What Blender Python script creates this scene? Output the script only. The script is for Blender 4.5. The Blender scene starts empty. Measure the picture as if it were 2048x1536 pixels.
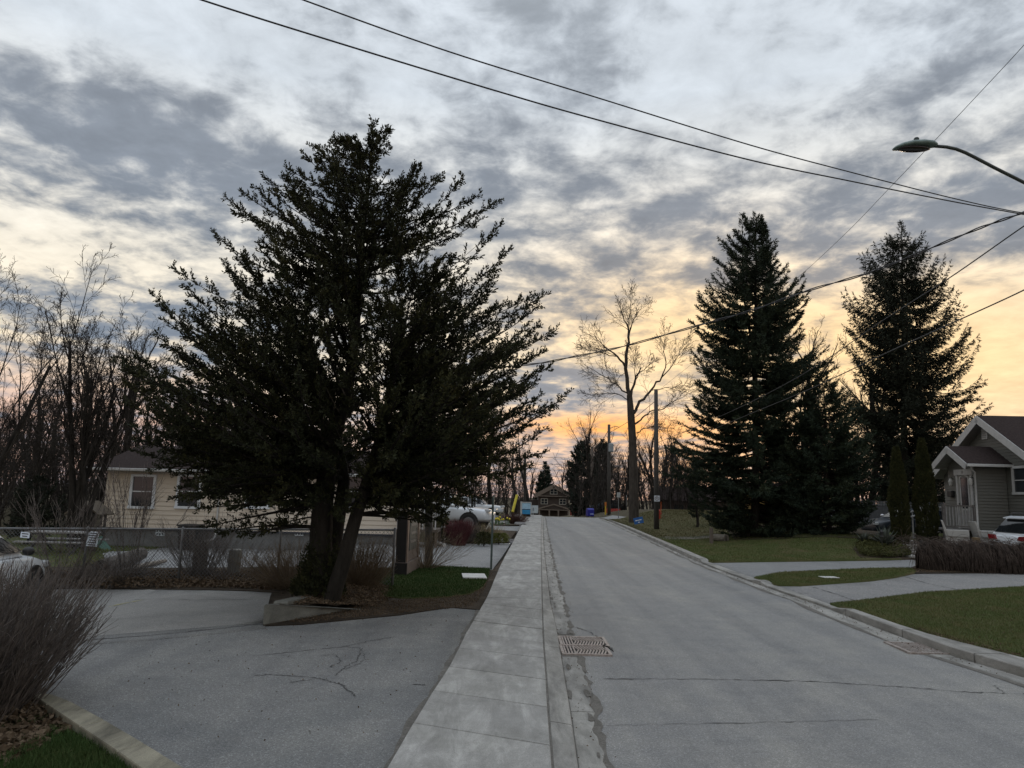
import bpy, bmesh, math, random
import numpy as np
from mathutils import Vector, Matrix

random.seed(7)
rng = np.random.default_rng(7)
scene = bpy.context.scene
C = scene.collection

# ------------------------------------------------------------------ camera
F = 1450.0                 # focal length in photo pixels (2048 wide)
PITCH = math.radians(8.67)
ROLL = math.radians(1.5)
EYE = 2.1
_r0 = Vector((1, 0, 0)); _u0 = Vector((0, -math.sin(PITCH), math.cos(PITCH)))
FWD = Vector((0, math.cos(PITCH), math.sin(PITCH)))
RIGHT = math.cos(ROLL) * _r0 + math.sin(ROLL) * _u0
UP = -math.sin(ROLL) * _r0 + math.cos(ROLL) * _u0
cam_data = bpy.data.cameras.new('camera')
cam_data.sensor_width = 36.0
cam_data.lens = F / 2048 * 36.0
cam_data.clip_start = 0.05
cam_data.clip_end = 4000
cam = bpy.data.objects.new('camera', cam_data)
C.objects.link(cam)
cam.matrix_world = Matrix(((RIGHT.x, UP.x, -FWD.x, 0), (RIGHT.y, UP.y, -FWD.y, 0), (RIGHT.z, UP.z, -FWD.z, EYE), (0, 0, 0, 1)))
scene.camera = cam

scene.view_settings.view_transform = 'Standard'
scene.view_settings.look = 'None'
scene.view_settings.gamma = 1.0
scene.view_settings.use_curve_mapping = False
scene.view_settings.exposure = 0.45
scene.render.engine = 'CYCLES'
scene.cycles.use_denoising = True
scene.cycles.max_bounces = 6
scene.cycles.transparent_max_bounces = 8
scene.render.resolution_x = 1024
scene.render.resolution_y = 768

def ray(px, py):
    d = RIGHT * (px - 1024) - UP * (py - 768) + FWD * F
    return d.normalized()

def srgb(r, g, b):
    def f(c):
        c = c / 255.0
        return c / 12.92 if c <= 0.04045 else ((c + 0.055) / 1.055) ** 2.4
    return (f(r), f(g), f(b), 1.0)

# ------------------------------------------------------------------ node helpers
class NT:
    def __init__(self, tree):
        self.t = tree; self.n = tree.nodes; self.l = tree.links
    def node(self, typ, **kw):
        n = self.n.new(typ)
        for k, v in kw.items():
            setattr(n, k, v)
        return n
    def put(self, sock, v):
        if isinstance(v, bpy.types.NodeSocket):
            self.l.new(v, sock)
        elif v is not None:
            sock.default_value = v
    def math(self, op, a, b=None, c=None, clamp=False):
        n = self.node('ShaderNodeMath', operation=op, use_clamp=clamp)
        self.put(n.inputs[0], a)
        if b is not None: self.put(n.inputs[1], b)
        if c is not None: self.put(n.inputs[2], c)
        return n.outputs[0]
    def vmath(self, op, a, b=None, c=None, out=0):
        n = self.node('ShaderNodeVectorMath', operation=op)
        self.put(n.inputs[0], a)
        if b is not None: self.put(n.inputs[1], b)
        if c is not None: self.put(n.inputs[2], c)
        return n.outputs[out]
    def mix(self, fac, a, b, mode='MIX'):
        n = self.node('ShaderNodeMix', data_type='RGBA', blend_type=mode)
        n.clamp_factor = True
        self.put(n.inputs[0], fac); self.put(n.inputs[6], a); self.put(n.inputs[7], b)
        return n.outputs[2]
    def noise(self, vec, scale, detail=4, rough=0.55, dist=0.0, dims='3D'):
        n = self.node('ShaderNodeTexNoise', noise_dimensions=dims)
        self.put(n.inputs['Vector'], vec)
        n.inputs['Scale'].default_value = scale; n.inputs['Detail'].default_value = detail
        n.inputs['Roughness'].default_value = rough; n.inputs['Distortion'].default_value = dist
        return n.outputs['Fac']
    def ramp(self, fac, stops, interp='LINEAR'):
        n = self.node('ShaderNodeValToRGB')
        cr = n.color_ramp; cr.interpolation = interp
        while len(cr.elements) < len(stops): cr.elements.new(0.5)
        for e, (p, c) in zip(cr.elements, stops):
            e.position = p
            e.color = c if len(c) == 4 else (*c, 1)
        self.put(n.inputs[0], fac)
        return n.outputs[0]
    def smooth(self, v, lo, hi):
        n = self.node('ShaderNodeMapRange', interpolation_type='SMOOTHSTEP')
        self.put(n.inputs[0], v); n.inputs[1].default_value = lo; n.inputs[2].default_value = hi
        return n.outputs[0]

# ------------------------------------------------------------------ sky
SUN_AZ, SUN_EL = math.radians(18), math.radians(4)
world = bpy.data.worlds.new('World'); scene.world = world; world.use_nodes = True
W = NT(world.node_tree); W.n.clear()
tc = W.node('ShaderNodeTexCoord').outputs['Generated']
sep = W.node('ShaderNodeSeparateXYZ'); W.l.new(tc, sep.inputs[0])
X_, Y_, Z_ = sep.outputs
el = W.math('MULTIPLY', W.math('ARCSINE', Z_), 57.2958)
az = W.math('MULTIPLY', W.math('ARCTAN2', X_, Y_), 57.2958)
comb = W.node('ShaderNodeCombineXYZ'); W.l.new(az, comb.inputs[0]); W.l.new(el, comb.inputs[1])
UV = comb.outputs[0]
def azel(px, py):
    d = ray(px, py)
    return math.degrees(math.atan2(d.x, d.y)), math.degrees(math.asin(d.z))
def blobs(base, items):
    """sum of soft cloud banks; each (px, py, width px, height px, weight), turned into real directions"""
    acc = base
    for it in items:
        px, py, sx, sy, w = it[:5]
        a, e = azel(px, py)
        k = 180 / math.pi / F
        ax, ay = 1 / (sx * k * 0.9), 1 / (sy * k * 0.9)
        v = W.vmath('MULTIPLY_ADD', UV, (ax, ay, 0), (-a * ax, -e * ay, 0))
        q = W.vmath('DOT_PRODUCT', v, v, out=1)
        g = W.math('POWER', 0.3679, q)
        acc = W.math('MULTIPLY_ADD', g, w, acc)
    return acc
# cloud deck coordinates: a flat deck high above, seen in perspective
zz = W.math('MAXIMUM', Z_, 0.0)
inv = W.math('DIVIDE', 1.0, W.math('ADD', zz, 0.16))
cd = W.node('ShaderNodeCombineXYZ')
W.l.new(W.math('MULTIPLY', X_, inv), cd.inputs[0]); W.l.new(W.math('MULTIPLY', Y_, inv), cd.inputs[1])
deck = cd.outputs[0]
n_big = W.noise(deck, 1.25, 4, 0.55, 0.25)
n_mid = W.noise(W.vmath('ADD', deck, (7.3, 2.1, 0)), 6.4, 6, 0.56, 0.15)
n_fine = W.noise(W.vmath('ADD', deck, (1.7, 9.4, 3.0)), 9.5, 6, 0.62, 0.4)
field = W.math('MULTIPLY_ADD', W.math('SUBTRACT', n_big, 0.5), 0.8, 0.0)
field = W.math('MULTIPLY_ADD', W.math('SUBTRACT', n_mid, 0.5), 2.3, field)
field = W.math('MULTIPLY_ADD', W.math('SUBTRACT', n_fine, 0.5), 1.2, field)
field = blobs(field, [
    (120, 260, 420, 110, 0.42), (420, 330, 330, 110, 0.36), (820, 400, 200, 60, 0.25), (60, 130, 220, 60, 0.12),
    (240, 40, 260, 60, -0.28), (650, 120, 420, 80, -0.42), (140, 480, 330, 60, -0.40), (330, 640, 120, 60, 0.25),
    (40, 590, 200, 30, 0.35), (1120, 120, 160, 110, 0.20), (900, 60, 120, 50, 0.05), (1450, 130, 230, 130, -0.60),
    (1300, 250, 200, 60, -0.05), (1830, 50, 170, 50, 0.26), (1960, 120, 150, 60, 0.18), (1850, 200, 170, 60, 0.15),
    (1300, 400, 170, 45, 0.25), (1700, 470, 240, 60, 0.22), (1150, 480, 160, 30, 0.12), (1480, 380, 160, 30, 0.10),
    (1960, 420, 200, 110, 0.45), (1650, 560, 120, 50, 0.25), (1930, 680, 210, 120, -0.95), (1480, 640, 300, 60, -0.25), (2000, 800, 300, 90, -0.7),
    (1280, 690, 120, 50, -0.25), (1140, 770, 110, 55, 0.55), (1130, 610, 110, 35, 0.20), (1350, 470, 420, 90, 0.28), (980, 330, 160, 120, 0.22), (1560, 330, 300, 40, 0.12), (1250, 840, 260, 16, -0.38),
    (1200, 800, 160, 14, 0.15), (1230, 560, 200, 30, 0.15), (1050, 540, 140, 60, -0.15), (650, 620, 500, 120, 0.15),
    (150, 760, 300, 70, -0.10), (200, 690, 260, 25, 0.15), (1150, 930, 130, 30, 0.1), (1500, 860, 200, 60, -0.2)])
dens = W.smooth(field, -0.38, 0.58)
# colour of the clear/thin parts by height, then by direction
clear = W.ramp(W.math('DIVIDE', el, 60.0), [
    (0.00, srgb(200, 166, 150)), (0.06, srgb(206, 178, 160)), (0.16, srgb(219, 205, 180)), (0.30, srgb(214, 209, 198)),
    (0.50, srgb(185, 192, 199)), (1.0, srgb(194, 201, 210))])
cloud = W.ramp(W.math('DIVIDE', el, 60.0), [
    (0.00, srgb(120, 131, 148)), (0.10, srgb(118, 129, 145)), (0.25, srgb(118, 126, 137)), (0.45, srgb(126, 133, 143)),
    (0.62, srgb(148, 155, 163)), (1.0, srgb(175, 181, 188))])
glow = blobs(0.0, [(1330, 660, 380, 190, 0.70), (1900, 720, 380, 190, 0.75)])
glow2 = blobs(0.0, [(1220, 855, 260, 30, 0.9), (1400, 915, 200, 40, 0.35)])
pink = blobs(0.0, [(150, 850, 420, 110, 0.4)])
glow = W.math('MINIMUM', glow, 1.0); glow2 = W.math('MINIMUM', glow2, 1.0)
clear = W.mix(glow, clear, srgb(236, 200, 146))
clear = W.mix(glow2, clear, srgb(240, 165, 82))
clear = W.mix(pink, clear, srgb(206, 156, 142))
cloud = W.mix(W.math('MULTIPLY', glow, 0.42), cloud, srgb(170, 150, 124))
thin = W.smooth(dens, 0.0, 0.55)
col = W.mix(dens, clear, cloud)
# soft brightness variation inside the clouds and gaps
var = W.math('MULTIPLY_ADD', W.math('SUBTRACT', n_fine, 0.5), -0.55, 1.0)
var = W.math('MULTIPLY_ADD', W.math('SUBTRACT', n_mid, 0.5), -0.45, var)
var = W.math('MAXIMUM', var, 0.6)
# overcast luminance rises towards the zenith
zen = W.math('MULTIPLY_ADD', W.smooth(el, 38, 85), 0.75, 1.0)
bg = W.node('ShaderNodeBackground')
vm = W.node('ShaderNodeVectorMath', operation='SCALE'); W.l.new(col, vm.inputs[0]); W.l.new(W.math('MULTIPLY', var, zen), vm.inputs['Scale'])
W.l.new(vm.outputs[0], bg.inputs[0]); bg.inputs[1].default_value = 1.05
nish = W.node('ShaderNodeTexSky', sky_type='NISHITA', sun_disc=False)
nish.sun_elevation = SUN_EL; nish.sun_rotation = SUN_AZ
bg2 = W.node('ShaderNodeBackground'); W.l.new(nish.outputs[0], bg2.inputs[0]); bg2.inputs[1].default_value = 0.05
addn = W.node('ShaderNodeMixShader'); addn.inputs[0].default_value = 0.07; W.l.new(bg.outputs[0], addn.inputs[1]); W.l.new(bg2.outputs[0], addn.inputs[2])
wout = W.node('ShaderNodeOutputWorld'); W.l.new(addn.outputs[0], wout.inputs[0])
world.cycles.sampling_method = 'MANUAL'; world.cycles.sample_map_resolution = 1024

sun_data = bpy.data.lights.new('sun', 'SUN')
sun_data.energy = 0.5; sun_data.angle = math.radians(18); sun_data.color = (1.0, 0.82, 0.62)
sun = bpy.data.objects.new('sun', sun_data); C.objects.link(sun)
_sd = Vector((math.sin(SUN_AZ) * math.cos(SUN_EL), math.cos(SUN_AZ) * math.cos(SUN_EL), math.sin(SUN_EL)))
sun.rotation_euler = _sd.to_track_quat('Z', 'Y').to_euler()

# ------------------------------------------------------------------ terrain
def S(v, a, b):
    t = np.clip((np.asarray(v, float) - a) / (b - a), 0, 1)
    return t * t * (3 - 2 * t)
def H(x, y):
    """ground height; the street climbs gently to a crest near 60 m and then dips"""
    x = np.asarray(x, float); y = np.asarray(y, float)
    z = 0.005 * np.minimum(y, 52)
    t = np.clip(y - 52, 0, None)
    z = z + np.where(t < 30, 0.005 * t - 0.0011 * t * t * 0.62, 0.005 * 30 - 0.00068 * 900 - 0.036 * (t - 30))
    z = np.where(y > 190, z + 0.036 * (y - 190), z)
    # front yards on the right rise behind the driveway; the berm beyond rises a little more
    z = z + 0.55 * S(x, 8.2, 13.5) * S(y, 25.5, 31)
    z = z + 0.35 * S(x, 8.5, 11.5) * S(y, 38, 46)
    z = z + 0.40 * S(-x, 0.0, 2.5) * S(y, 37, 44)
    z = z - 0.30 * S(-x, 5, 8) * S(y, 21, 26) * (1 - S(y, 34, 40))
    # the parking lot on the left falls away a little
    z = z - 0.45 * S(-x, 5.2, 9.5) * S(y, 8.0, 10.5) * (1 - S(y, 14.6, 15.5))
    return z
def Hf(x, y): return float(H(x, y))
def A(px, py, Y):
    d = ray(px, py); t = Y / d.y
    return Vector((d.x * t, Y, EYE + d.z * t))
def G(px, py, dz=0.0):
    d = ray(px, py)
    ys = np.concatenate([np.arange(2, 60, 0.1), np.arange(60, 400, 0.5)])
    xs = d.x / d.y * ys; zs = EYE + d.z / d.y * ys
    diff = zs - H(xs, ys) - dz
    idx = np.where(diff < 0)[0]
    if len(idx) == 0:
        y = 66.0
    else:
        i = idx[0]
        if i == 0: y = ys[0]
        else:
            a, b = diff[i - 1], diff[i]; y = ys[i - 1] + (ys[i] - ys[i - 1]) * a / (a - b)
    x = d.x / d.y * y
    return Vector((x, y, Hf(x, y) + dz))
def ground_z(x, y): return Hf(x, y)

# ------------------------------------------------------------------ object helpers
def link(o, parent=None):
    C.objects.link(o)
    if parent is not None: o.parent = parent
    return o
def tag(o, label=None, cat=None, group=None, kind=None):
    if label: o['label'] = label
    if cat: o['category'] = cat
    if group: o['group'] = group
    if kind: o['kind'] = kind
    return o
def thing(name, label, cat, loc=(0, 0, 0), rotz=0.0, group=None):
    o = bpy.data.objects.new(name, None); o.empty_display_size = 0.2
    C.objects.link(o); o.location = loc; o.rotation_euler = (0, 0, rotz)
    return tag(o, label, cat, group)
def np_mesh(name, V, T, mat, parent=None, smooth=False):
    """V (n,3), T (m,3) triangles"""
    V = np.ascontiguousarray(V, np.float32); T = np.ascontiguousarray(T, np.int32)
    me = bpy.data.meshes.new(name)
    me.vertices.add(len(V)); me.vertices.foreach_set('co', V.ravel())
    me.loops.add(T.size); me.loops.foreach_set('vertex_index', T.ravel())
    me.polygons.add(len(T)); me.polygons.foreach_set('loop_start', np.arange(0, T.size, 3, dtype=np.int32))
    if smooth: me.polygons.foreach_set('use_smooth', np.ones(len(T), bool))
    me.update(calc_edges=True)
    if mat: me.materials.append(mat)
    return link(bpy.data.objects.new(name, me), parent)
class MB:
    """collects shapes that make ONE mesh object"""
    def __init__(self): self.v = []; self.f = []
    def add(self, vs, fs):
        b = len(self.v); self.v += [tuple(v) for v in vs]; self.f += [tuple(b + i for i in f) for f in fs]; return self
    def box(self, c, s, rz=0.0, m=None):
        hx, hy, hz = s[0] / 2, s[1] / 2, s[2] / 2
        vs = [Vector((sx * hx, sy * hy, sz * hz)) for sz in (-1, 1) for sy in (-1, 1) for sx in (-1, 1)]
        if m is None: m = Matrix.Rotation(rz, 3, 'Z')
        vs = [m @ v + Vector(c) for v in vs]
        return self.add(vs, [(0, 2, 3, 1), (4, 5, 7, 6), (0, 1, 5, 4), (2, 6, 7, 3), (0, 4, 6, 2), (1, 3, 7, 5)])
    def beam(self, a, b, w, h=None):
        a, b = Vector(a), Vector(b); h = w if h is None else h
        d = b - a; m = d.to_track_quat('Z', 'Y').to_matrix()
        return self.box((a + b) / 2, (w, h, d.length), m=m)
    def tube(self, pts, rad, k=8, caps=True):
        pts = [Vector(p) for p in pts]; n = len(pts)
        if not hasattr(rad, '__len__'): rad = [rad] * n
        b = len(self.v); ref = None
        for i in range(n):
            t = (pts[min(i + 1, n - 1)] - pts[max(i - 1, 0)]).normalized()
            if ref is None: ref = t.orthogonal().normalized()
            ref = (ref - t * ref.dot(t)).normalized(); bi = t.cross(ref)
            for j in range(k):
                a = 2 * math.pi * j / k
                self.v.append(tuple(pts[i] + (ref * math.cos(a) + bi * math.sin(a)) * rad[i]))
        for i in range(n - 1):
            for j in range(k):
                j2 = (j + 1) % k
                self.f.append((b + i * k + j, b + i * k + j2, b + (i + 1) * k + j2, b + (i + 1) * k + j))
        if caps:
            self.f.append(tuple(b + j for j in reversed(range(k)))); self.f.append(tuple(b + (n - 1) * k + j for j in range(k)))
        return self
    def prism(self, poly, n, depth):
        """poly: list of 3D points (planar); extruded by depth along n"""
        n = Vector(n).normalized() * depth; m = len(poly)
        vs = [Vector(p) for p in poly] + [Vector(p) + n for p in poly]
        fs = [tuple(reversed(range(m))), tuple(range(m, 2 * m))] + [(i, (i + 1) % m, m + (i + 1) % m, m + i) for i in range(m)]
        return self.add(vs, fs)
    def quad(self, a, b, c, d): return self.add([a, b, c, d], [(0, 1, 2, 3)])
    def ball(self, c, r, u=8, v=5, sc=(1, 1, 1), jit=0.0):
        b = len(self.v); c = Vector(c)
        for i in range(v + 1):
            th = math.pi * i / v
            for j in range(u):
                ph = 2 * math.pi * j / u; rr = r * (1 + random.uniform(-jit, jit))
                self.v.append((c.x + rr * sc[0] * math.sin(th) * math.cos(ph), c.y + rr * sc[1] * math.sin(th) * math.sin(ph), c.z + rr * sc[2] * math.cos(th)))
        for i in range(v):
            for j in range(u):
                self.f.append((b + i * u + j, b + (i + 1) * u + j, b + (i + 1) * u + (j + 1) % u, b + i * u + (j + 1) % u))
        return self
    def build(self, name, mat, parent=None, smooth=False, bevel=0.0):
        me = bpy.data.meshes.new(name); me.from_pydata(self.v, [], self.f); me.materials.append(mat)
        bm = bmesh.new(); bm.from_mesh(me)
        bmesh.ops.recalc_face_normals(bm, faces=bm.faces)
        bm.to_mesh(me); bm.free()
        if smooth: me.polygons.foreach_set('use_smooth', [True] * len(me.polygons))
        o = link(bpy.data.objects.new(name, me), parent)
        if bevel:
            md = o.modifiers.new('soft_edges', 'BEVEL'); md.width = bevel; md.segments = 2; md.limit_method = 'ANGLE'
        return o
def copy_tree(o, parent=None):
    c = o.copy(); C.objects.link(c); c.parent = parent
    for ch in o.children: copy_tree(ch, c)
    return c
def drape(name, poly, dz, mat, parent=None, cell=1.0, kind='structure'):
    """a sheet with outline poly (x,y) that follows the terrain"""
    bm = bmesh.new()
    vs = [bm.verts.new((p[0], p[1], 0)) for p in poly]
    f = bm.faces.new(vs); f.normal_update()
    if f.normal.z < 0: f.normal_flip()
    bmesh.ops.triangulate(bm, faces=bm.faces[:])
    xs = [p[0] for p in poly]; ys = [p[1] for p in poly]
    def cuts(lo, hi, n):
        v = math.floor(lo / cell) * cell + cell
        while v < hi:
            bmesh.ops.bisect_plane(bm, geom=bm.verts[:] + bm.edges[:] + bm.faces[:], plane_co=(v if n[0] else 0, v if n[1] else 0, 0), plane_no=n)
            v += cell if v < 40 else cell * 3
    cuts(min(xs), max(xs), (1, 0, 0)); cuts(min(ys), max(ys), (0, 1, 0))
    co = np.array([v.co[:] for v in bm.verts]); z = H(co[:, 0], co[:, 1]) + dz
    for v, h in zip(bm.verts, z): v.co.z = h
    if dz > 0.03:      # an earth edge down from the rim
        be = [e for e in bm.edges if len(e.link_faces) == 1]
        low = {}
        for e in be:
            for v in e.verts:
                if v not in low: low[v] = bm.verts.new((v.co.x, v.co.y, v.co.z - dz - 0.03))
        for e in be: bm.faces.new((e.verts[0], e.verts[1], low[e.verts[1]], low[e.verts[0]]))
    me = bpy.data.meshes.new(name); bm.to_mesh(me); bm.free(); me.materials.append(mat)
    me.polygons.foreach_set('use_smooth', [True] * len(me.polygons))
    o = link(bpy.data.objects.new(name, me), parent)
    if kind: o['kind'] = kind
    return o
def gpoly(pix, dz=0.0): return [(G(x, y, dz).x, G(x, y, dz).y) for x, y in pix]
def in_poly(P, poly):
    x, y = P[:, 0], P[:, 1]; r = np.zeros(len(P), bool); n = len(poly)
    for i in range(n):
        x1, y1 = poly[i]; x2, y2 = poly[(i + 1) % n]
        c = ((y1 > y) != (y2 > y)) & (x < (x2 - x1) * (y - y1) / (y2 - y1 + 1e-12) + x1)
        r ^= c
    return r
def scatter(poly, n, seed=0):
    r = np.random.default_rng(seed); a = np.array(poly); lo, hi = a.min(0), a.max(0); out = []
    while sum(len(o) for o in out) < n:
        P = r.uniform(lo, hi, (n, 2)); out.append(P[in_poly(P, poly)])
    P = np.concatenate(out)[:n]
    return P

# ------------------------------------------------------------------ materials
def mat_new(name):
    m = bpy.data.materials.new(name); m.use_nodes = True
    N = NT(m.node_tree); b = N.n['Principled BSDF']
    return m, N, b
def obj_pos(N): return N.node('ShaderNodeNewGeometry').outputs['Position']
_mc = {}
def M(name, col, rough=0.7, var=0.15, scale=6.0, metal=0.0, bump=0.0, bscale=60.0, spec=0.5, col2=None, coat=0.0, stretch=None):
    """painted / natural surface with a little grain and wear"""
    if name in _mc: return _mc[name]
    m, N, b = mat_new(name)
    v = obj_pos(N)
    if stretch: v = N.vmath('MULTIPLY', v, stretch)
    n1 = N.noise(v, scale, 5, 0.6)
    c2 = col2 if col2 else tuple(c * (1 - var) for c in col[:3]) + (1,)
    c1 = tuple(min(1, c * (1 + var)) for c in col[:3]) + (1,)
    c = N.ramp(n1, [(0.3, c2), (0.7, c1)])
    N.put(b.inputs['Base Color'], c)
    b.inputs['Roughness'].default_value = rough; b.inputs['Metallic'].default_value = metal
    b.inputs['Specular IOR Level'].default_value = spec
    if coat: b.inputs['Coat Weight'].default_value = coat; b.inputs['Coat Roughness'].default_value = 0.05
    if bump:
        bp = N.node('ShaderNodeBump'); bp.inputs['Distance'].default_value = bump
        N.put(bp.inputs['Height'], N.noise(v, bscale, 4, 0.6)); N.l.new(bp.outputs[0], b.inputs['Normal'])
    _mc[name] = m
    return m
def asphalt(name, base, agg, patch, speck=300.0, bump=0.004, contrast=1.0, lanes=None):
    m, N, b = mat_new(name); p = obj_pos(N)
    vor = N.node('ShaderNodeTexVoronoi', feature='F1'); N.l.new(p, vor.inputs['Vector']); vor.inputs['Scale'].default_value = speck * 0.35
    g = N.node('ShaderNodeSeparateColor'); N.l.new(vor.outputs['Color'], g.inputs[0])
    c = N.ramp(g.outputs[0], [(0.0, tuple(x * (1 - 0.28 * contrast) for x in base)), (0.55, base), (0.86, tuple(x * (1 + 0.12 * contrast) for x in base)), (0.97, agg)])
    fine = N.noise(p, speck, 3, 0.7)
    c = N.mix(1.0, c, N.ramp(fine, [(0.3, (0.6, 0.6, 0.6)), (0.7, (1.4, 1.4, 1.4))]), 'MULTIPLY')
    big = N.noise(p, 0.55, 6, 0.6, 0.6)
    c = N.mix(N.smooth(big, 0.42, 0.68), c, N.mix(1.0, c, (*patch, 1), 'MULTIPLY'))
    mid = N.noise(p, 3.1, 5, 0.65)
    c = N.mix(1.0, c, N.ramp(mid, [(0.3, (0.88, 0.885, 0.9)), (0.7, (1.08, 1.075, 1.06))]), 'MULTIPLY')
    if lanes:      # tyre-worn bands, seams and damp stains run with the street
        st = N.noise(N.vmath('MULTIPLY', p, (1.0, 0.035, 1.0)), 1.5, 5, 0.6, 0.15)
        c = N.mix(1.0, c, N.ramp(st, [(0.32, (0.80, 0.805, 0.82)), (0.5, (0.98, 0.98, 0.98)), (0.68, (1.16, 1.15, 1.12))]), 'MULTIPLY')
        sp = N.noise(p, 1.9, 8, 0.72, 1.2)
        c = N.mix(N.smooth(sp, 0.60, 0.74), c, N.mix(1.0, c, (0.74, 0.74, 0.75, 1), 'MULTIPLY'))
    N.put(b.inputs['Base Color'], c); b.inputs['Roughness'].default_value = 0.78
    b.inputs['Specular IOR Level'].default_value = 0.4
    bp = N.node('ShaderNodeBump'); bp.inputs['Distance'].default_value = bump; bp.inputs['Strength'].default_value = 0.7
    N.put(bp.inputs['Height'], N.math('ADD', vor.outputs['Distance'], fine)); N.l.new(bp.outputs[0], b.inputs['Normal'])
    return m
def concrete(name, base, stain=0.7):
    m, N, b = mat_new(name); p = obj_pos(N)
    streak = N.noise(N.vmath('MULTIPLY', p, (3.2, 0.8, 3.0)), 1.3, 8, 0.72, 0.5)
    c = N.ramp(streak, [(0.3, tuple(x * stain for x in base)), (0.5, base), (0.70, tuple(min(1, x * 1.5) for x in base))])
    c = N.mix(1.0, c, N.ramp(N.noise(p, 140, 3, 0.7), [(0.3, (0.72, 0.72, 0.72)), (0.7, (1.25, 1.25, 1.25))]), 'MULTIPLY')
    c = N.mix(1.0, c, N.ramp(N.noise(p, 2.3, 7, 0.7), [(0.3, (0.78, 0.78, 0.76)), (0.65, (1.1, 1.1, 1.1))]), 'MULTIPLY')
    oi = N.node('ShaderNodeObjectInfo').outputs['Random']
    c = N.mix(1.0, c, N.ramp(oi, [(0, (0.9, 0.9, 0.9)), (1, (1.07, 1.07, 1.06))]), 'MULTIPLY')
    N.put(b.inputs['Base Color'], c); b.inputs['Roughness'].default_value = 0.85
    bp = N.node('ShaderNodeBump'); bp.inputs['Distance'].default_value = 0.003; bp.inputs['Strength'].default_value = 0.6
    N.put(bp.inputs['Height'], N.noise(p, 90, 5, 0.7)); N.l.new(bp.outputs[0], b.inputs['Normal'])
    return m
def earth(name, stops, scale=2.0, bump=0.02, bs=25):
    m, N, b = mat_new(name); p = obj_pos(N)
    n = N.noise(p, scale, 8, 0.68, 0.4)
    c = N.ramp(n, stops)
    c = N.mix(1.0, c, N.ramp(N.noise(p, 60, 4, 0.75), [(0.25, (0.55, 0.55, 0.55)), (0.75, (1.4, 1.4, 1.4))]), 'MULTIPLY')
    N.put(b.inputs['Base Color'], c); b.inputs['Roughness'].default_value = 0.95; b.inputs['Specular IOR Level'].default_value = 0.15
    bp = N.node('ShaderNodeBump'); bp.inputs['Distance'].default_value = bump
    N.put(bp.inputs['Height'], N.noise(p, bs, 6, 0.7)); N.l.new(bp.outputs[0], b.inputs['Normal'])
    return m
def leafmat(name, stops, scale=1.6, rough=0.7, fine=9.0):
    m, N, b = mat_new(name); p = obj_pos(N)
    n = N.math('MULTIPLY_ADD', N.noise(p, fine, 3, 0.6), 0.5, N.math('MULTIPLY', N.noise(p, scale, 4, 0.6), 0.5))
    c = N.ramp(n, stops)
    N.put(b.inputs['Base Color'], c); b.inputs['Roughness'].default_value = rough; b.inputs['Specular IOR Level'].default_value = 0.2
    return m
def glass(name, col=(0.02, 0.025, 0.03), rough=0.06):
    m, N, b = mat_new(name)
    n = N.noise(obj_pos(N), 1.3, 2, 0.5)
    N.put(b.inputs['Base Color'], N.ramp(n, [(0.3, tuple(x * 0.7 for x in col)), (0.7, tuple(x * 1.3 for x in col))]))
    b.inputs['Roughness'].default_value = rough; b.inputs['IOR'].default_value = 1.5; b.inputs['Specular IOR Level'].default_value = 0.6
    return m

ROAD = asphalt('road_asphalt', (0.217, 0.217, 0.213), (0.32, 0.32, 0.32), (1.14, 1.12, 1.08), contrast=.8, lanes=True)
LOT = asphalt('lot_asphalt', (0.180, 0.181, 0.177), (0.30, 0.305, 0.305), (0.80, 0.82, 0.84), contrast=1.1, lanes=True)
LOT2 = asphalt('pale_lot_asphalt', (0.245, 0.240, 0.228), (0.36, 0.355, 0.34), (0.82, 0.82, 0.82))
DRIVE = asphalt('smooth_driveway_asphalt', (0.205, 0.207, 0.207), (0.32, 0.32, 0.32), (1.08, 1.08, 1.08), contrast=0.7)
DRIVE2 = asphalt('coarse_driveway_asphalt', (0.205, 0.203, 0.20), (0.36, 0.35, 0.34), (1.12, 1.10, 1.08), speck=190, contrast=1.2)
CONC = concrete('pavement_concrete', (0.285, 0.280, 0.268))
CONC2 = concrete('gutter_concrete', (0.25, 0.243, 0.228), 0.5)
CONC3 = concrete('old_wall_concrete', (0.14, 0.14, 0.125), 0.6)
CONC4 = concrete('mossy_kerb_concrete', (0.20, 0.185, 0.14), 0.35)
GRASSB = earth('lawn_ground', [(0.30, (0.125, 0.10, 0.055)), (0.43, (0.10, 0.095, 0.042)), (0.55, (0.072, 0.088, 0.030)), (0.75, (0.08, 0.10, 0.034))], 1.1, 0.03, 60)
DRYG = earth('dry_lawn_ground', [(0.25, (0.08, 0.065, 0.035)), (0.5, (0.075, 0.07, 0.03)), (0.75, (0.055, 0.062, 0.025))], 0.8, 0.03, 60)
DIRT = earth('soil', [(0.25, (0.035, 0.026, 0.018)), (0.55, (0.07, 0.055, 0.04)), (0.8, (0.12, 0.10, 0.075))], 2.2, 0.03, 30)
GRIT = earth('road_grit', [(0.25, (0.10, 0.094, 0.084)), (0.55, (0.165, 0.155, 0.14)), (0.8, (0.23, 0.22, 0.20))], 5, 0.01, 90)
FIELD = earth('ground_cover_soil', [(0.25, (0.05, 0.042, 0.028)), (0.55, (0.075, 0.065, 0.042)), (0.8, (0.09, 0.085, 0.05))], 0.6, 0.04, 20)
BARK = M('dark_bark', (0.028, 0.025, 0.022, 1), 0.95, 0.45, 9, bump=0.03, bscale=30, spec=0.1, stretch=(1, 1, 0.25))
BARK2 = M('grey_bark', (0.06, 0.052, 0.045, 1), 0.95, 0.4, 8, bump=0.03, bscale=25, spec=0.1, stretch=(1, 1, 0.25))
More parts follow.
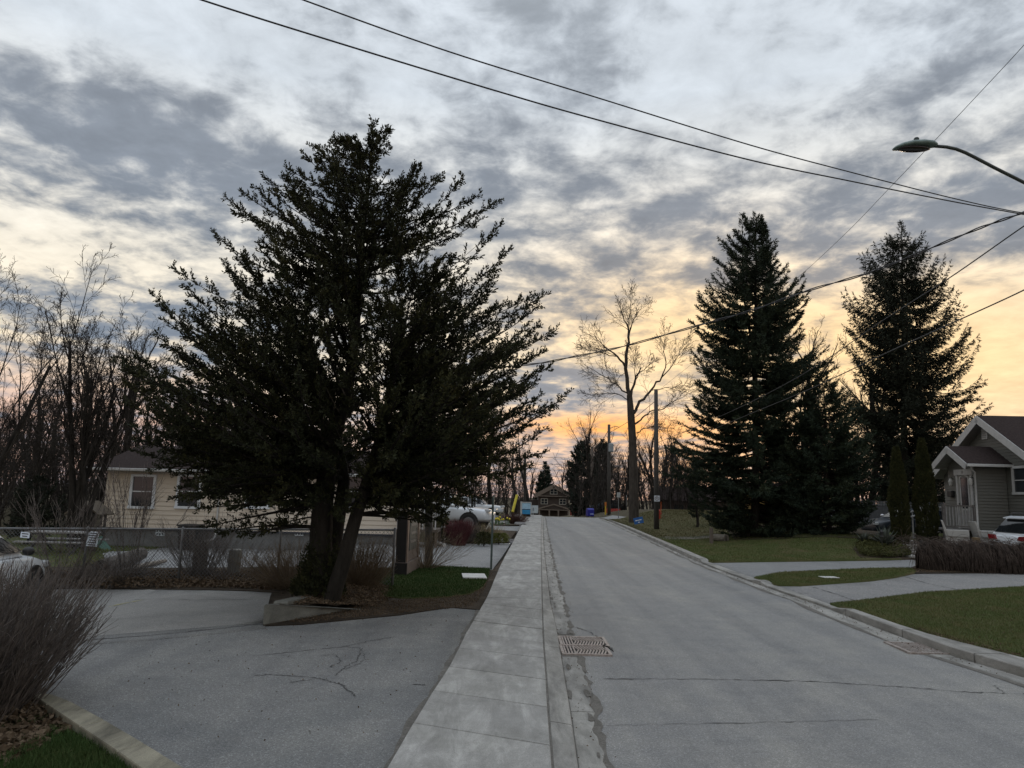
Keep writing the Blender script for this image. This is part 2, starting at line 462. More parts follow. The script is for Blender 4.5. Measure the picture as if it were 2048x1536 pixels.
TWIG = M('fine_twigs', (0.043, 0.038, 0.034, 1), 0.95, 0.3, 2, spec=0.1)
TWIGW = M('warm_fine_twigs', (0.075, 0.055, 0.040, 1), 0.95, 0.3, 2, spec=0.1)
CRACK = M('dark_crack', (0.055, 0.055, 0.055, 1), 0.9, 0.3, 30)  # plain dark colour of the thin flat crack strips

# ------------------------------------------------------------------ ground sheet to the horizon
def build_ground():
    xs = np.concatenate([[-900, -500, -300, -180, -120, -80, -60], np.arange(-45, 45.1, 1.0), [60, 80, 120, 180, 300, 500, 900]])
    ys = np.concatenate([[-60, -20, -8], np.arange(-4, 80.1, 1.0), np.arange(84, 200, 4), [230, 300, 400, 600, 900, 1500]])
    X, Y = np.meshgrid(xs, ys); Z = H(X, np.clip(Y, 0, 260)) + np.where((X > -1.8 - (Y < 16) * .6) & (X < 9.5 + 0 * Y) & (Y < 70), -0.05, 0.022)
    V = np.stack([X, Y, Z], -1).reshape(-1, 3); nx = len(xs); T = []
    for j in range(len(ys) - 1):
        for i in range(nx - 1):
            a = j * nx + i; T += [(a, a + 1, a + nx + 1), (a, a + nx + 1, a + nx)]
    o = np_mesh('ground', V, np.array(T), FIELD, smooth=True); o['kind'] = 'structure'
build_ground()

# outlines traced on the ground (photo pixels -> terrain points)
SW_L = [(826, 1446), (866, 1381), (903, 1325), (933, 1263), (960, 1218), (976, 1190), (1000, 1130), (1025, 1085), (1040, 1055), (1051, 1037)]
KZ = 0.10
def pl(pix, dz): return [G(x, y, dz) for x, y in pix]
def at_y(line, y):
    """x on a polyline of ground points at world depth y (extrapolates)"""
    for a, b in zip(line[:-1], line[1:]):
        if y <= b.y: break
    t = (y - a.y) / (b.y - a.y); return a.x + (b.x - a.x) * t
swL = pl(SW_L, KZ)
swR = pl([(1102, 1491), (1096, 1414), (1093, 1359), (1088, 1300), (1086, 1260), (1084, 1200), (1083, 1140), (1082, 1090), (1082, 1060), (1083, 1037)], KZ)
kbR = pl([(1152, 1500), (1141, 1420), (1131, 1362), (1121, 1303), (1114, 1260), (1101, 1205), (1094, 1150), (1088, 1100), (1086, 1060), (1086, 1037)], KZ * 0.7)
guR = pl([(1205, 1500), (1188, 1420), (1174, 1370), (1160, 1320), (1140, 1264), (1128, 1205), (1112, 1150), (1102, 1100), (1094, 1060), (1091, 1037)], 0.0)
# right-hand kerb: top/back edge, foot, and gutter edge
rkB = pl([(2048, 1326), (1938, 1298), (1859, 1277), (1795, 1256), (1697, 1221), (1600, 1187), (1520, 1159), (1470, 1143), (1425, 1127), (1370, 1102), (1310, 1077), (1262, 1056), (1228, 1044)], 0.06)
rkF = pl([(2048, 1356), (1906, 1314), (1757, 1258), (1650, 1216), (1495, 1163), (1410, 1131), (1300, 1079), (1222, 1044)], 0.0)
rgE = pl([(2048, 1371), (1938, 1333), (1789, 1290), (1735, 1263), (1653, 1231), (1577, 1198), (1495, 1168), (1405, 1133), (1296, 1081), (1215, 1044)], 0.0)
def xcurve(line, y): return at_y(line, y)
def fitx(line):
    a = np.array([(p.y, p.x) for p in line]); a = a[np.argsort(a[:, 0])]
    k = np.polyfit(a[:, 0], a[:, 1], 1)
    def f(y):
        if y < a[0, 0]:
            s = (a[min(3, len(a) - 1), 1] - a[0, 1]) / (a[min(3, len(a) - 1), 0] - a[0, 0]); return a[0, 1] + s * (y - a[0, 0])
        if y > a[-1, 0]:
            return a[-1, 1] + k[0] * (y - a[-1, 0])
        return float(np.interp(y, a[:, 0], a[:, 1]))
    return f
fL, fR, fK, fG = fitx(swL), fitx(swR), fitx(kbR), fitx(guR)
gB, gF, gE = fitx(rkB), fitx(rkF), fitx(rgE)
# smooth the traced edges along the street (straight beyond 30 m, as surveyed)
def smoothf(f, w=2.5):
    def g(y): return (f(y - w) + 2 * f(y) + f(y + w)) / 4 if y > 16 else f(y)
    return g
fL, fR, fK, fG, gB, gF, gE = map(smoothf, (fL, fR, fK, fG, gB, gF, gE))

ys = np.concatenate([np.arange(-6, 60, 1.5), np.arange(60, 180, 6)])
road = [(fG(y) - 0.03, y) for y in ys] + [(gE(y) + 0.03, y) for y in ys[::-1]]
ROAD_O = drape('road', road, 0.0, ROAD)
# side street at the crest, right

drape('side_street', [(gE(60.5), 60.5), (40, 66), (60, 70), (60, 78), (gE(69), 69)], 0.006, DRIVE)

def block(P0, P1, P2, P3, depth=0.14, inset=0.012, mat=None, name='slab', parent=None, jit=0.0):
    """a cast slab: corner points of its top, sides going down, softened top edge"""
    P = [Vector(p) for p in (P0, P1, P2, P3)]
    c = sum(P, Vector()) / 4; j = random.uniform(-jit, jit)
    top = [p + (c - p).normalized() * inset + Vector((0, 0, j)) for p in P]
    mid = [p + (c - p).normalized() * 0.003 + Vector((0, 0, j - 0.009)) for p in P]
    bot = [p - Vector((0, 0, depth)) for p in mid]
    mb = MB(); mb.add(top + mid + bot, [(0, 1, 2, 3)] + [(i, (i + 1) % 4, 4 + (i + 1) % 4, 4 + i) for i in range(4)] + [(4 + i, 4 + (i + 1) % 4, 8 + (i + 1) % 4, 8 + i) for i in range(4)])
    o = mb.build(name, mat, parent); return o

pave = tag(bpy.data.objects.new('pavement', None), kind='structure'); C.objects.link(pave)
joints = [((826, 1446), (1102, 1491)), ((866, 1381), (1096, 1414)), ((903, 1333), (1093, 1359)), ((917, 1296), (1089, 1316)), ((933, 1263), (1086, 1285)),
          ((949, 1241), (1086, 1258)), ((960, 1223), (1085, 1239)), ((973, 1207), (1084, 1220)), ((976, 1195), (1084, 1198))]
jl = []
for a, b in joints:
    ya, yb = G(*a, KZ).y, G(*b, KZ).y; jl.append([ya, yb])
d0 = jl[1][0] - jl[0][0]; skew = jl[0][1] - jl[0][0]
for k in range(1, 8): jl.insert(0, [jl[0][0] - 1.12, jl[0][1] - 1.08])
while jl[-1][0] < 120:
    step = 1.22 if jl[-1][0] < 62 else 4.9
    y = jl[-1][0] + step; jl.append([y + random.uniform(-.03, .03), y + random.uniform(-.03, .03)])
for (a0, a1), (b0, b1) in zip(jl[:-1], jl[1:]):
    g = 0.009 if b0 < 30 else 0.014
    def pt(f, y, e=0): return Vector((f(y) + e, y, Hf(f(y), y) + KZ))
    block(pt(fL, a0 + g), pt(fR, a1 + g, -0.004), pt(fR, b1 - g, -0.004), pt(fL, b0 - g), mat=CONC, name='slab', parent=pave, jit=0.004)
# kerb and gutter pieces, left side
kerbL = tag(bpy.data.objects.new('kerb', None), kind='structure'); C.objects.link(kerbL)
gutL = tag(bpy.data.objects.new('gutter', None), kind='structure'); C.objects.link(gutL)
GR_Y0, GR_Y1 = G(1160, 1314, 0).y, G(1150, 1271, 0).y
def strip(parent, name, f0, f1, z0, z1, y0, y1, mat, gap=0.008, seg=0.75, depth=0.12):
    n = max(1, int(round((y1 - y0) / seg))); top = []; mb = MB()
    yy = [y0 + gap + (y1 - y0 - 2 * gap) * i / n for i in range(n + 1)]
    for y in yy:
        w = f1(y) - f0(y); e = min(0.012, abs(w) * .1)
        za, zb = (z0(y) if callable(z0) else z0), (z1(y) if callable(z1) else z1)
        xa, xb = f0(y) + 0.003, f1(y) - 0.003; ha, hb = Hf(xa, y), Hf(xb, y)
        mb.v += [(xa, y, ha + za - depth), (xa, y, ha + za - .012), (xa + e, y, ha + za), (xb - e, y, hb + zb), (xb, y, hb + zb - .012), (xb, y, hb + zb - depth)]
    for i in range(n):
        for j in range(5): mb.f.append((i * 6 + j, i * 6 + j + 1, i * 6 + 7 + j, i * 6 + 6 + j))
    mb.f += [(0, 1, 2, 3, 4, 5), tuple(n * 6 + j for j in (5, 4, 3, 2, 1, 0))]
    o = mb.build(name, mat, parent); return o
y = -3.0; k = 0
while y < 100:
    L = random.uniform(2.2, 3.4) if y < 30 else 6.0
    zl = KZ * 0.98; zr = KZ * 0.75
    strip(kerbL, 'kerb_stone', fR, fK, zl, zr, y, y + L, CONC2)
    y += L
y = -3.0
while y < 100:
    L = random.uniform(1.6, 3.2) if y < 30 else 6.0
    y2 = y + L
    if y < GR_Y0 - 0.05 and y2 > GR_Y0 - 0.7: y2 = GR_Y0 - 0.05
    if y2 <= y + 0.2 or (y >= GR_Y0 - 0.06 and y < GR_Y1): y = GR_Y1 + 0.02; y2 = y + 2.0
    wob = random.uniform(0, 6)
    strip(gutL, 'gutter_slab', lambda q: fK(q) + 0.002, lambda q: fG(q) + 0.022 * math.sin(q * 2.3 + wob) + 0.014 * math.sin(q * 7.1) + 0.012 * math.sin(q * 17 + wob), 0.012, 0.010, y, y2, CONC2, seg=0.1 if y < 25 else 0.5, depth=0.06)
    y = y2
drape('gutter_grit', [(fR(q) - .02, q) for q in np.arange(-3, 70, 1.0)] + [(fG(q) + 0.045 + 0.03 * math.sin(q * 5.1) * math.sin(q * 1.9) + random.uniform(-.02, .03), q) for q in np.arange(69, -3, -0.12)], 0.005, GRIT)
# right kerb and gutter
kerbR = tag(bpy.data.objects.new('kerb', None), kind='structure'); C.objects.link(kerbR)
gutR = tag(bpy.data.objects.new('gutter', None), kind='structure'); C.objects.link(gutR)
D2a, D2b = G(1669, 1216).y, G(1536, 1176).y     # coarse driveway mouth
D1a, D1b = G(1502, 1161).y, G(1425, 1129).y     # smooth driveway mouth
DP = G(1350, 1080).y
def khR(y):
    """the kerb is dropped at both driveway mouths"""
    h = 0.13
    for a, b in ((D2a, D2b), (D1a, D1b)):
        h = min(h, 0.13 * float(np.clip(max((a - y) / 0.9, (y - b) / 0.5), 0.46, 1)))
    return h
y = 3.0
while y < 64:
    L = random.uniform(1.0, 2.6) if y < 24 else 3.0
    strip(kerbR, 'kerb_stone', gF, gB, khR, khR, y, y + L, CONC2, gap=0.014, seg=0.3)
    y += L
y = 3.0
while y < 64:
    L = random.uniform(2.0, 3.5)
    wob = random.uniform(0, 6)
    strip(gutR, 'gutter_slab', lambda q: gE(q) + 0.02 * math.sin(q * 2.9 + wob), lambda q: gF(q) - 0.002, 0.010, 0.014, y, y + L, CONC2, seg=0.4, depth=0.05)
    y += L
drape('gutter_grit', [(gE(q) - 0.08 - 0.07 * math.sin(q * 2.1) * math.sin(q * .7), q) for q in np.arange(4, 60, 0.4)] + [(gB(q) + 0.05, q) for q in np.arange(59, 4, -1.0)], 0.005, GRIT)

# ------------------------------------------------------------------ surfaces off the street
def edge(f, y0, y1, n=14, e=0.0): return [(f(y) + e, y) for y in np.linspace(y0, y1, n)]
yA = G(950, 1222).y
lot_near = edge(fL, -4, yA, 12, 0.02) + gpoly([(900, 1219), (800, 1236), (700, 1246), (600, 1256), (525, 1259), (440, 1268), (300, 1281), (180, 1291), (0, 1303)]) + [(-22, 9.2), (-22, -4)]
drape('driveway_near', lot_near, 0.055, LOT)
lot_far = gpoly([(545, 1245), (440, 1266), (300, 1279), (180, 1289), (0, 1301)]) + [(-22, 9.4), (-30, 15)] + gpoly([(0, 1185), (180, 1183), (300, 1184), (420, 1186), (560, 1192), (600, 1200)])
drape('parking_lot', lot_far, 0.062, LOT2)
drape('crack_band', gpoly([(180, 1283), (300, 1273), (440, 1261), (530, 1255), (530, 1266), (440, 1276), (300, 1290), (180, 1299)]), 0.066, LOT)
# leaf-strewn verge along the fence
drape('fence_verge', gpoly([(0, 1180), (180, 1184), (300, 1185), (420, 1187), (560, 1193), (640, 1170), (700, 1140), (560, 1140), (300, 1142), (120, 1140), (-100, 1140)]), 0.075, DIRT)
# side lot behind the fence, with its kerb along the house
sidelot = gpoly([(205, 1130), (300, 1147), (560, 1146), (820, 1144), (985, 1143), (1003, 1118), (1022, 1089), (950, 1089), (870, 1087), (700, 1092), (560, 1093), (430, 1095), (330, 1098), (260, 1104), (200, 1112)])
drape('side_lot', sidelot, 0.050, DRIVE)
drape('front_drive', gpoly([(880, 1062), (1033, 1068), (1042, 1054), (880, 1050)]), 0.050, DRIVE)
drape('house_lawn', gpoly([(-200, 1135), (120, 1142), (210, 1128), (205, 1110), (262, 1102), (332, 1096), (430, 1093), (560, 1091), (830, 1085), (830, 1075), (230, 1070), (-200, 1075)]), 0.052, GRASSB)
drape('dirt_verge', edge(fL, yA - 0.25, G(1003, 1118).y, 6, 0.0) + gpoly([(985, 1145), (860, 1143), (560, 1150), (540, 1200), (525, 1261), (600, 1258), (700, 1248), (800, 1238), (900, 1222)]), 0.068, DIRT)
lawnL_px = [(700, 1150), (840, 1136), (870, 1138), (980, 1144), (976, 1162), (966, 1182), (940, 1196), (880, 1204), (800, 1205), (745, 1198), (650, 1182), (660, 1165)]
drape('verge_lawn', gpoly(lawnL_px), 0.085, GRASSB)
# lower-left kerb, bed and grass
kb0 = [(60, 1385), (93, 1408), (160, 1452), (235, 1502), (300, 1548), (420, 1640)]
kb1 = [(105, 1388), (140, 1402), (210, 1440), (290, 1487), (375, 1540), (520, 1640)]
kl = tag(bpy.data.objects.new('bed_kerb', None), kind='structure'); C.objects.link(kl)
def lerp2(line, t):
    k = min(int(t * (len(line) - 1)), len(line) - 2); u = t * (len(line) - 1) - k
    return (line[k][0] * (1 - u) + line[k + 1][0] * u, line[k][1] * (1 - u) + line[k + 1][1] * u)
NB = 5
for i in range(NB):
    a, b = i / NB, (i + 1) / NB - 0.002
    block(G(*lerp2(kb0, a), 0.14), G(*lerp2(kb0, b), 0.14), G(*lerp2(kb1, b), 0.14), G(*lerp2(kb1, a), 0.14), depth=0.2, inset=0.018, mat=CONC4, name='kerb_stone', parent=kl)
a_ = gpoly(kb0, 0.07)
drape('shrub_bed', a_[:3] + [(-3.6, 5.0), (-12, 5.0), (-12, 7.9), (-5.4, 7.9)], 0.062, DIRT)
glow_left = a_[1:] + [(-1.0, 0.5), (-8, 0.5), (-8, 5.2), (a_[1][0] - .35, 5.25)]
drape('corner_lawn', glow_left, 0.075, GRASSB)

# right side
ld = lambda y0, y1: edge(gB, y0, y1, 8, -0.04)
lawnR = ld(2, D2a) + gpoly([(1700, 1213), (1850, 1193), (2048, 1181)]) + [(22, G(2048, 1181).y), (22, 2)]
drape('right_lawn', lawnR, 0.10, GRASSB)
drv2 = ld(D2a, D2b) + gpoly([(1600, 1177), (1740, 1167), (1790, 1160), (1830, 1151), (2048, 1149)]) + [(30, G(2048, 1149).y + .5), (30, G(2048, 1181).y - .2)] + gpoly([(2048, 1180), (1850, 1192), (1700, 1212)])
drape('coarse_driveway', drv2, 0.045, DRIVE2)
grass2 = ld(D2b, D1a) + gpoly([(1560, 1151), (1650, 1146), (1750, 1142), (1822, 1141), (1832, 1150), (1790, 1159), (1740, 1166), (1600, 1176)])
drape('grass_strip', grass2, 0.085, GRASSB)
drape('hedge_verge', gpoly([(1815, 1143), (1832, 1151), (2048, 1149), (2300, 1147), (2300, 1132), (1840, 1132)]), 0.075, DIRT)
drv1 = ld(D1a, D1b) + gpoly([(1550, 1127), (1700, 1125), (1825, 1122), (2200, 1108)]) + [(30, 26.6), (30, 21.4)] + gpoly([(2048, 1138), (1850, 1140), (1750, 1142), (1650, 1146), (1560, 1151)])
drape('smooth_driveway', drv1, 0.045, DRIVE)
YH = G(1310, 1078).y
lawnM_poly = ld(D1b, YH) + [(14.0, YH + 1.5), (20, 40), (34, 42), (34, 27)] + gpoly([(1825, 1121), (1700, 1124), (1550, 1126)])
drape('front_lawn', lawnM_poly, 0.085, GRASSB)
berm_poly = ld(YH, 59) + [(gB(59) + 6, 62), (34, 62), (34, 42), (20, 40), (14.0, YH + 1.5)]
drape('berm_lawn', berm_poly, 0.080, DRYG)
drape('foot_path', gpoly([(1306, 1080), (1340, 1083), (1425, 1079), (1425, 1074), (1330, 1077)], 0), 0.092, GRIT)
drape('spruce_bed', gpoly([(1470, 1084), (1560, 1083), (1700, 1081), (1760, 1084), (1760, 1060), (1600, 1052), (1450, 1060)]), 0.10, DIRT)
drape('far_verge', [(gE(62), 71), (gE(62), 95), (70, 110), (70, 79)], 0.02, GRASSB)
drape('far_left_verge', [(fL(70), 70), (fL(70) , 110), (-60, 110), (-60, 46), (fL(46), 46)], 0.01, DRYG)

# ------------------------------------------------------------------ cracks: shallow gaps drawn out along traced lines
def crack_strip(mb, pix, w, dz, jag=0.02, n=14, elev=None):
    P = []
    for (x0, y0), (x1, y1) in zip(pix[:-1], pix[1:]):
        a, b = G(x0, y0), G(x1, y1)
        for i in range(n): P.append(a.lerp(b, i / n) + Vector((random.uniform(-jag, jag), random.uniform(-jag, jag), 0)))
    P.append(G(*pix[-1]))
    b0 = len(mb.v)
    for i, p in enumerate(P):
        t = (P[min(i + 1, len(P) - 1)] - P[max(i - 1, 0)]).normalized(); s = Vector((-t.y, t.x, 0))
        ww = w * random.choice([.25, .5, .6, .9, 1.3]) * (0.3 if i in (0, len(P) - 1) else 1)
        for q in (p + s * ww, p - s * ww): mb.v.append((q.x, q.y, Hf(q.x, q.y) + dz))
    for i in range(len(P) - 1): mb.f.append((b0 + 2 * i, b0 + 2 * i + 1, b0 + 2 * i + 3, b0 + 2 * i + 2))
mb = MB()
for pix, w in [([(1205, 1358), (1400, 1359), (1620, 1363), (1800, 1374), (1940, 1385), (2060, 1389)], 0.010), ([(1180, 1452), (1500, 1446), (1760, 1440)], 0.006),
               ([(1150, 1255), (1175, 1262), (1200, 1278), (1207, 1290)], 0.012), ([(1205, 1293), (1222, 1296), (1226, 1302)], 0.012), ([(1985, 1370), (2010, 1385)], .006)]:
    crack_strip(mb, pix, w, 0.006)
mb.build('crack', CRACK, ROAD_O)
mb = MB()
for pix, w in [([(545, 1360), (640, 1368), (680, 1380), (712, 1405)], .012), ([(500, 1322), (600, 1312), (690, 1302), (740, 1290), (790, 1282)], .008),
               ([(690, 1302), (722, 1306), (715, 1330), (690, 1345), (668, 1362)], .008), ([(640, 1322), (670, 1318), (682, 1332), (660, 1345)], .006),
               ([(560, 1380), (640, 1367)], .007), ([(722, 1306), (730, 1330), (690, 1350)], .005), ([(500, 1362), (545, 1360)], .008), ([(825, 1380), (850, 1382)], .012)]:
    crack_strip(mb, pix, w, 0.059)
mb.build('crack', CRACK, bpy.data.objects['driveway_near'])
mb = MB()
crack_strip(mb, [(180, 1291), (300, 1281), (440, 1267), (520, 1257)], .018, 0.070)
crack_strip(mb, [(190, 1208), (380, 1208), (540, 1206)], .010, 0.068)
mb.build('crack', CRACK, bpy.data.objects['parking_lot'])
mb = MB(); crack_strip(mb, [(215, 1222), (250, 1214), (285, 1207)], 0.045, 0.069, jag=0.015, n=6)
mb.build('paint_line', M('worn_yellow_paint', (0.36, 0.33, 0.12, 1), 0.8, 0.5, 30), bpy.data.objects['parking_lot'])
mb = MB()
crack_strip(mb, [(1810, 1157), (1860, 1172), (1920, 1184)], .022, 0.050)
crack_strip(mb, [(1625, 1178), (1680, 1195), (1715, 1208)], .018, 0.050)
mb.build('crack', CRACK, bpy.data.objects['coarse_driveway'])
# dirt line between driveway and pavement
mb = MB()
for i in range(60):
    y = 2 + i * 0.2; w0 = 0.05 + 0.02 * math.sin(y * 3); x = fL(y)
    mb.v += [(x + 0.01, y, Hf(x, y) + .060), (x - w0 - random.uniform(0, .03), y, Hf(x, y) + .060)]
for i in range(59): mb.f.append((2 * i, 2 * i + 1, 2 * i + 3, 2 * i + 2))
mb.build('edge_dirt', GRIT, pave)['kind'] = 'structure'

# silted joint between pavement and kerb
mb = MB(); q = -3.0; k = 0
while q < 60:
    x = fR(q); w0, w1 = 0.006 + random.uniform(0, .010), 0.003 + random.uniform(0, .012)
    mb.v += [(x - w0, q, Hf(x, q) + KZ - .005), (x + w1, q, Hf(x, q) + KZ - .005)]; q += 0.09 if q < 20 else .5; k += 1
for i in range(k - 1): mb.f.append((2 * i, 2 * i + 1, 2 * i + 3, 2 * i + 2))
mb.build('joint_silt', GRIT, pave)['kind'] = 'structure'
mb = MB(); r_ = random.Random(5)
for i in range(50):    # patches of grit lying in the gutter
    y = r_.uniform(4, 34); x = fK(y) + (fG(y) - fK(y)) * r_.choice([.1, .15, .9, .8, .3, 1.05]); a = r_.uniform(.03, .10); n = 9
    b0 = len(mb.v); mb.v += [(x + a * .55 * r_.uniform(.5, 1) * math.cos(6.283 * j / n), y + a * 3 * r_.uniform(.5, 1) * math.sin(6.283 * j / n), Hf(x, y) + .0165 + i * 2e-5) for j in range(n)]; mb.f.append(tuple(range(b0, b0 + n)))
mb.build('gutter_dirt', GRIT, gutL)['kind'] = 'structure'

# ------------------------------------------------------------------ drain grates
IRON = M('worn_cast_iron', (0.31, 0.28, 0.26, 1), 0.55, 0.35, 20, metal=0.35, col2=(0.20, 0.16, 0.14, 1))
HOLE = M('drain_darkness', (0.006, 0.006, 0.006, 1), 0.9, 0.2)
def grate(px0, px1, label, rz):
    a, b = G(*px0), G(*px1); c = (a + b) / 2
    w, d = abs(b.x - a.x), abs(b.y - a.y)
    t = thing('drain_grate', label, 'drain grate', (c.x, c.y, Hf(c.x, c.y)), rz, 'street drain grates')
    m = MB()
    for sy in (-1, 1): m.box((0, sy * (d / 2 - .02), 0.010), (w, .04, .03))
    for sx in (-1, 1): m.box((sx * (w / 2 - .02), 0, 0.0105), (.04, d - .08, .029))
    m.build('frame', IRON, t)
    MB().box((0, 0, -0.004), (w - .05, d - .05, .02)).build('pit', HOLE, t)
    n = max(8, int(w / 0.045)); 
    for i in range(n):
        x = -w / 2 + .06 + (w - .12) * i / (n - 1)
        m = MB(); s = 1 if x > -w * 0.2 else 0
        if s:
            m.beam((x - .04, -d / 2 + .03, .014), (x + .02, 0.0, .014), .020, .012); m.beam((x + .02, 0, .0142), (x - .04, d / 2 - .03, .0142), .020, .012)
        else: m.beam((x, -d / 2 + .03, .014), (x, d / 2 - .03, .014), .020, .012)
        m.build('bar', IRON, t)
    return t
def px_xy(px, py): g = G(px, py); return g
grate((1124, 1311), (1213, 1294), 'pinkish cast iron drain grate in the left gutter, the nearer of the pair', 0.0)
grate((1121, 1293), (1208, 1277), 'pinkish cast iron drain grate in the left gutter, the farther of the pair', 0.0)
grate((1822, 1309), (1880, 1289), 'dark drain grate silted over beside the right-hand kerb', -0.05)
tag(MB().tube([G(1205, 1291, .02), G(1216, 1294, .03), G(1227, 1303, .012)], [.012, .010, .005], 5).build('fallen_twig', BARK), 'thin dark twig lying on the road beside the pair of drain grates', 'twig')

# ------------------------------------------------------------------ retaining wall and raised bed
Aw = G(525, 1259); Aw.z = 0.02
c1 = Vector((Aw.x, Aw.y, 0)); c2 = G(563, 1243); c2 = Vector((c2.x, c2.y, 0))
end = G(752, 1211, 0.10)
wall = thing('retaining_wall', 'low weathered concrete retaining wall round the foot of the big cedar', 'wall', (c1.x, c1.y, 0.0))
def wallbox(p, q, w, z1p, z1q, name):
    p, q = Vector(p), Vector(q); d = (q - p); d.z = 0; d.normalize(); s = Vector((-d.y, d.x, 0))
    top = [p, q, q + s * w, p + s * w]
    zt = [z1p, z1q, z1q, z1p]
    T = [Vector((v.x - c1.x, v.y - c1.y, z)) for v, z in zip(top, zt)]
    B_ = [Vector((v.x, v.y, -0.1)) for v in T]
    cc = sum(T, Vector()) / 4
    I = [t + (Vector((cc.x, cc.y, t.z)) - t).normalized() * 0.03 for t in T]; Mi = [t - Vector((0, 0, .025)) for t in T]
    m = MB(); m.add(I + Mi + B_, [(0, 1, 2, 3)] + [(i, (i + 1) % 4, 4 + (i + 1) % 4, 4 + i) for i in range(4)] + [(4 + i, 4 + (i + 1) % 4, 8 + (i + 1) % 4, 8 + i) for i in range(4)])
    return m.build(name, CONC3, wall)
off = c1 - c2
T = [(c2 - c1) + Vector((0, 0, .33)), Vector((end.x - c1.x, end.y - c1.y, .085)), Vector((end.x - c1.x, end.y - c1.y, .085)) + Vector((off.x * .8, off.y * .2 + .25, 0)), Vector((0, 0, .41))]
cc = sum(T, Vector()) / 4; I = [t + (Vector((cc.x, cc.y, t.z)) - t).normalized() * .025 for t in T]; Mi = [t - Vector((0, 0, .02)) for t in T]; B_ = [Vector((t.x, t.y, -.12)) for t in T]
MB().add(I + Mi + B_, [(0, 1, 2, 3)] + [(i, (i + 1) % 4, 4 + (i + 1) % 4, 4 + i) for i in range(4)] + [(4 + i, 4 + (i + 1) % 4, 8 + (i + 1) % 4, 8 + i) for i in range(4)]).build('wall_run', CONC3, wall)
p2 = G(596, 1193, 0.42)
wallbox((c1.x + .01, c1.y + .40, 0), (p2.x - .2, p2.y + 1.5, 0), -0.22, 0.40, 0.33, 'wall_return')
def bed_h(x, y):
    """height of the raised bed behind the wall"""
    t = np.clip((end.x - x) / (end.x - c1.x), 0, 1)
    return 0.01 + 0.27 * t ** 0.8 * (1 - S(y, 13.8, 17.5))
def build_bed():
    u = np.linspace(0, 1, 26); v = np.linspace(0, 1, 30); V = []
    q0, q1 = Vector((c1.x + .12, c1.y + .22, 0)), Vector((end.x - .2, end.y + .22, 0)); r0, r1 = Vector((c1.x + .15, 18.0, 0)), Vector((end.x + .8, 17.5, 0))
    for b in v:
        for a in u:
            p = q0.lerp(q1, a).lerp(r0.lerp(r1, a), b)
            n = 0.03 * math.sin(p.x * 5 + p.y * 3) * math.sin(p.y * 4 - p.x)
            V.append((p.x, p.y, Hf(p.x, p.y) + float(bed_h(p.x, p.y)) + n + .03))
    T = []
    for j in range(29):
        for i in range(25):
            a = j * 26 + i; T += [(a, a + 1, a + 27), (a, a + 27, a + 26)]
    o = np_mesh('tree_bed', np.array(V), np.array(T), DIRT, smooth=True); o['kind'] = 'structure'
build_bed()

# ------------------------------------------------------------------ grass and litter
def grass(name, poly, n, h, w, stops, dz, seed, zf=None):
    P = scatter(poly, n, seed); r = np.random.default_rng(seed + 1)
    z = (H(P[:, 0], P[:, 1]) if zf is None else zf(P[:, 0], P[:, 1])) + dz - 0.01
    a = r.uniform(0, 2 * np.pi, n); hh = h * r.uniform(0.4, 1.25, n); lean = r.uniform(0.1, 0.9, n) * hh; la = r.uniform(0, 2 * np.pi, n)
    ww = w * r.uniform(0.6, 1.3, n)
    dx, dy = np.cos(a) * ww, np.sin(a) * ww
    V = np.zeros((n, 3, 3)); V[:, 0] = np.stack([P[:, 0] - dx, P[:, 1] - dy, z], 1); V[:, 1] = np.stack([P[:, 0] + dx, P[:, 1] + dy, z], 1)
    V[:, 2] = np.stack([P[:, 0] + np.cos(la) * lean, P[:, 1] + np.sin(la) * lean, z + hh], 1)
    o = np_mesh('grass', V.reshape(-1, 3), np.arange(3 * n).reshape(-1, 3), leafmat(name, stops, 1.3, 0.8, 40))
    o['kind'] = 'stuff'; return o
GS = [(0.34, (0.19, 0.16, 0.085, 1)), (0.44, (0.12, 0.12, 0.048, 1)), (0.55, (0.082, 0.112, 0.035, 1)), (0.68, (0.12, 0.145, 0.05, 1))]
GD = [(0.3, (0.13, 0.11, 0.06, 1)), (0.5, (0.10, 0.09, 0.04, 1)), (0.7, (0.055, 0.075, 0.025, 1))]
GK = [(0.3, (0.09, 0.085, 0.035, 1)), (0.45, (0.04, 0.068, 0.018, 1)), (0.6, (0.032, 0.066, 0.016, 1)), (0.75, (0.055, 0.09, 0.025, 1))]
def clip_front(poly): return poly
grass('near_corner_blades', [(-3.6, 4.9), (a_[2][0] - .12, a_[2][1] - .1), (a_[3][0] - .03, a_[3][1] - .03), (a_[4][0], a_[4][1]), (-1.7, 3.0), (-4.6, 3.0)], 60000, 0.06, 0.0035, GK, 0.08, 11)
grass('right_lawn_blades', edge(gB, 8.0, D2a, 8, .02) + gpoly([(1700, 1213), (1850, 1193), (2048, 1181)]) + [(13.0, G(2048, 1181).y), (9.0, 8.0)], 95000, 0.045, 0.0055, GS, 0.10, 12)
grass('strip_blades', grass2, 20000, 0.05, 0.008, GS, 0.085, 13)
grass('front_lawn_blades', edge(gB, D1b, YH, 8) + [(14.0, YH + 1.5), (16, 31), (16.6, 28)] + gpoly([(1700, 1124), (1550, 1126)]), 60000, 0.05, 0.012, GS, 0.085, 14)
grass('berm_blades', berm_poly[:8] + [(gB(59) + 2, 60), (22, 55), (20, 41), (14.0, YH + 1.5)], 30000, 0.07, 0.018, GD, 0.08, 15)
grass('verge_blades', gpoly(lawnL_px), 36000, 0.05, 0.008, GK, 0.088, 16)
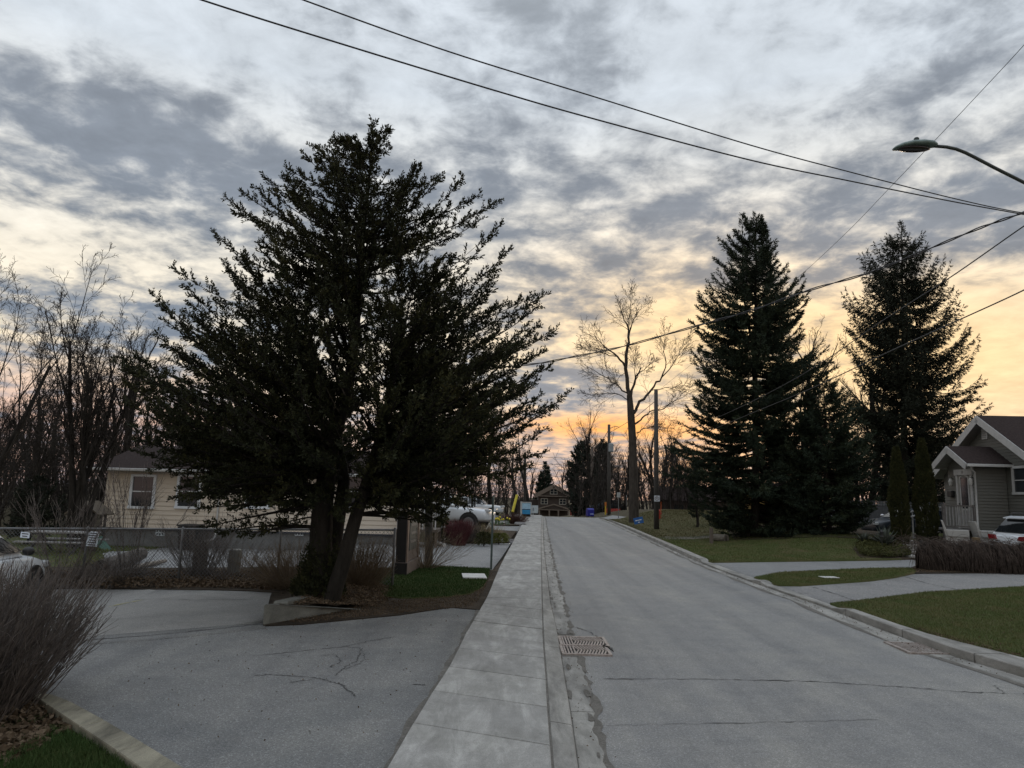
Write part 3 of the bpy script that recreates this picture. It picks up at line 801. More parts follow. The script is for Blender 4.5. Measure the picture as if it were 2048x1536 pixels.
grass('house_lawn_blades', gpoly([(120, 1142), (210, 1128), (205, 1110), (330, 1098), (560, 1093), (830, 1087), (830, 1078), (230, 1076), (60, 1080)]), 10000, 0.08, 0.016, GS, 0.05, 17)
def litter(name, poly, n, s, stops, dz, seed, zf=None, up=0.02):
    P = scatter(poly, n, seed); r = np.random.default_rng(seed + 1)
    z = (H(P[:, 0], P[:, 1]) if zf is None else zf(P[:, 0], P[:, 1])) + dz + r.uniform(0, up, n)
    c = np.stack([P[:, 0], P[:, 1], z], 1); d1 = r.normal(size=(n, 3)); d1[:, 2] *= 0.5; d1 /= np.linalg.norm(d1, axis=1)[:, None]
    d2 = np.cross(d1, r.normal(size=(n, 3))); d2 /= np.linalg.norm(d2, axis=1)[:, None]; sz = (s * r.uniform(0.5, 1.4, n))[:, None]
    V = np.stack([c - d1 * sz, c + d2 * sz * .55, c + d1 * sz, c - d2 * sz * .55], 1)
    idx = np.arange(n)[:, None] * 4; T = np.concatenate([idx + [0, 1, 2], idx + [0, 2, 3]])
    o = np_mesh('leaf_litter', V.reshape(-1, 3), T, leafmat(name, stops, 3, 0.9, 30)); o['kind'] = 'stuff'; return o
LB = [(0.3, (0.035, 0.024, 0.016, 1)), (0.5, (0.10, 0.07, 0.045, 1)), (0.7, (0.19, 0.145, 0.10, 1))]
litter('fence_litter', gpoly([(100, 1182), (300, 1183), (560, 1190), (640, 1165), (560, 1150), (300, 1150), (100, 1150)]), 14000, 0.030, LB, 0.08, 21, up=.05)
litter('verge_litter', gpoly([(985, 1150), (960, 1205), (945, 1222), (800, 1236), (600, 1256), (560, 1255), (752, 1213), (900, 1198), (962, 1180)]), 9000, 0.011, LB, 0.072, 22)
litter('bed_litter', [(c1.x + .2, c1.y + .5), (end.x, end.y + .1), (end.x + .3, 15), (c1.x + .3, 16)], 7000, 0.02, LB, 0.05, 23, zf=lambda x, y: H(x, y) + bed_h(x, y))
litter('corner_litter', a_[:3] + [(-3.5, 5.0), (-5.5, 5.2), (-5.5, 7)], 5000, 0.035, LB, 0.07, 24, up=.04)
litter('hedge_litter', gpoly([(1825, 1143), (1832, 1150), (2048, 1148), (2150, 1147), (2150, 1134), (1850, 1138)]), 6000, 0.022, LB, 0.08, 25)
litter('gutter_litter', [(fK(q), q) for q in np.arange(5, 30, 1.0)] + [(fG(q) + .12, q) for q in np.arange(29, 4, -1.0)], 500, 0.010, LB, 0.015, 26)
litter('right_gutter_litter', [(gE(q), q) for q in np.arange(7, 40, 1.0)] + [(gF(q) - .02, q) for q in np.arange(39, 6, -1.0)], 700, 0.012, LB, 0.018, 27)
litter('driveway_litter', gpoly([(300, 1300), (560, 1262), (800, 1242), (930, 1228), (880, 1340), (780, 1500), (420, 1520), (150, 1400)]), 260, 0.010, LB, 0.058, 31)
litter('lawn_litter', edge(gB, 8.0, D2a, 8, .02) + gpoly([(1700, 1213), (1850, 1193), (2048, 1181)]) + [(13.0, G(2048, 1181).y), (9.0, 8.0)], 900, 0.014, LB, 0.115, 32)
litter('kerb_edge_litter', [(gB(q) + .01, q) for q in np.arange(7, 13, 1.0)] + [(gB(q) + .22, q) for q in np.arange(12, 6, -1.0)], 1500, 0.012, LB, 0.11, 28)

# ------------------------------------------------------------------ plant geometry kit
class Buf:
    def __init__(self): self.V = []; self.T = []; self.n = 0
    def add(self, V, T):
        self.V.append(V); self.T.append(T + self.n); self.n += len(V)
    def build(self, name, mat, parent=None, kind=None, smooth=False):
        o = np_mesh(name, np.concatenate(self.V), np.concatenate(self.T), mat, parent, smooth)
        if kind: o['kind'] = kind
        return o
def norm(a): return a / (np.linalg.norm(a, axis=-1, keepdims=True) + 1e-9)
def frames(D, r):
    D = norm(D); R = r.normal(size=D.shape); U = norm(np.cross(D, R)); Vv = np.cross(D, U)
    return U, Vv, D
def instance(tv, tt, P, D, sc, r):
    """copies of a small sprig: its local z goes along D"""
    U, Vv, Dn = frames(D, r); s = np.asarray(sc)[:, None, None]
    V = (tv[None, :, 0:1] * U[:, None] + tv[None, :, 1:2] * Vv[:, None] + tv[None, :, 2:3] * Dn[:, None]) * s + P[:, None]
    n, m = len(P), len(tv)
    T = (tt[None] + (np.arange(n) * m)[:, None, None]).reshape(-1, 3)
    return V.reshape(-1, 3), T
def sprig(n, length, spread, width, seed, curl=0.0, tri=False):
    """n thin pointed leaves fanning round an axis"""
    r = np.random.default_rng(seed); V = []; T = []
    for i in range(n):
        t = i / n; b = np.array([0, 0, length * 0.75 * t]); a = r.uniform(0, 2 * np.pi)
        d = np.array([math.cos(a) * spread, math.sin(a) * spread, 0.6 + 0.6 * t]); d /= np.linalg.norm(d)
        L = length * (0.55 - 0.25 * t) * r.uniform(.7, 1.2); s = np.cross(d, r.normal(size=3)); s /= np.linalg.norm(s)
        k = len(V)
        if tri:
            V += [b - s * width * 1.1, b + s * width * 1.1, b + d * L]; T += [(k, k + 1, k + 2)]; continue
        V += [b - s * width * .5, b + d * L * .45 + s * width, b + d * L + np.array([0, 0, curl * L]), b + d * L * .45 - s * width]
        T += [(k, k + 1, k + 2), (k, k + 2, k + 3)]
    return np.array(V), np.array(T)
def segs(buf, P0, P1, R0, R1, k=4):
    P0, P1 = np.asarray(P0, float), np.asarray(P1, float); R0, R1 = np.asarray(R0, float), np.asarray(R1, float); n = len(P0)
    if n == 0: return
    D = norm(P1 - P0); ref = np.where(np.abs(D[:, 2:3]) < 0.9, np.array([[0, 0, 1.0]]), np.array([[1.0, 0, 0]]))
    U = norm(np.cross(D, ref)); W_ = np.cross(D, U); V = np.zeros((n, 2, k, 3)); P1 = P1 + D * R1[:, None] * .4
    for j in range(k):
        a = 2 * math.pi * j / k; o = U * math.cos(a) + W_ * math.sin(a)
        V[:, 0, j] = P0 + o * R0[:, None]; V[:, 1, j] = P1 + o * R1[:, None]
    t = []
    for j in range(k):
        j2 = (j + 1) % k; t += [(j, j2, k + j2), (j, k + j2, k + j)]
    T = (np.array(t)[None] + (np.arange(n) * 2 * k)[:, None, None]).reshape(-1, 3)
    buf.add(V.reshape(-1, 3), T)
class Wood:
    def __init__(self): self.a = []; self.b = []; self.r = []; self.s = []
    def seg(self, a, b, r, s): self.a.append(a); self.b.append(b); self.r.append(r); self.s.append(s)
    def path(self, pts, rads):
        for i in range(len(pts) - 1): self.seg(pts[i], pts[i + 1], rads[i], rads[i + 1])
    def fill(self, buf, lo=0, hi=1e9, k=4):
        r = np.array(self.r); m = (r >= lo) & (r < hi)
        a, b, s = np.array(self.a), np.array(self.b), np.array(self.s)
        segs(buf, a[m], b[m], r[m], s[m], k)
def bez(p0, p1, p2, n):
    t = np.linspace(0, 1, n)[:, None]; return (1 - t) ** 2 * p0 + 2 * t * (1 - t) * p1 + t * t * p2
def tz(v): return np.array(v, float)

# bare tree growth: limbs -> branches -> twigs
def grow(w, p, d, L, r0, lev, r, P):
    n = P['steps'][lev]; pts = [p]; rads = [r0]; dd = d / np.linalg.norm(d)
    r1 = r0 * P['taper'][lev]
    for i in range(n):
        dd = dd + r.normal(size=3) * P['wob'][lev] + np.array([0, 0, P['up'][lev]]); dd /= np.linalg.norm(dd)
        pts.append(pts[-1] + dd * L / n); rads.append(max(P['rmin'], r0 + (r1 - r0) * (i + 1) / n))
    w.path(pts, rads)
    if lev + 1 >= len(P['steps']): return
    limbs(w, pts, rads, L, lev, r, P)
def limbs(w, pts, rads, L, lev, r, P, start=None):
    nc = P['kids'][lev]; nc = max(1, int(nc * r.uniform(.8, 1.2))); n = len(pts) - 1
    s0 = P['start'][lev] if start is None else start
    side = r.uniform(0, 2 * np.pi)
    for c in range(nc):
        t = (s0 + (1 - s0) * (c + r.uniform(0, .9)) / nc) * n; i = min(int(t), n - 1); u = t - i
        a = np.asarray(pts[i]); b = np.asarray(pts[i + 1]); q = a + (b - a) * u; ax = (b - a) / (np.linalg.norm(b - a) + 1e-9)
        side += 2.4 + r.normal() * .5
        o = np.cross(ax, [0.3, 0.2, 1.0]); o /= np.linalg.norm(o) + 1e-9; o2 = np.cross(ax, o)
        out = o * math.cos(side) + o2 * math.sin(side)
        ang = P['ang'][lev] * r.uniform(.7, 1.3)
        d = ax * math.cos(ang) + out * math.sin(ang)
        rr = (rads[i] * (1 - u) + rads[i + 1] * u) * P['rr'][lev] * r.uniform(.7, 1.1)
        LL = L * P['lr'][lev] * r.uniform(.6, 1.15) * (1.15 - 0.55 * t / n)
        grow(w, q, d, LL, max(rr, P['rmin']), lev + 1, r, P)
BARE = dict(steps=[6, 5, 4, 4, 3], taper=[.45, .4, .4, .45, .5], wob=[.10, .14, .17, .20, .22], up=[.04, .07, .06, .04, .02], rmin=.006,
            kids=[7, 6, 5, 4], start=[.25, .2, .2, .15], ang=[.65, .7, .75, .8], rr=[.6, .55, .6, .6], lr=[.55, .55, .5, .5])
def bare_tree_mesh(seed, height, rad, P, stems=1, lean=0.0, clear=.3):
    r = np.random.default_rng(seed); w = Wood()
    for s in range(stems):
        a = r.uniform(0, 6.28); d = np.array([math.cos(a) * .10, math.sin(a) * .10, 1.0])
        base = np.array([math.cos(a), math.sin(a), 0]) * rad * (.6 if stems > 1 else 0)
        Q = dict(P); Q['start'] = [clear] + P['start'][1:]
        w.seg(np.array([0, 0, -.3]), base + [0, 0, .25], rad, rad * .6)
        grow(w, base, d + [lean, 0, 0], height * r.uniform(.75, 1) * .8, rad * (.5 if stems > 1 else 1), 0, r, Q)
    return w
def wood_tree(name, w, label, cat, loc, rz=0, group=None, bark=BARK, twig=TWIG, split=0.05):
    t = thing(name, label, cat, loc, rz, group)
    b1 = Buf(); w.fill(b1, split, 1e9, 7); b1.build('trunk', bark, t, smooth=True)
    b2 = Buf(); w.fill(b2, 0, split, 3); b2.build('crown', twig, t, 'stuff')
    return t

# ------------------------------------------------------------------ the big cedar beside the pavement
def cedar():
    r = np.random.default_rng(5)
    Yt = 12.9
    bx = A(640, 1190, Yt).x; bz = Hf(bx, Yt) + .27
    t = thing('cedar_tree', 'huge dark spreading cedar tree with twin trunks behind the low concrete wall', 'tree', (0, 0, 0))
    def PX(px, py, dy=0.0):
        v = A(px, py, Yt + dy); return np.array(v)
    w = Wood()
    base = PX(645, 1192); base[2] = bz - .1
    # main trunk, second trunk leaning right, leader
    m1 = [base, PX(640, 1100), PX(645, 1010), PX(660, 900, .1), PX(700, 760, .1), PX(715, 620, .2), PX(725, 480, .1), PX(738, 360), PX(747, 262)]
    tr1 = [.25, .20, .18, .15, .10, .07, .045, .028, .010]
    base2 = PX(660, 1198, -.35); base2[2] = bz - .12
    m2 = [base2, PX(688, 1120, -.4), PX(712, 1030, -.4), PX(745, 930, -.4), PX(768, 840, -.35), PX(785, 760, -.3), PX(800, 690, -.25), PX(812, 640, -.2), PX(822, 590)]
    tr2 = [.15, .125, .11, .095, .07, .05, .035, .02, .008]
    base3 = PX(655, 1190, .3); base3[2] = bz - .1
    m3 = [base3, PX(668, 1080, .45), PX(690, 960, .6), PX(668, 850, .6), PX(645, 760, .5), PX(625, 690, .3), PX(612, 630, .1)]
    tr3 = [.17, .14, .11, .08, .05, .03, .012]
    stems = []
    for m, rr in ((m1, tr1), (m2, tr2), (m3, tr3)):
        P = []; R = []
        for i in range(len(m) - 1):
            for u in np.linspace(0, 1, 5)[:-1]:
                P.append(m[i] * (1 - u) + m[i + 1] * u); R.append(rr[i] * (1 - u) + rr[i + 1] * u)
        P.append(m[-1]); R.append(rr[-1]); P = np.array(P)
        P[1:-1] = (P[:-2] + 2 * P[1:-1] + P[2:]) / 4; stems.append((P, R))
    b = Buf()
    for P, R in stems:
        ww = Wood(); ww.path(P, R); ww.fill(b, 0, 1e9, 9)
    b.build('trunk', BARK, t, smooth=True)
    # limb tips: seen in outline, then the ones nearer and farther than the trunk
    tips = [(258, 735), (268, 770), (245, 800), (300, 583), (345, 535), (262, 850), (272, 900), (300, 940), (345, 995), (372, 962), (330, 640), (350, 700), (310, 820),
            (448, 392), (480, 382), (425, 462), (442, 520), (470, 560), (500, 610), (380, 605), (430, 600), (530, 355), (572, 335), (622, 292), (605, 400), (650, 360), (560, 430), (520, 480),
            (680, 276), (712, 300), (772, 262), (835, 330), (820, 360), (805, 400), (852, 360), (882, 352), (925, 355), (958, 390), (1000, 400), (985, 470), (1003, 448), (1020, 497), (960, 440),
            (990, 540), (1070, 590), (1095, 587), (1078, 610), (1080, 650), (1050, 690), (1113, 660), (1090, 700), (1102, 732), (1075, 760), (1135, 785), (1105, 812), (1085, 790), (1095, 855),
            (1060, 850), (1092, 905), (1060, 935), (1030, 900), (1000, 960), (975, 1000), (940, 1015), (890, 1035), (850, 1045), (800, 1030), (760, 1010), (720, 1000),
            (410, 1055), (440, 1068), (480, 1072), (525, 1062), (560, 1050), (590, 1020), (500, 1000), (430, 985), (395, 1000), (620, 985), (460, 930), (380, 905), (330, 900)]
    limbs_ = []
    def stem_at(z, px):
        best = None
        for P, R in stems:
            i = int(np.argmin(np.abs(P[:, 2] - z)))
            sc = abs(P[i, 0] - px) * .6 + max(0, z - P[-1, 2]) * 3
            if best is None or sc < best[0]: best = (sc, P[i], R[i])
        return best[1], best[2]
    def limb(tip, heavy=1.0):
        dx = abs(tip[0] - (PX(700, 700)[0])); rad = np.linalg.norm(tip[:2] - np.array([PX(690, 700)[0], Yt]))
        zo = tip[2] - .10 - (.30 + .10 * min(1, (tip[2] - 3) / 4)) * rad * r.uniform(.75, 1.1) if tip[2] > 3.0 else max(tip[2] + .15, bz + 1.0 + r.uniform(0, .6))
        zo = max(zo, bz + .95)
        o, rr = stem_at(zo, tip[0]); o = o.copy()
        L = np.linalg.norm(tip - o)
        mid = o * .45 + tip * .55; mid[2] -= (.13 if tip[2] > 2.4 else -.10) * L; mid += r.normal(size=3) * .05 * L
        n = max(6, int(L / .16)); pts = bez(o, mid, tip, n); rads = np.linspace(min(rr * .5, .014 + .012 * L), .004, n)
        w.path(pts, rads); limbs_.append((pts, L)); return pts, L
    for px, py in tips:
        dy = r.uniform(-1.2, 1.2)
        c = 690; f = abs(px - c) / 440.0
        limb(PX(px, py, dy * (1 - .5 * f)))
    # envelope half widths by height, for tips in front of and behind the trunk
    env = [(1050, 400, 900), (960, 330, 1030), (850, 262, 1095), (740, 250, 1100), (650, 330, 1095), (560, 400, 1040), (470, 440, 995), (400, 450, 985), (340, 560, 850), (280, 660, 790)]
    ev = np.array(env[::-1], float)
    for i in range(540):
        py = r.uniform(285, 1035) if i % 3 else r.uniform(560, 1040)
        if i % 4 == 1: py = r.uniform(270, 740)
        lo, hi = np.interp(py, ev[:, 0], ev[:, 1]), np.interp(py, ev[:, 0], ev[:, 2])
        a = r.uniform(0, 2 * np.pi); cx, hw = (lo + hi) / 2, (hi - lo) / 2 * (r.uniform(.45, .93) if i % 4 != 1 else r.uniform(.10, .75))
        wx = PX(cx + hw, py)[0] - PX(cx, py)[0]
        tip = PX(cx + hw * math.cos(a), py, wx * math.sin(a) * .88)
        # keep height true for tips at other depths
        ref = PX(cx, py); tip[2] = ref[2] + (tip[2] - ref[2]) * .3; tip[0] = ref[0] + wx * math.cos(a)
        limb(tip)
    for i in range(130):
        py = r.uniform(660, 1015); lo, hi = np.interp(py, ev[:, 0], ev[:, 1]), np.interp(py, ev[:, 0], ev[:, 2]); s = 1 if i % 2 else -1
        a = r.normal() * .55 + (0 if s > 0 else np.pi); cx, hw = (lo + hi) / 2, (hi - lo) / 2 * r.uniform(.70, .98); ref = PX(cx, py); wx = PX(cx + hw, py)[0] - ref[0]
        tip = ref.copy(); tip[0] += wx * math.cos(a); tip[1] += wx * math.sin(a) * .9; limb(tip)
    for i in range(120):
        py = r.uniform(520, 800); a = r.uniform(0, 6.283); q = r.uniform(.4, 1.7); c0 = 700 + (i % 3) * 35
        ref = PX(c0, py); tip = ref + np.array([math.cos(a) * q, math.sin(a) * q, 0]); limb(tip)
    for pa, pb in (((738, 360), (747, 243)), ((741, 330), (779, 262)), ((736, 345), (712, 296))):
        pp_ = [PX(*pa) * (1 - u) + PX(*pb) * u for u in np.linspace(0, 1, 7)]; w.path(pp_, np.linspace(.016, .004, 7)); limbs_.append((np.array(pp_), 1.5))
    # branchlets along limbs, tufts along branchlets
    SP, SD, SS = [], [], []
    for pts, L in limbs_:
        n = len(pts); nb = int(L * 15)
        for k in range(nb):
            t_ = 0.20 + 0.80 * (k + r.uniform(0, 1)) / nb; f = t_ * (n - 1); i = min(int(f), n - 2); u = f - i
            q = pts[i] * (1 - u) + pts[i + 1] * u; ax = norm(pts[i + 1] - pts[i])
            if r.uniform() < .22 and t_ < .8: continue
            bl = (0.10 + .33 * (1 - t_) ** .8) * min(1, .55 + L * .18) * r.uniform(.6, 1.25)
            out = norm(np.cross(ax, r.normal(size=3))); d = norm(ax * .8 + out * .75 + np.array([0, 0, .28]))
            m = max(2, int(bl / .055)); prev = q
            for j in range(m):
                d2 = norm(d + r.normal(size=3) * .18 + np.array([0, 0, .05])); nx = prev + d2 * bl / m
                if j > 0 or t_ > .5: SP.append(prev); SD.append(d2); SS.append((.62 + .38 * (1 - j / m)) * r.uniform(.75, 1.2))
                prev = nx
            w.seg(q, prev, .005, .002)
        # tight spire at the tip
        for k in range(int(8 + L)):
            t_ = 1 - .16 * (k / (8 + L)) ** 1.0; f = t_ * (n - 1); i = min(int(f), n - 2); u = f - i
            q = pts[i] * (1 - u) + pts[i + 1] * u; ax = norm(pts[i + 1] - pts[i])
            SP.append(q); SD.append(norm(ax + r.normal(size=3) * .30 + [0, 0, .15])); SS.append(.50 + .45 * (1 - t_) / .16)
    SP, SD, SS = np.array(SP), np.array(SD), np.array(SS)
    print('cedar tufts', len(SP))
    b = Buf(); third = r.integers(0, 3, len(SP))
    for k in range(3):
        tv, tt = sprig(5, .155, .66, .0165, 30 + k); m = third == k
        V, T = instance(tv, tt, SP[m], SD[m], SS[m] * 1.0, r); b.add(V, T)
    cr = b.build('crown', leafmat('cedar_foliage', [(0.3, (0.011, 0.013, 0.007, 1)), (0.5, (0.022, 0.026, 0.010, 1)), (0.64, (0.052, 0.050, 0.017, 1)), (0.76, (0.070, 0.045, 0.021, 1))], 0.9, .75, 7), t, 'stuff')
    b = Buf(); w.fill(b, 0.004, 1e9, 3); b.build('branches', BARK, cr, 'stuff')
    # low green skirt of shoots on the main trunk
    SP, SD, SS = [], [], []
    for i in range(900):
        z = abs(r.normal()) * .38; a = r.uniform(0, 6.28); rad = (.16 + .30 * math.exp(-z * 1.2)) * math.sqrt(r.uniform(.2, 1))
        SP.append(base + [math.cos(a) * rad - .05, math.sin(a) * rad - .1, z + .05]); SD.append([math.cos(a) * .5, math.sin(a) * .5, 1]); SS.append(r.uniform(.6, 1.2))
    tv, tt = sprig(6, .15, .6, .0135, 31); V, T = instance(tv, tt, np.array(SP), np.array(SD), np.array(SS), r)
    b = Buf(); b.add(V, T); b.build('trunk_shoots', bpy.data.materials['cedar_foliage'], t)
cedar()

# ------------------------------------------------------------------ spruces
def spruce(label, px, Y, base_z, prof, top_px, mat, seed, droop=.25, dens=1.0, twin=False, hang=False, group=None, leaf=.16, name='spruce_tree', nlim=None, twl=6, limbthin=1.0):
    """prof: (py, left px, right px) outline of the crown"""
    r = np.random.default_rng(seed); x0 = A(px, 900, Y).x
    t = thing(name, label, 'tree', (0, 0, 0), 0, group)
    top = np.array(A(top_px[0], top_px[1], Y)); base = np.array([x0, Y, base_z - .1]); w = Wood()
    n = 24; ax = [base + (top - base) * i / n + (r.normal(size=3) * .03 if 0 < i < n else 0) for i in range(n + 1)]
    rb = .011 * (top[2] - base_z) + .04; rads = [max(.012, rb * (1 - i / n) ** .8) for i in range(n + 1)]
    b = Buf(); ww = Wood(); ww.path(ax, rads)
    if twin:
        top2 = np.array(A(top_px[0] - 28, top_px[1] + 4, Y + .3)); k = int(n * .55); p0 = ax[k]; ww.path([p0, p0 * .5 + top2 * .5 + [-.25, 0, -1.4 * .3], top2], [rads[k] * .7, .05, .012]) ; ax2 = (p0, top2)
    ww.fill(b, 0, 1e9, 8); b.build('trunk', BARK, t, smooth=True)
    pr = np.array(sorted(prof), float); SP, SD, SS = [], [], []
    py_ = pr[0, 0]; cnt = 0
    ytop, ybot = pr[0, 0], pr[-1, 0]
    mpp = Y / F
    N = nlim or int((ybot - ytop) * mpp * 30 * dens)
    for i in range(N):
        u = (i + r.uniform(0, 1)) / N; py = ytop + (ybot - ytop) * u
        lo, hi = np.interp(py, pr[:, 0], pr[:, 1]), np.interp(py, pr[:, 0], pr[:, 2])
        a = r.uniform(0, 2 * np.pi) if i % 5 else (0 if r.uniform() < .5 else np.pi) + r.normal() * .25
        z = A(px, py, Y).z; f = (z - base[2]) / (top[2] - base[2]); axp = base + (top - base) * f
        cxw = A((lo + hi) / 2, py, Y).x; hw = (hi - lo) / 2 * mpp
        c = math.cos(a); R = (A(hi, py, Y).x - axp[0]) if c > 0 else (axp[0] - A(lo, py, Y).x)
        R = abs(R) * abs(c) + hw * (1 - abs(c)); R *= r.uniform(.50, 1.05) if i % 5 else r.uniform(.88, 1.05); R = max(R, .25)
        d = np.array([math.cos(a), math.sin(a), 0])
        rise = .10 + .42 * f ** 1.5
        tip = axp + d * R; tip[2] = z + R * (.10 if f > .45 else .02) + R * r.normal() * .13
        o = axp.copy(); o[2] = z - R * (rise - .05)
        if o[2] < base_z + .3: o[2] = base_z + .3
        mid = o * .4 + tip * .6; mid[2] = min(o[2], tip[2]) - R * droop * r.uniform(.1, .8); mid[:2] += r.normal(size=2) * R * .06
        m = max(4, int(R / .3)); pts = bez(o, mid, tip, m + 1); w.path(pts, np.linspace(.012 + .009 * R, .005, m + 1))
        nb = int(R * (9.5 + 4 * dens) * limbthin) + 3
        for k in range(nb):
            tt_ = .12 + .88 * (k + r.uniform(0, 1)) / nb; g = tt_ * m; j = min(int(g), m - 1); q = pts[j] * (1 - g + j) + pts[j + 1] * (g - j)
            av = norm(pts[j + 1] - pts[j]); side = norm(np.cross(av, [0, 0, 1])) * (1 if k % 2 else -1)
            bl = (.12 + .55 * (1 - tt_) * min(1, R / 2.2)) * r.uniform(.6, 1.3)
            dd = norm(av * .75 + side * r.uniform(.2, .9) + np.array([0, 0, (-.75 if hang else -.08) + r.normal() * .12]))
            mm = max(1, int(bl / leaf * 1.25))
            for h in range(mm):
                SP.append(q + dd * bl * (h + .3) / mm); SD.append(norm(dd + r.normal(size=3) * .22)); SS.append(r.uniform(.75, 1.25))
        SP.append(tip); SD.append(norm(tip - pts[-2]) + [0, 0, .2]); SS.append(1.0)
    for tp, bt in ([(top, base)] + ([(top2, p0)] if twin else [])):
        for k in range(70):
            u = (k / 70) ** 1.2; q = tp - (tp - bt) * u * (.10 if not twin else .22); a = r.uniform(0, 6.28); s = .04 + u * 1.1 * (.35 if not twin else .3)
            q2 = q + np.array([math.cos(a), math.sin(a), 0]) * s * r.uniform(.2, 1); SP.append(q2); SD.append([math.cos(a) * .8, math.sin(a) * .8, .75]); SS.append(.8)
    SP, SD, SS = np.array(SP), np.array(SD), np.array(SS); print(label, len(SP))
    b = Buf(); tv, tt = sprig(twl + 3, leaf * 1.35, .75, leaf * .11, seed, tri=True); V, T = instance(tv, tt, SP, SD, SS, r); b.add(V, T)
    cr = b.build('crown', mat, t, 'stuff'); b = Buf(); w.fill(b, 0, 1e9, 3); b.build('branches', BARK, cr, 'stuff')
    return t
SPR = leafmat('spruce_needles', [(0.3, (0.010, 0.017, 0.012, 1)), (0.5, (0.022, 0.033, 0.020, 1)), (0.7, (0.045, 0.055, 0.026, 1))], .8, .8, 4)
SPR2 = leafmat('dark_spruce_needles', [(0.3, (0.012, 0.015, 0.011, 1)), (0.5, (0.020, 0.025, 0.016, 1)), (0.7, (0.032, 0.036, 0.022, 1))], .8, .8, 4)
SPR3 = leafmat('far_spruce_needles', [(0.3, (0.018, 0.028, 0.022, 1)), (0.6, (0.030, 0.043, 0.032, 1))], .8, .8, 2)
YS1 = 33.0
spruce('tall dark spruce with a forked top, nearest the road pole on the right', 1505, YS1, Hf(A(1505, 900, YS1).x, YS1), [(440, 1495, 1522), (498, 1446, 1545), (540, 1420, 1565), (560, 1432, 1588), (600, 1400, 1620), (640, 1385, 1612), (680, 1402, 1600), (720, 1400, 1650), (747, 1380, 1655), (790, 1394, 1640), (842, 1373, 1650), (886, 1332, 1665), (943, 1352, 1670), (990, 1392, 1680), (1035, 1412, 1680), (1062, 1440, 1660)], (1512, 426), SPR, 41, twin=True, dens=1.3, leaf=.21, twl=4)
YS2 = 31.5
spruce('shorter bushy spruce at the lawn edge, between the two tall spruces', 1650, YS2, Hf(A(1650, 900, YS2).x, YS2), [(765, 1636, 1668), (800, 1600, 1700), (850, 1590, 1728), (900, 1570, 1742), (960, 1555, 1748), (1010, 1560, 1742), (1050, 1570, 1730), (1068, 1600, 1700)], (1648, 748), SPR, 42, dens=1.3, leaf=.20, twl=4)
YS3 = 44.0
spruce('tall drooping spruce rising behind the taupe bungalow', 1803, YS3, Hf(A(1803, 900, YS3).x, YS3), [(470, 1780, 1840), (500, 1745, 1850), (520, 1718, 1882), (560, 1735, 1890), (575, 1708, 1870), (620, 1695, 1920), (650, 1705, 1922), (700, 1692, 1932), (725, 1700, 1960), (760, 1712, 1945), (800, 1705, 1970), (850, 1725, 1950), (900, 1735, 1925), (960, 1740, 1900), (1010, 1745, 1890)], (1802, 446), SPR2, 43, droop=.6, dens=1.02, hang=True, leaf=.25, limbthin=.95, twl=4)
spruce('small dark yew-like conifer on the berm, left of the forked spruce', 1393, 41, Hf(A(1393, 900, 41).x, 41), [(925, 1388, 1400), (960, 1380, 1408), (1000, 1378, 1410), (1035, 1380, 1408)], (1394, 915), SPR, 45, dens=1.0, leaf=.12, name='conifer')
# far conifers past the crest
spruce('dark far conifer rising right of the brown gabled house', 1162, 105, -2.0, [(890, 1158, 1172), (920, 1140, 1185), (960, 1130, 1195), (990, 1132, 1200), (1030, 1148, 1200)], (1165, 884), SPR3, 46, dens=.5, leaf=.5, group=None)
spruce('dark far conifer just left of the pole with the transformer', 1203, 112, -2.0, [(888, 1198, 1212), (930, 1188, 1222), (980, 1184, 1222), (1030, 1188, 1220)], (1205, 881), SPR3, 47, dens=.5, leaf=.5)
spruce('hazy far conifer standing behind the left side of the brown gabled house', 1090, 210, -5.0, [(935, 1086, 1094), (960, 1078, 1102), (990, 1070, 1108), (1020, 1066, 1110)], (1090, 926), SPR3, 48, dens=.22, leaf=.9)

# columnar cedars by the house steps
def column_tree(label, px, top_px, Y, wpx, seed):
    r = np.random.default_rng(seed); b0 = A(px, 1080, Y); x0 = b0.x; z0 = Hf(x0, Y); top = A(px, top_px, Y).z
    t = thing('columnar_cedar', label, 'tree', (x0, Y, z0), 0, None)
    h = top - z0; R = wpx / 2 * Y / F; MB().tube([(0, 0, -.1), (0, 0, h * .8)], [.06, .02], 6).build('trunk', BARK, t)
    n = 4200; u = r.uniform(0, 1, n) ** .9; a = r.uniform(0, 2 * np.pi, n)
    prof = R * np.minimum(1, .78 + u * .6) * np.where(u > .42, np.clip((1 - u) / .58, 0, 1) ** .72 + .03, 1.0)
    prof *= (1 + .13 * np.sin(a * 3 + u * 14) + .09 * np.sin(a * 7 - u * 31))
    rr = prof * r.uniform(.72, 1.04, n) ** .5
    P = np.stack([np.cos(a) * rr, np.sin(a) * rr, .05 + u * (h - .1)], 1)
    D = np.stack([np.cos(a) * .5, np.sin(a) * .5, np.ones(n)], 1)
    tv, tt = sprig(8, .20, .45, .015, seed, tri=True); V, T = instance(tv, tt, P, D, r.uniform(.6, 1.1, n), r); b = Buf(); b.add(V, T)
    b.build('crown', leafmat('arborvitae_foliage', [(0.3, (0.016, 0.020, 0.008, 1)), (0.5, (0.034, 0.038, 0.013, 1)), (0.7, (0.055, 0.052, 0.018, 1))], 2.0, .8, 9), t)
column_tree('slim columnar cedar left of the house steps railing', 1802, 897, 28.6, 31, 51)
column_tree('wider columnar cedar right of the house steps railing', 1855, 880, 28.3, 37, 52)

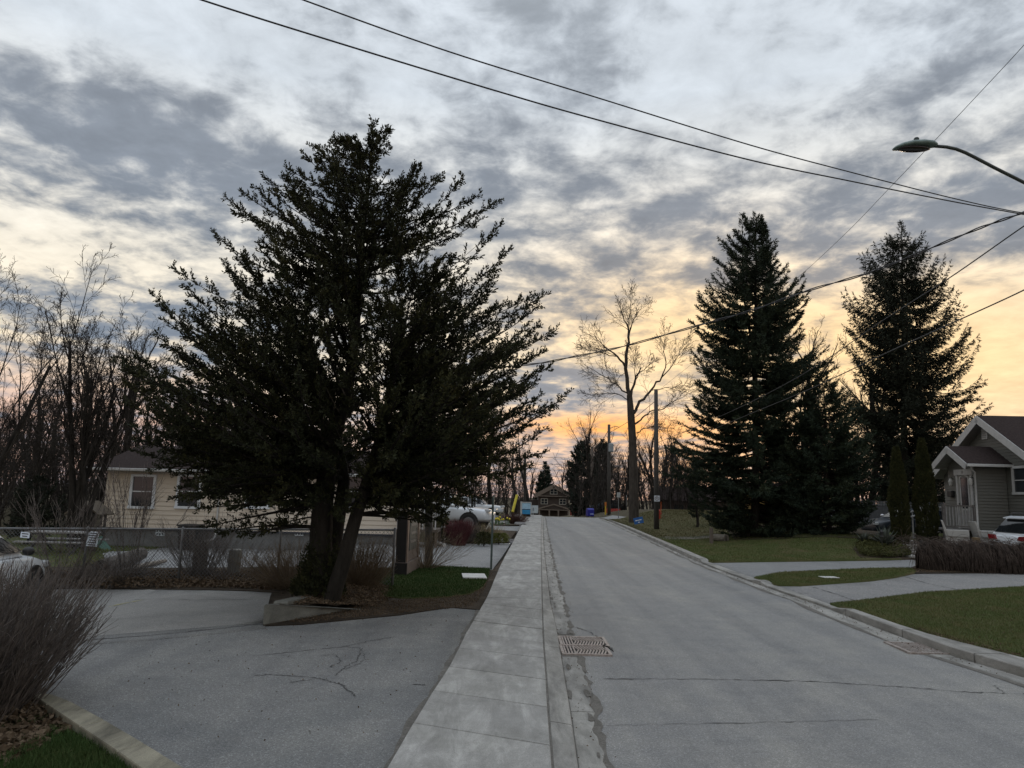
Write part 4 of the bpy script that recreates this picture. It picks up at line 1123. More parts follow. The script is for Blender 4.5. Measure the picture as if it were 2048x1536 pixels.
# ------------------------------------------------------------------ the bare maple by the crest, limbs traced
def maple():
    r = np.random.default_rng(9); Y = 52.0; w = Wood(); base = G(1268, 1043); base = np.array([A(1268, 1035, Y).x, Y, Hf(base.x, Y)])
    def Q(px, py, dy): return np.array(A(px, py, Y + dy))
    def line(pp, r0, r1, dy1=0, kids=True, sub=3):
        n = len(pp); P = []; R = []
        for i, (x, y) in enumerate(pp):
            P.append(Q(x, y, dy1 * i / (n - 1)))
        PP = [P[0]]; 
        for i in range(n - 1):
            for u in np.linspace(0, 1, sub + 1)[1:]:
                PP.append(P[i] * (1 - u) + P[i + 1] * u + (r.normal(size=3) * .05 if u < 1 else 0))
        R = list(np.linspace(r0 * .68, r1 * .6, len(PP))); w.path(PP, R)
        L = sum(np.linalg.norm(PP[i + 1] - PP[i]) for i in range(len(PP) - 1))
        if kids: limbs(w, PP, R, L * .95, 0, r, PM, start=.22)
    PM = dict(steps=[6, 5, 4, 4], taper=[.3, .35, .4, .5], wob=[.10, .12, .15, .18], up=[.06, .06, .05, .03], rmin=.009, kids=[10, 7, 4], start=[.2, .15, .15], ang=[.55, .6, .65], rr=[.42, .5, .6], lr=[.56, .55, .55])
    bl = [(1268, 1038), (1267, 960), (1265, 880), (1262, 830), (1259, 792)]
    P = [Q(x, y, 0) for x, y in bl]; P[0] = base - [0, 0, .2]; w.path(P, [.38, .31, .28, .26, .20])
    line([(1259, 792), (1251, 737), (1254, 700), (1258, 684)], .22, .14, 0, False); line([(1258, 684), (1256, 655), (1246, 631), (1236, 604)], .12, .02, .8)
    line([(1258, 684), (1262, 655), (1272, 633), (1284, 608)], .10, .02, -.8); line([(1257, 672), (1256, 640), (1262, 605), (1260, 590)], .07, .02, .4)
    line([(1250, 733), (1235, 713), (1217, 700), (1195, 680), (1178, 668)], .12, .025, -1.2); line([(1235, 713), (1210, 706), (1180, 700), (1162, 690)], .07, .02, 1.2)
    line([(1262, 790), (1270, 762), (1282, 735)], .15, .07, .3, False); line([(1272, 759), (1280, 745), (1298, 730), (1311, 720)], .06, .02, .6)
    line([(1268, 826), (1276, 810), (1292, 792), (1308, 773), (1323, 755)], .17, .09, .8, False); line([(1323, 755), (1332, 724), (1328, 695), (1332, 665)], .08, .02, 1.0)
    line([(1323, 755), (1345, 730), (1360, 700), (1374, 686)], .07, .02, -.6); line([(1300, 782), (1330, 775), (1355, 776), (1378, 780)], .05, .02, -1)
    line([(1270, 848), (1285, 835), (1300, 823), (1328, 818), (1355, 798), (1380, 772)], .10, .02, 1.5); line([(1273, 866), (1288, 856), (1300, 853), (1350, 856)], .07, .02, -1)
    line([(1257, 792), (1240, 775), (1217, 757), (1190, 742), (1166, 728)], .09, .02, .8); line([(1258, 800), (1235, 788), (1205, 787), (1180, 790)], .07, .02, -1.2)
    line([(1251, 745), (1235, 760), (1225, 770)], .04, .02, 2.0)
    line([(1266, 700), (1270, 730), (1268, 770)][::-1], .06, .02, -1.5)
    b = thing('bare_maple', 'tall leafless maple with a snapped limb beside the crest of the road', 'tree')
    b1 = Buf(); w.fill(b1, .05, 1e9, 8); b1.build('trunk', BARK2, b, smooth=True); b2 = Buf(); w.fill(b2, 0, .05, 3); b2.build('crown', TWIG, b, 'stuff'); print('maple', len(w.a))
maple()

# ------------------------------------------------------------------ bare trees: left wood and far wood
PT = dict(BARE); PT.update(kids=[9, 7, 5, 3], ang=[.45, .5, .55, .6], up=[.10, .12, .10, .06, .03], rmin=.007)
PL = dict(steps=[7, 6, 5, 4, 3], taper=[.4, .35, .4, .45, .5], wob=[.06, .09, .12, .16, .2], up=[.05, .10, .10, .06, .03], rmin=.006, kids=[9, 7, 6, 4], start=[.3, .15, .15, .1], ang=[.38, .5, .6, .7], rr=[.5, .5, .55, .6], lr=[.62, .52, .5, .5])
def place(w, name, label, px, Y, rz, group=None, bark=BARK, twig=TWIG, dx=0):
    x = A(px, 900, Y).x; return wood_tree(name, w, label, 'tree', (x, Y, Hf(x, Y) - .05), rz, group, bark, twig)
place(bare_tree_mesh(101, 8.9, .22, PL, stems=5, clear=.28), 'bare_tree', 'tall leafless many-stemmed tree standing just left of the cream house', 172, 24, .3)
place(bare_tree_mesh(102, 10.2, .24, PL, stems=2, clear=.3, lean=.10), 'bare_tree', 'big leafless tree with wide limbs at the far left edge, behind the parked car', -40, 24, 1.2)
place(bare_tree_mesh(107, 7.0, .16, PL, stems=2, clear=.3, lean=.06), 'bare_tree', 'smaller leafless tree between the two big ones left of the cream house', 72, 30, 2.0)
place(bare_tree_mesh(108, 8.6, .16, PL, stems=2, clear=.3), 'bare_tree', 'thin leafless tree rising behind the cream house roof', 318, 40, 0.5)
protos = [bare_tree_mesh(103, 11, .20, PT, stems=1), bare_tree_mesh(104, 9, .16, PT, stems=2), bare_tree_mesh(105, 12.5, .24, PT, stems=1), bare_tree_mesh(106, 8, .14, PT, stems=3)]
made = {}
KINDS = ['single-stemmed upright', 'twin-stemmed', 'tallest single-stemmed', 'low three-stemmed']
def wood_copy(k, x, y, s, rz, label, group):
    label = KINDS[k] + ' ' + label.replace('slender ', '')
    z = Hf(x, y) - .1
    if k not in made:
        o = wood_tree('bare_tree', protos[k], label, 'tree', (x, y, z), rz, group); made[k] = o
    else:
        o = copy_tree(made[k]); o.location = (x, y, z); o.rotation_euler = (0, 0, rz); o['label'] = label; o['group'] = group
    o.scale = (s, s, s); return o
r = np.random.default_rng(77)
lg = 'leafless trees of the wood behind the left lot'
for i in range(34):
    px = -90 + 470 * (i + r.uniform(0, .9)) / 34; Y = r.uniform(34, 60); x = A(px, 900, Y).x
    wood_copy(int(r.integers(0, 4)), x, Y, r.uniform(.52, .82), r.uniform(0, 6), 'slender leafless tree in the wood behind the left lot', lg)
rg = 'leafless trees of the wood beyond the crest'
for i in range(30):
    px = 1152 + 258 * (i + r.uniform(0, .9)) / 30; Y = r.uniform(85, 125); x = A(px, 900, Y).x
    wood_copy(int(r.integers(0, 4)), x, Y, r.uniform(.80, 1.08), r.uniform(0, 6), 'slender leafless tree in the wood beyond the crest of the road', rg)
bg_ = 'leafless trees behind the spruces on the right'
for i in range(15):
    px = 1560 + 260 * (i + r.uniform(0, .9)) / 15; Y = r.uniform(48, 62); x = A(px, 900, Y).x
    wood_copy(int(r.integers(0, 4)), x, Y, r.uniform(.75, 1.15), r.uniform(0, 6), 'leafless tree showing between and behind the spruces on the right', bg_)
for i in range(8):
    px = 1900 + 170 * i / 8; Y = r.uniform(62, 75); x = A(px, 900, Y).x
    wood_copy(int(r.integers(0, 4)), x, Y, r.uniform(.72, .8), r.uniform(0, 6), 'leafless tree whose top shows over the taupe bungalow roof', 'leafless trees behind the bungalow')
lf = 'leafless trees behind the garden on the left of the street'
for i, (px, Y, s) in enumerate([(1060, 60, .85), (1015, 52, .7), (985, 62, .8), (950, 55, .75), (1035, 80, 1.0), (1000, 95, 1.1), (1062, 210, 1.3), (1045, 150, 1.2), (900, 60, .8), (1085, 235, 1.3), (1135, 225, 1.3)]):
    x = A(px, 900, Y).x; wood_copy(i % 4, x, Y, s, r.uniform(0, 6), 'leafless tree left of the street, beyond the big cedar', lf)

# thickets: brush too dense to count
def thicket(px0, px1, Y0, Y1, n, h0, h1, seed, mat=TWIG, rad=.02, name='undergrowth'):
    r = np.random.default_rng(seed); w = Wood()
    for i in range(n):
        px = r.uniform(px0, px1); Y = r.uniform(Y0, Y1); x = A(px, 900, Y).x; p = np.array([x, Y, Hf(x, Y) - .1]); h = r.uniform(h0, h1)
        d = np.array([r.normal() * .25, r.normal() * .25, 1.0]); P = dict(steps=[4, 3, 2], taper=[.4, .4, .5], wob=[.12, .2, .2], up=[.05, .03, .02], rmin=rad * .35, kids=[7, 3], start=[.1, .1], ang=[.6, .7], rr=[.6, .6], lr=[.5, .5])
        grow(w, p, d, h, rad, 0, r, P)
    b = Buf(); w.fill(b, 0, 1e9, 3); return b.build(name, mat, kind='stuff')
thicket(-120, 300, 31, 48, 230, 1.5, 5.2, 201, rad=.03)
thicket(1150, 1420, 84, 110, 190, 3.0, 8.5, 202, rad=.05)
thicket(1560, 1900, 46, 56, 180, 2.5, 6.0, 203, rad=.035)
thicket(880, 1035, 66, 100, 110, 2.5, 5, 204, rad=.045)
# dark evergreen bush at the left
spruce('dark bushy evergreen at the edge of the left wood', 82, 27, Hf(A(82, 900, 27).x, 27), [(968, 60, 100), (1000, 30, 125), (1040, 10, 140), (1065, 12, 140)], (80, 955), SPR2, 49, dens=.8, leaf=.16, name='evergreen_bush')

# ------------------------------------------------------------------ shrubs
def twig_shrub(name, label, cx, cy, cz, R, Hh, n, seed, mat, rad=.005, lean=(0, 0), tips=3, spread=1.0, cat='shrub', group=None, flat=1.0, base=.5, clip=None):
    r = np.random.default_rng(seed); w = Wood()
    for i in range(n):
        a = r.uniform(0, 2 * np.pi); q = math.sqrt(r.uniform(0, 1)); b = np.array([cx + math.cos(a) * q * R * base, cy + math.sin(a) * q * R * base * flat, cz])
        th = q * 1.25 * spread * r.uniform(.8, 1.1); L = Hh / max(.55, math.cos(th * .55)) * r.uniform(.72, 1.06)
        d = np.array([math.cos(a) * math.sin(th) + lean[0], math.sin(a) * math.sin(th) * flat + lean[1], math.cos(th)]); d /= np.linalg.norm(d)
        # limit the reach so that the outline is a clipped dome
        m = 5; pts = [b]; dd = d.copy()
        for k in range(m):
            dd = dd + r.normal(size=3) * .10 + [0, 0, .05]; dd /= np.linalg.norm(dd); nx = pts[-1] + dd * L / m
            if clip and math.hypot(nx[0] - cx, nx[1] - cy) > (clip[0] + (clip[1] - clip[0]) * min(1, (nx[2] - cz) / (Hh * .55))) * r.uniform(.86, 1.08): break
            pts.append(nx)
        if len(pts) < 4: continue
        m_ = m; m = len(pts) - 1
        w.path(pts, np.linspace(rad, rad * .35, m + 1))
        for k in range(tips):
            j = int(r.integers(2, m)); p = pts[j]
            for h in range(2 if not clip else 1):
                e = norm(pts[min(j + 1, m)] - pts[j - 1] + r.normal(size=3) * .5 * np.linalg.norm(pts[1] - pts[0])); L2 = L * r.uniform(.10, .24)
                q1 = p + e * L2 * .5; q2 = q1 + norm(e + r.normal(size=3) * .2) * L2 * .5; w.path([p, q1, q2], [rad * .55, rad * .4, rad * .22])
                p = q1
        m = m_
    bf = Buf(); w.fill(bf, 0, 1e9, 3); o = bf.build('stems', mat)
    t = thing(name, label, cat, (cx, cy, cz), 0, group); o.parent = t; o.matrix_parent_inverse = Matrix.Translation((-cx, -cy, -cz)); return t
SHR = M('shrub_twigs', (0.115, 0.098, 0.088, 1), .85, .6, 12, spec=.3)
g0 = G(20, 1420); 
twig_shrub('bare_shrub', 'large clipped leafless shrub in the bed at the lower left corner', -4.98, 6.7, .05, 1.35, 1.30, 2500, 301, SHR, rad=.0058, tips=4, spread=.72, base=.66, clip=(.80, 1.30))
TAN = M('tan_twigs', (0.15, 0.115, 0.078, 1), .85, .35, 4, spec=.2)
RED = M('red_dogwood_twigs', (0.09, 0.023, 0.027, 1), .7, .3, 4)
GRN = leafmat('shrub_leaves', [(.3, (.03, .04, .018, 1)), (.6, (.06, .08, .03, 1))], 2, .7, 12)
def sh(name, label, px, py, Y, wpx, hpx, n, seed, mat, rad=.004, **k):
    x = A(px, py, Y).x; z = Hf(x, Y); twig_shrub(name, label, x, Y, z + .05, wpx / 2 * Y / F, hpx * Y / F, n, seed, mat, rad, **k)
sh('bare_shrub', 'wide tan leafless shrub behind the trunks of the big cedar', 716, 1140, 14.95, 130, 104, 1100, 302, TAN, rad=.0042, spread=.95, clip=(.62, .80))
sh('bare_shrub', 'loose leafless shrub left of the cedar trunks, against the fence', 590, 1160, 14.9, 110, 92, 420, 303, TAN, rad=.004, spread=1.0)
sh('bare_shrub', 'small leafless shrub between the sign pillar and the wooden pole', 848, 1135, 19.0, 50, 90, 160, 304, TAN, rad=.004)
sh('bare_sapling', 'thin leafless sapling with upright shoots against the fence, below the left house window', 262, 1150, 16.2, 70, 215, 22, 305, SHR, rad=.009, spread=.22, tips=6)
sh('bare_sapling', 'thin leafless sapling climbing the fence behind the parked car', 125, 1150, 15.3, 120, 170, 30, 306, SHR, rad=.009, spread=.45, tips=6)
sh('bare_shrub', 'tangled leafless shrub over the tree stump at the fence post', 395, 1160, 16.2, 80, 120, 150, 307, SHR, rad=.005, spread=.6)
sh('bare_shrub', 'sparse leafless shrub leaning beside the concrete bollard', 470, 1160, 16.3, 150, 80, 90, 308, SHR, rad=.005, spread=.9)
sh('bare_shrub', 'low leafless scrub right of the leaning concrete slab', 225, 1165, 15.6, 150, 50, 200, 309, SHR, rad=.005, spread=1.1)

# ------------------------------------------------------------------ shared paints
WHITE = M('white_trim_paint', (0.46, 0.465, 0.46, 1), .5, .1, 5)
WINW = M('window_white', (0.66, 0.70, 0.74, 1), .4, .06, 5)
CREAM = M('cream_siding', (0.60, 0.53, 0.44, 1), .6, .08, 3, stretch=(.3, 1, 6))
TAUPE = M('taupe_siding', (0.130, 0.131, 0.118, 1), .6, .08, 3, stretch=(.3, .3, 6))
ROOFM = M('brown_shingles', (0.036, 0.027, 0.026, 1), .95, .3, 14, bump=.01, bscale=50, spec=.08)
FOUND = M('foundation_block', (0.16, 0.165, 0.165, 1), .85, .2, 4, bump=.005)
GLS = glass('window_glass'); GLS2 = glass('car_glass', (0.012, 0.014, 0.016), .03)
BLACK = M('black_plastic', (0.015, 0.015, 0.016, 1), .5, .2, 9)
GALV = M('galvanised_steel', (0.17, 0.175, 0.18, 1), .5, .2, 12, metal=.5)
DGALV = M('dull_fence_wire', (0.15, 0.155, 0.16, 1), .6, .25, 12, metal=.4)
WOODG = M('weathered_pole_wood', (0.105, 0.085, 0.07, 1), .9, .35, 9, bump=.01, bscale=40, stretch=(1, 1, .12))
WOODD = M('dark_pole_wood', (0.055, 0.051, 0.047, 1), .9, .35, 9, bump=.01, bscale=40, stretch=(1, 1, .12))
STONE = M('garden_stone', (0.17, 0.165, 0.165, 1), .9, .45, 6, bump=.02, bscale=14)
STONE2 = M('pale_garden_stone', (0.30, 0.29, 0.27, 1), .9, .35, 6, bump=.02, bscale=14)
CABLE = M('cable_sheath', (0.018, 0.018, 0.020, 1), .5, .2, 5)
def text_mesh(name, txt, size, mat, parent, loc, rot, depth=0.002):
    cu = bpy.data.curves.new(name, 'FONT'); cu.body = txt; cu.size = size; cu.extrude = depth; cu.align_x = 'CENTER'; cu.align_y = 'CENTER'
    o = bpy.data.objects.new(name, cu); C.objects.link(o); dg = bpy.context.evaluated_depsgraph_get()
    me = bpy.data.meshes.new_from_object(o.evaluated_get(dg)); bpy.data.objects.remove(o)
    me.materials.clear(); me.materials.append(mat)
    m = link(bpy.data.objects.new(name, me), parent); m.location = loc; m.rotation_euler = rot; return m

# ------------------------------------------------------------------ houses
def clap(parent, p, q, z0, z1, step, nrm, mat, name='board', proud=.022):
    """clapboards one by one between ground points p and q (local), each tilted out at its foot"""
    p, q, n = Vector((*p, 0)), Vector((*q, 0)), Vector((*nrm, 0)).normalized(); k = max(1, int(round((z1 - z0) / step))); h = (z1 - z0) / k
    for i in range(k):
        a, b = z0 + i * h, z0 + (i + 1) * h - .004; m = MB()
        prof = [(0.0, a), (proud * 1.6, a), (proud * .4, b), (0.0, b)]
        L = [p + n * d + Vector((0, 0, z)) for d, z in prof]; R = [q + n * d + Vector((0, 0, z)) for d, z in prof]
        m.add(L + R, [(0, 1, 2, 3), (7, 6, 5, 4)] + [(j, 4 + j, 4 + (j + 1) % 4, (j + 1) % 4) for j in range(4)]); m.build(name, mat, parent)
def window(parent, c, w, h, ax, nrm, frame=WINW, fw=.09, sash=True, curtain=True):
    """c: centre (local) on the wall; ax: unit along the wall; nrm: outward"""
    c, ax, n = Vector(c), Vector((*ax, 0)), Vector((*nrm, 0)); up = Vector((0, 0, 1))
    m3 = Matrix((ax, n, up)).transposed()
    def bx(mb, u, d, z, su, sd, sz): return mb.box(c + ax * u + n * d + up * z, (su, sd, sz), m=m3)
    f = MB(); bx(f, 0, .035, h / 2 + fw / 2, w + 2 * fw, .07, fw); bx(f, 0, .040, -h / 2 - fw / 2, w + 2 * fw + .04, .09, fw)
    bx(f, -w / 2 - fw / 2, .034, 0, fw, .068, h); bx(f, w / 2 + fw / 2, .034, 0, fw, .068, h)
    fr = f.build('window', frame, parent)
    bx(MB(), 0, .012, 0, w, .01, h).build('pane', GLS, fr)
    if sash: bx(MB(), 0, .028, 0.0, w, .03, .035).build('sash', frame, fr)
    return fr
# cream house
HL = thing('cream_house', 'low cream clapboard house with brown roof, half hidden behind the big cedar', 'house', (-14.8, 27, 0))
W_ = 10.8; zb, zt = .55, 2.66
clap(HL, (0, 0), (W_, 0), zb, zt, .163, (0, -1), CREAM)
MB().box((W_ / 2, 3.6, (zb + zt) / 2), (W_ - .01, 7.18, zt - zb)).build('wall', CREAM, HL)
MB().box((W_ / 2, 3.6, zb / 2 - .2), (W_ - .06, 7.1, zb + .395)).build('foundation', FOUND, HL)
m = MB(); m.box((.04, -.012, (zb + zt) / 2), (.09, .07, zt - zb + .01)); m.box((W_ - .04, -.012, (zb + zt) / 2), (.09, .07, zt - zb + .01)); m.build('corner_trim', CREAM, HL)
MB().box((W_ / 2, -.02, zb - .03), (W_, .05, .06)).build('drip_strip', M('dark_blue_strip', (.03, .035, .05, 1)), HL)
for pxa, pxb, ya, yb in ((269, 304, 953, 1013), (362, 396, 953, 1013), (500, 535, 953, 1013), (690, 725, 953, 1013)):
    a, b = A(pxa, ya, 27), A(pxb, yb, 27)
    window(HL, ((a.x + b.x) / 2 + 14.8, -.02, (a.z + b.z) / 2), b.x - a.x, a.z - b.z, (1, 0), (0, -1))
ro = MB(); ex0, ex1, ey0, ey1, rx0, rx1, ry, rz = -.55, W_ + .35, -.45, 7.6, -.75, W_ + .1, 3.6, 3.75
ro.add([(ex0, ey0, zt - .02), (ex1, ey0, zt - .02), (rx1, ry, rz), (rx0, ry, rz), (ex0, ey1, zt - .02), (ex1, ey1, zt - .02)], [(0, 1, 2, 3), (4, 3, 2, 5), (0, 3, 4), (1, 5, 2), (0, 4, 5, 1)])
rf = ro.build('roof', ROOFM, HL)
g_ = MB(); g_.box(((ex0 + ex1) / 2, ey0 - .05, zt - .02), (ex1 - ex0 + .1, .11, .10)); g_.build('gutter', WHITE, HL, bevel=.02)
def drip(parent, pts, mat=WHITE, r=.035): return MB().tube(pts, r, 8).build('downspout', mat, parent, smooth=True)
dx = A(438, 1010, 27).x + 14.8
drip(HL, [(dx, -.42, 2.6), (dx, -.25, 2.45), (dx, -.08, 2.3), (dx, -.08, .35), (dx - .05, -.15, .22), (dx - .45, -.5, .10)])
for px in (320, 598):
    v = A(px, 1065, 27); vt = MB(); vt.box((v.x + 14.8, .02, v.z), (.32, .04, .24)); o = vt.build('vent', M('glass_block', (.5, .55, .58, 1), .3), HL)
    for i in range(3):
        for j in range(2): MB().box((v.x + 14.8 + (i - 1) * .10, -.004, v.z + (j - .5) * .11), (.045, .012, .05)).build('vent_hole', GLS, o)
# side porch of the cream house
dk = thing('side_deck', 'small grey wooden deck with baluster railing at the right end of the cream house', 'deck', (-3.95, 26.3, Hf(-4, 27)))
MB().box((.7, .6, .62), (1.5, 1.6, .10)).build('deck_floor', WOODG, dk)
MB().box((.7, -.2, 1.62), (1.5, .06, .08)).build('top_rail', M('pale_deck_paint', (.36, .35, .34, 1)), dk)
for i in range(13): MB().box((.03 + i * .112, -.2, 1.12), (.045, .03, .92)).build('baluster', M('pale_deck_paint', (.36, .35, .34, 1)), dk)
for x in (0.0, 1.4):
    for y in (-.1, 1.3): MB().box((x, y, .28), (.09, .09, .58)).build('post', WOODG, dk)
# black bins / condenser
ac = thing('waste_bin', 'black wheeled bin standing against the cream house foundation', 'bin', (A(379, 1090, 26.3).x, 26.3, Hf(-12, 26.3) ), 0)
MB().add([(-.27, -.3, .05), (.27, -.3, .05), (.27, .3, .05), (-.27, .3, .05), (-.33, -.36, .86), (.33, -.36, .86), (.33, .36, .86), (-.33, .36, .86)], [(0, 1, 2, 3), (4, 5, 6, 7), (0, 1, 5, 4), (1, 2, 6, 5), (2, 3, 7, 6), (3, 0, 4, 7)]).build('body', BLACK, ac, bevel=.02)
MB().box((0, 0, .90), (.70, .78, .06)).build('lid', BLACK, ac, bevel=.02)
for s in (-1, 1): MB().tube([(s * .30, .3, .09), (s * .36, .3, .09)], .09, 10).build('wheel', BLACK, ac)

# taupe bungalow, local frame: +x away from the street, +y along it
HRX, HRY = 18.9, 30.5; HRZ = Hf(19.5, 30.5)
HR = thing('taupe_house', 'taupe clapboard bungalow with white-trimmed gables and an enclosed front porch', 'house', (HRX, HRY, 0), math.radians(-4))
pz0, pz1 = .95, 3.72
clap(HR, (0, -1.0), (0, 1.0), pz0, pz1, .125, (-1, 0), TAUPE)
clap(HR, (0, -1.0), (1.2, -1.0), pz0, pz1, .125, (0, -1), TAUPE)
MB().box((.61, 0, (pz0 + pz1) / 2), (1.20, 1.99, pz1 - pz0)).build('porch_wall', TAUPE, HR)
# gable triangles: porch and main
def gable(x, yc, half, z0, z1, name, thick=.1):
    MB().prism([(x, yc - half, z0), (x, yc + half, z0), (x, yc, z1)], (1, 0, 0), thick).build(name, TAUPE, HR)
    n = int((z1 - z0) / .125)
    for i in range(n):
        a = z0 + (z1 - z0) * i / n; h = half * (1 - i / n); h2 = half * (1 - (i + .95) / n)
        MB().add([(x - .001, yc - h, a), (x - .024, yc - h, a), (x - .007, yc - h2, a + .12), (x - .001, yc - h2, a + .12), (x - .001, yc + h, a), (x - .024, yc + h, a), (x - .007, yc + h2, a + .12), (x - .001, yc + h2, a + .12)],
                 [(0, 1, 2, 3), (7, 6, 5, 4), (0, 4, 5, 1), (1, 5, 6, 2), (2, 6, 7, 3)]).build('board', TAUPE, HR)
gable(0, 0, 1.08, pz1 + .001, 4.36, 'porch_gable')
MX = 1.25; my0, my1 = -3.65, 3.85; myc = .10
clap(HR, (MX, my0), (MX, -1.0), pz0, 3.5, .125, (-1, 0), TAUPE)
clap(HR, (MX, 1.0), (MX, my1), pz0, 3.5, .125, (-1, 0), TAUPE)
clap(HR, (MX, my0), (MX + 9, my0), pz0, 3.5, .125, (0, -1), TAUPE)
MB().box((MX + 4.51, (my0 + my1) / 2, (pz0 + 3.5) / 2), (9.0, my1 - my0 - .01, 3.5 - pz0)).build('wall', TAUPE, HR)
gable(MX, myc, 3.75, 3.501, 5.62, 'main_gable')
MB().box((MX + 4.5, (my0 + my1) / 2, pz0 / 2 - .06), (8.95, my1 - my0 - .1, pz0 + .1)).build('foundation', FOUND, HR)
MB().box((.6, 0, pz0 / 2 - .06), (1.2, 1.9, pz0 + .1)).build('foundation', FOUND, HR)
def roof_pair(x0, x1, yc, half, ze, zp, th, name):
    for s in (-1, 1):
        d = Vector((0, s * half, ze - zp)); n = Vector((0, s * (zp - ze), half)).normalized() * th
        a, b = Vector((x0, yc, zp)), Vector((x1, yc, zp)); c_, e = b + d, a + d
        o = MB().add([a, b, c_, e, a + n, b + n, c_ + n, e + n], [(0, 1, 2, 3), (7, 6, 5, 4), (0, 4, 5, 1), (1, 5, 6, 2), (2, 6, 7, 3), (3, 7, 4, 0)]).build(name, ROOFM, HR)
        # white rake board and soffit along the front edge, fascia and gutter along the eave
        bp = MB(); bp.add([v + Vector((-.03, 0, 0)) for v in (a - n * 2.2, e - n * 2.2, e + n * .8, a + n * .8)] + [v + Vector((-.001, 0, 0)) for v in (a - n * 2.2, e - n * 2.2, e + n * .8, a + n * .8)],
                          [(0, 1, 2, 3), (7, 6, 5, 4), (0, 4, 5, 1), (1, 5, 6, 2), (2, 6, 7, 3), (3, 7, 4, 0)]).build('rake_board', WHITE, o)
        MB().add([a - n * .3, b - n * .3, c_ - n * .3, e - n * .3, a - n * .05, b - n * .05, c_ - n * .05, e - n * .05], [(0, 1, 2, 3), (7, 6, 5, 4), (0, 4, 5, 1), (1, 5, 6, 2), (2, 6, 7, 3), (3, 7, 4, 0)]).build('soffit', M('soffit_grey', (.38, .38, .37, 1)), o)
        MB().box(((x0 + x1) / 2, yc + s * (half + .05), ze + .0), (x1 - x0 + .02, .10, .11)).build('gutter', WHITE, o, bevel=.015)
roof_pair(-.52, 1.6, 0, 1.42, 3.74, 4.52, .09, 'porch_roof')
roof_pair(MX - .42, MX + 9.4, myc, 4.25, 3.42, 5.84, .10, 'roof')
m = MB(); m.box((MX + 5.4, myc + .1, 6.0), (.09, .09, .5)).build('roof_vent_pipe', BLACK, HR)
window(HR, (MX - .02, -1.98 - .0, 3.17), .92, .92, (0, 1), (-1, 0), WHITE, .10)
# gable louvre
v = MB().box((MX - .03, .28, 5.22), (.06, .40, .56)).build('gable_vent', WHITE, HR)
for i in range(6): MB().box((MX - .065, .28, 5.02 + i * .08), (.03, .26, .025)).build('slat', M('louvre_grey', (.3, .3, .3, 1)), v)
# door
dy_, dz_ = -.28, 2.30
m = MB()
for s in (-1, 1): m.box((-.04, dy_ + s * .54, dz_), (.08, .12, 2.2))
fr = m.build('door_frame', WHITE, HR)
MB().box((-.05, dy_, 3.50), (.12, 1.34, .24)).build('door_header', WHITE, HR, bevel=.01)
text_mesh('house_number', '11', .17, M('dark_number', (.03, .03, .03, 1)), HR, (-.116, dy_, 3.50), (math.pi / 2, 0, -math.pi / 2))
dr = MB().box((-.02, dy_, dz_), (.05, .94, 2.18)).build('door', M('grey_door_paint', (.30, .29, .27, 1)), HR)
m = MB()
for s in (-1, 1): m.box((-.055, dy_ + s * .30, dz_ + .35), (.025, .06, 1.30))
m.box((-.055, dy_, dz_ - .33), (.025, .66, .06))
ar = [(-.045, dy_ - .33 + .66 * i / 8, dz_ + .98 + .10 * math.sin(math.pi * i / 8)) for i in range(9)]
for a, b in zip(ar[:-1], ar[1:]): m.beam(a, b, .05)
m.build('window_surround', WHITE, dr); MB().box((-.048, dy_, dz_ + .35), (.008, .56, 1.26)).build('pane', GLS, dr)
MB().ball((-.09, dy_ + .40, dz_ - .1), .035).build('handle', BLACK, dr, smooth=True)
for y_, n_ in ((dy_ + .86, 1), (dy_ - .66, 2)):
    l = MB().tube([(-.01, y_, 3.22), (-.10, y_, 3.30), (-.16, y_, 3.24)], .015, 6).build('wall_lantern', BLACK, HR)
    MB().tube([(-.16, y_, 3.26), (-.16, y_, 3.14), (-.16, y_, 2.98), (-.16, y_, 2.94)], [.03, .085, .06, .02], 8).build('lantern_shade', M('lantern_glass', (.5, .5, .48, 1), .3), l)
MB().box((-.10, .72, 2.62), (.16, .36, .26)).build('mailbox', BLACK, HR, bevel=.03)
drip(HR, [(-.35, -1.45, 3.72), (-.30, -1.30, 3.60), (-.05, -1.08, 3.48), (-.05, -1.06, 1.05), (-.10, -1.12, .95)], r=.045)
# porch deck, railing and steps
DK = thing('porch_deck', 'weathered wooden porch deck with baluster railing and steps at the taupe house door', 'deck', (HRX, HRY, 0), math.radians(-4))
DKM = M('grey_deck_wood', (.13, .12, .115, 1), .85, .3, 8); RAILW = M('pale_rail_paint', (.26, .26, .26, 1), .7, .2, 8)
for i in range(9): MB().box((-.10 - i * .145, .15, 1.16), (.138, 2.3, .05)).build('deck_board', DKM, DK)
for x in (-.1, -1.3):
    for y in (-.98, 1.28): MB().box((x, y, 1.20), (.10, .10, 1.95)).build('post', DKM, DK)
MB().box((-.7, -.98, 2.12), (1.2, .09, .05)).build('hand_rail', DKM, DK); MB().box((-.7, -.98, 1.30), (1.2, .05, .05)).build('bottom_rail', DKM, DK)
for i in range(9): MB().box((-.2 - i * .125, -.98, 1.70), (.045, .035, .80)).build('baluster', RAILW, DK)
MB().box((-1.3, .75, 2.12), (.09, 1.0, .05)).build('hand_rail', DKM, DK)
for i in range(7): MB().box((-1.3, .32 + i * .13, 1.66), (.035, .045, .88)).build('baluster', RAILW, DK)
for i in range(4):
    MB().box((-1.55 - i * .30, -.30, 1.05 - i * .14), (.32, 1.1, .05)).build('step', DKM, DK)
    MB().box((-1.69 - i * .30, -.30, .95 - i * .14), (.03, 1.1, .15)).build('riser', DKM, DK)
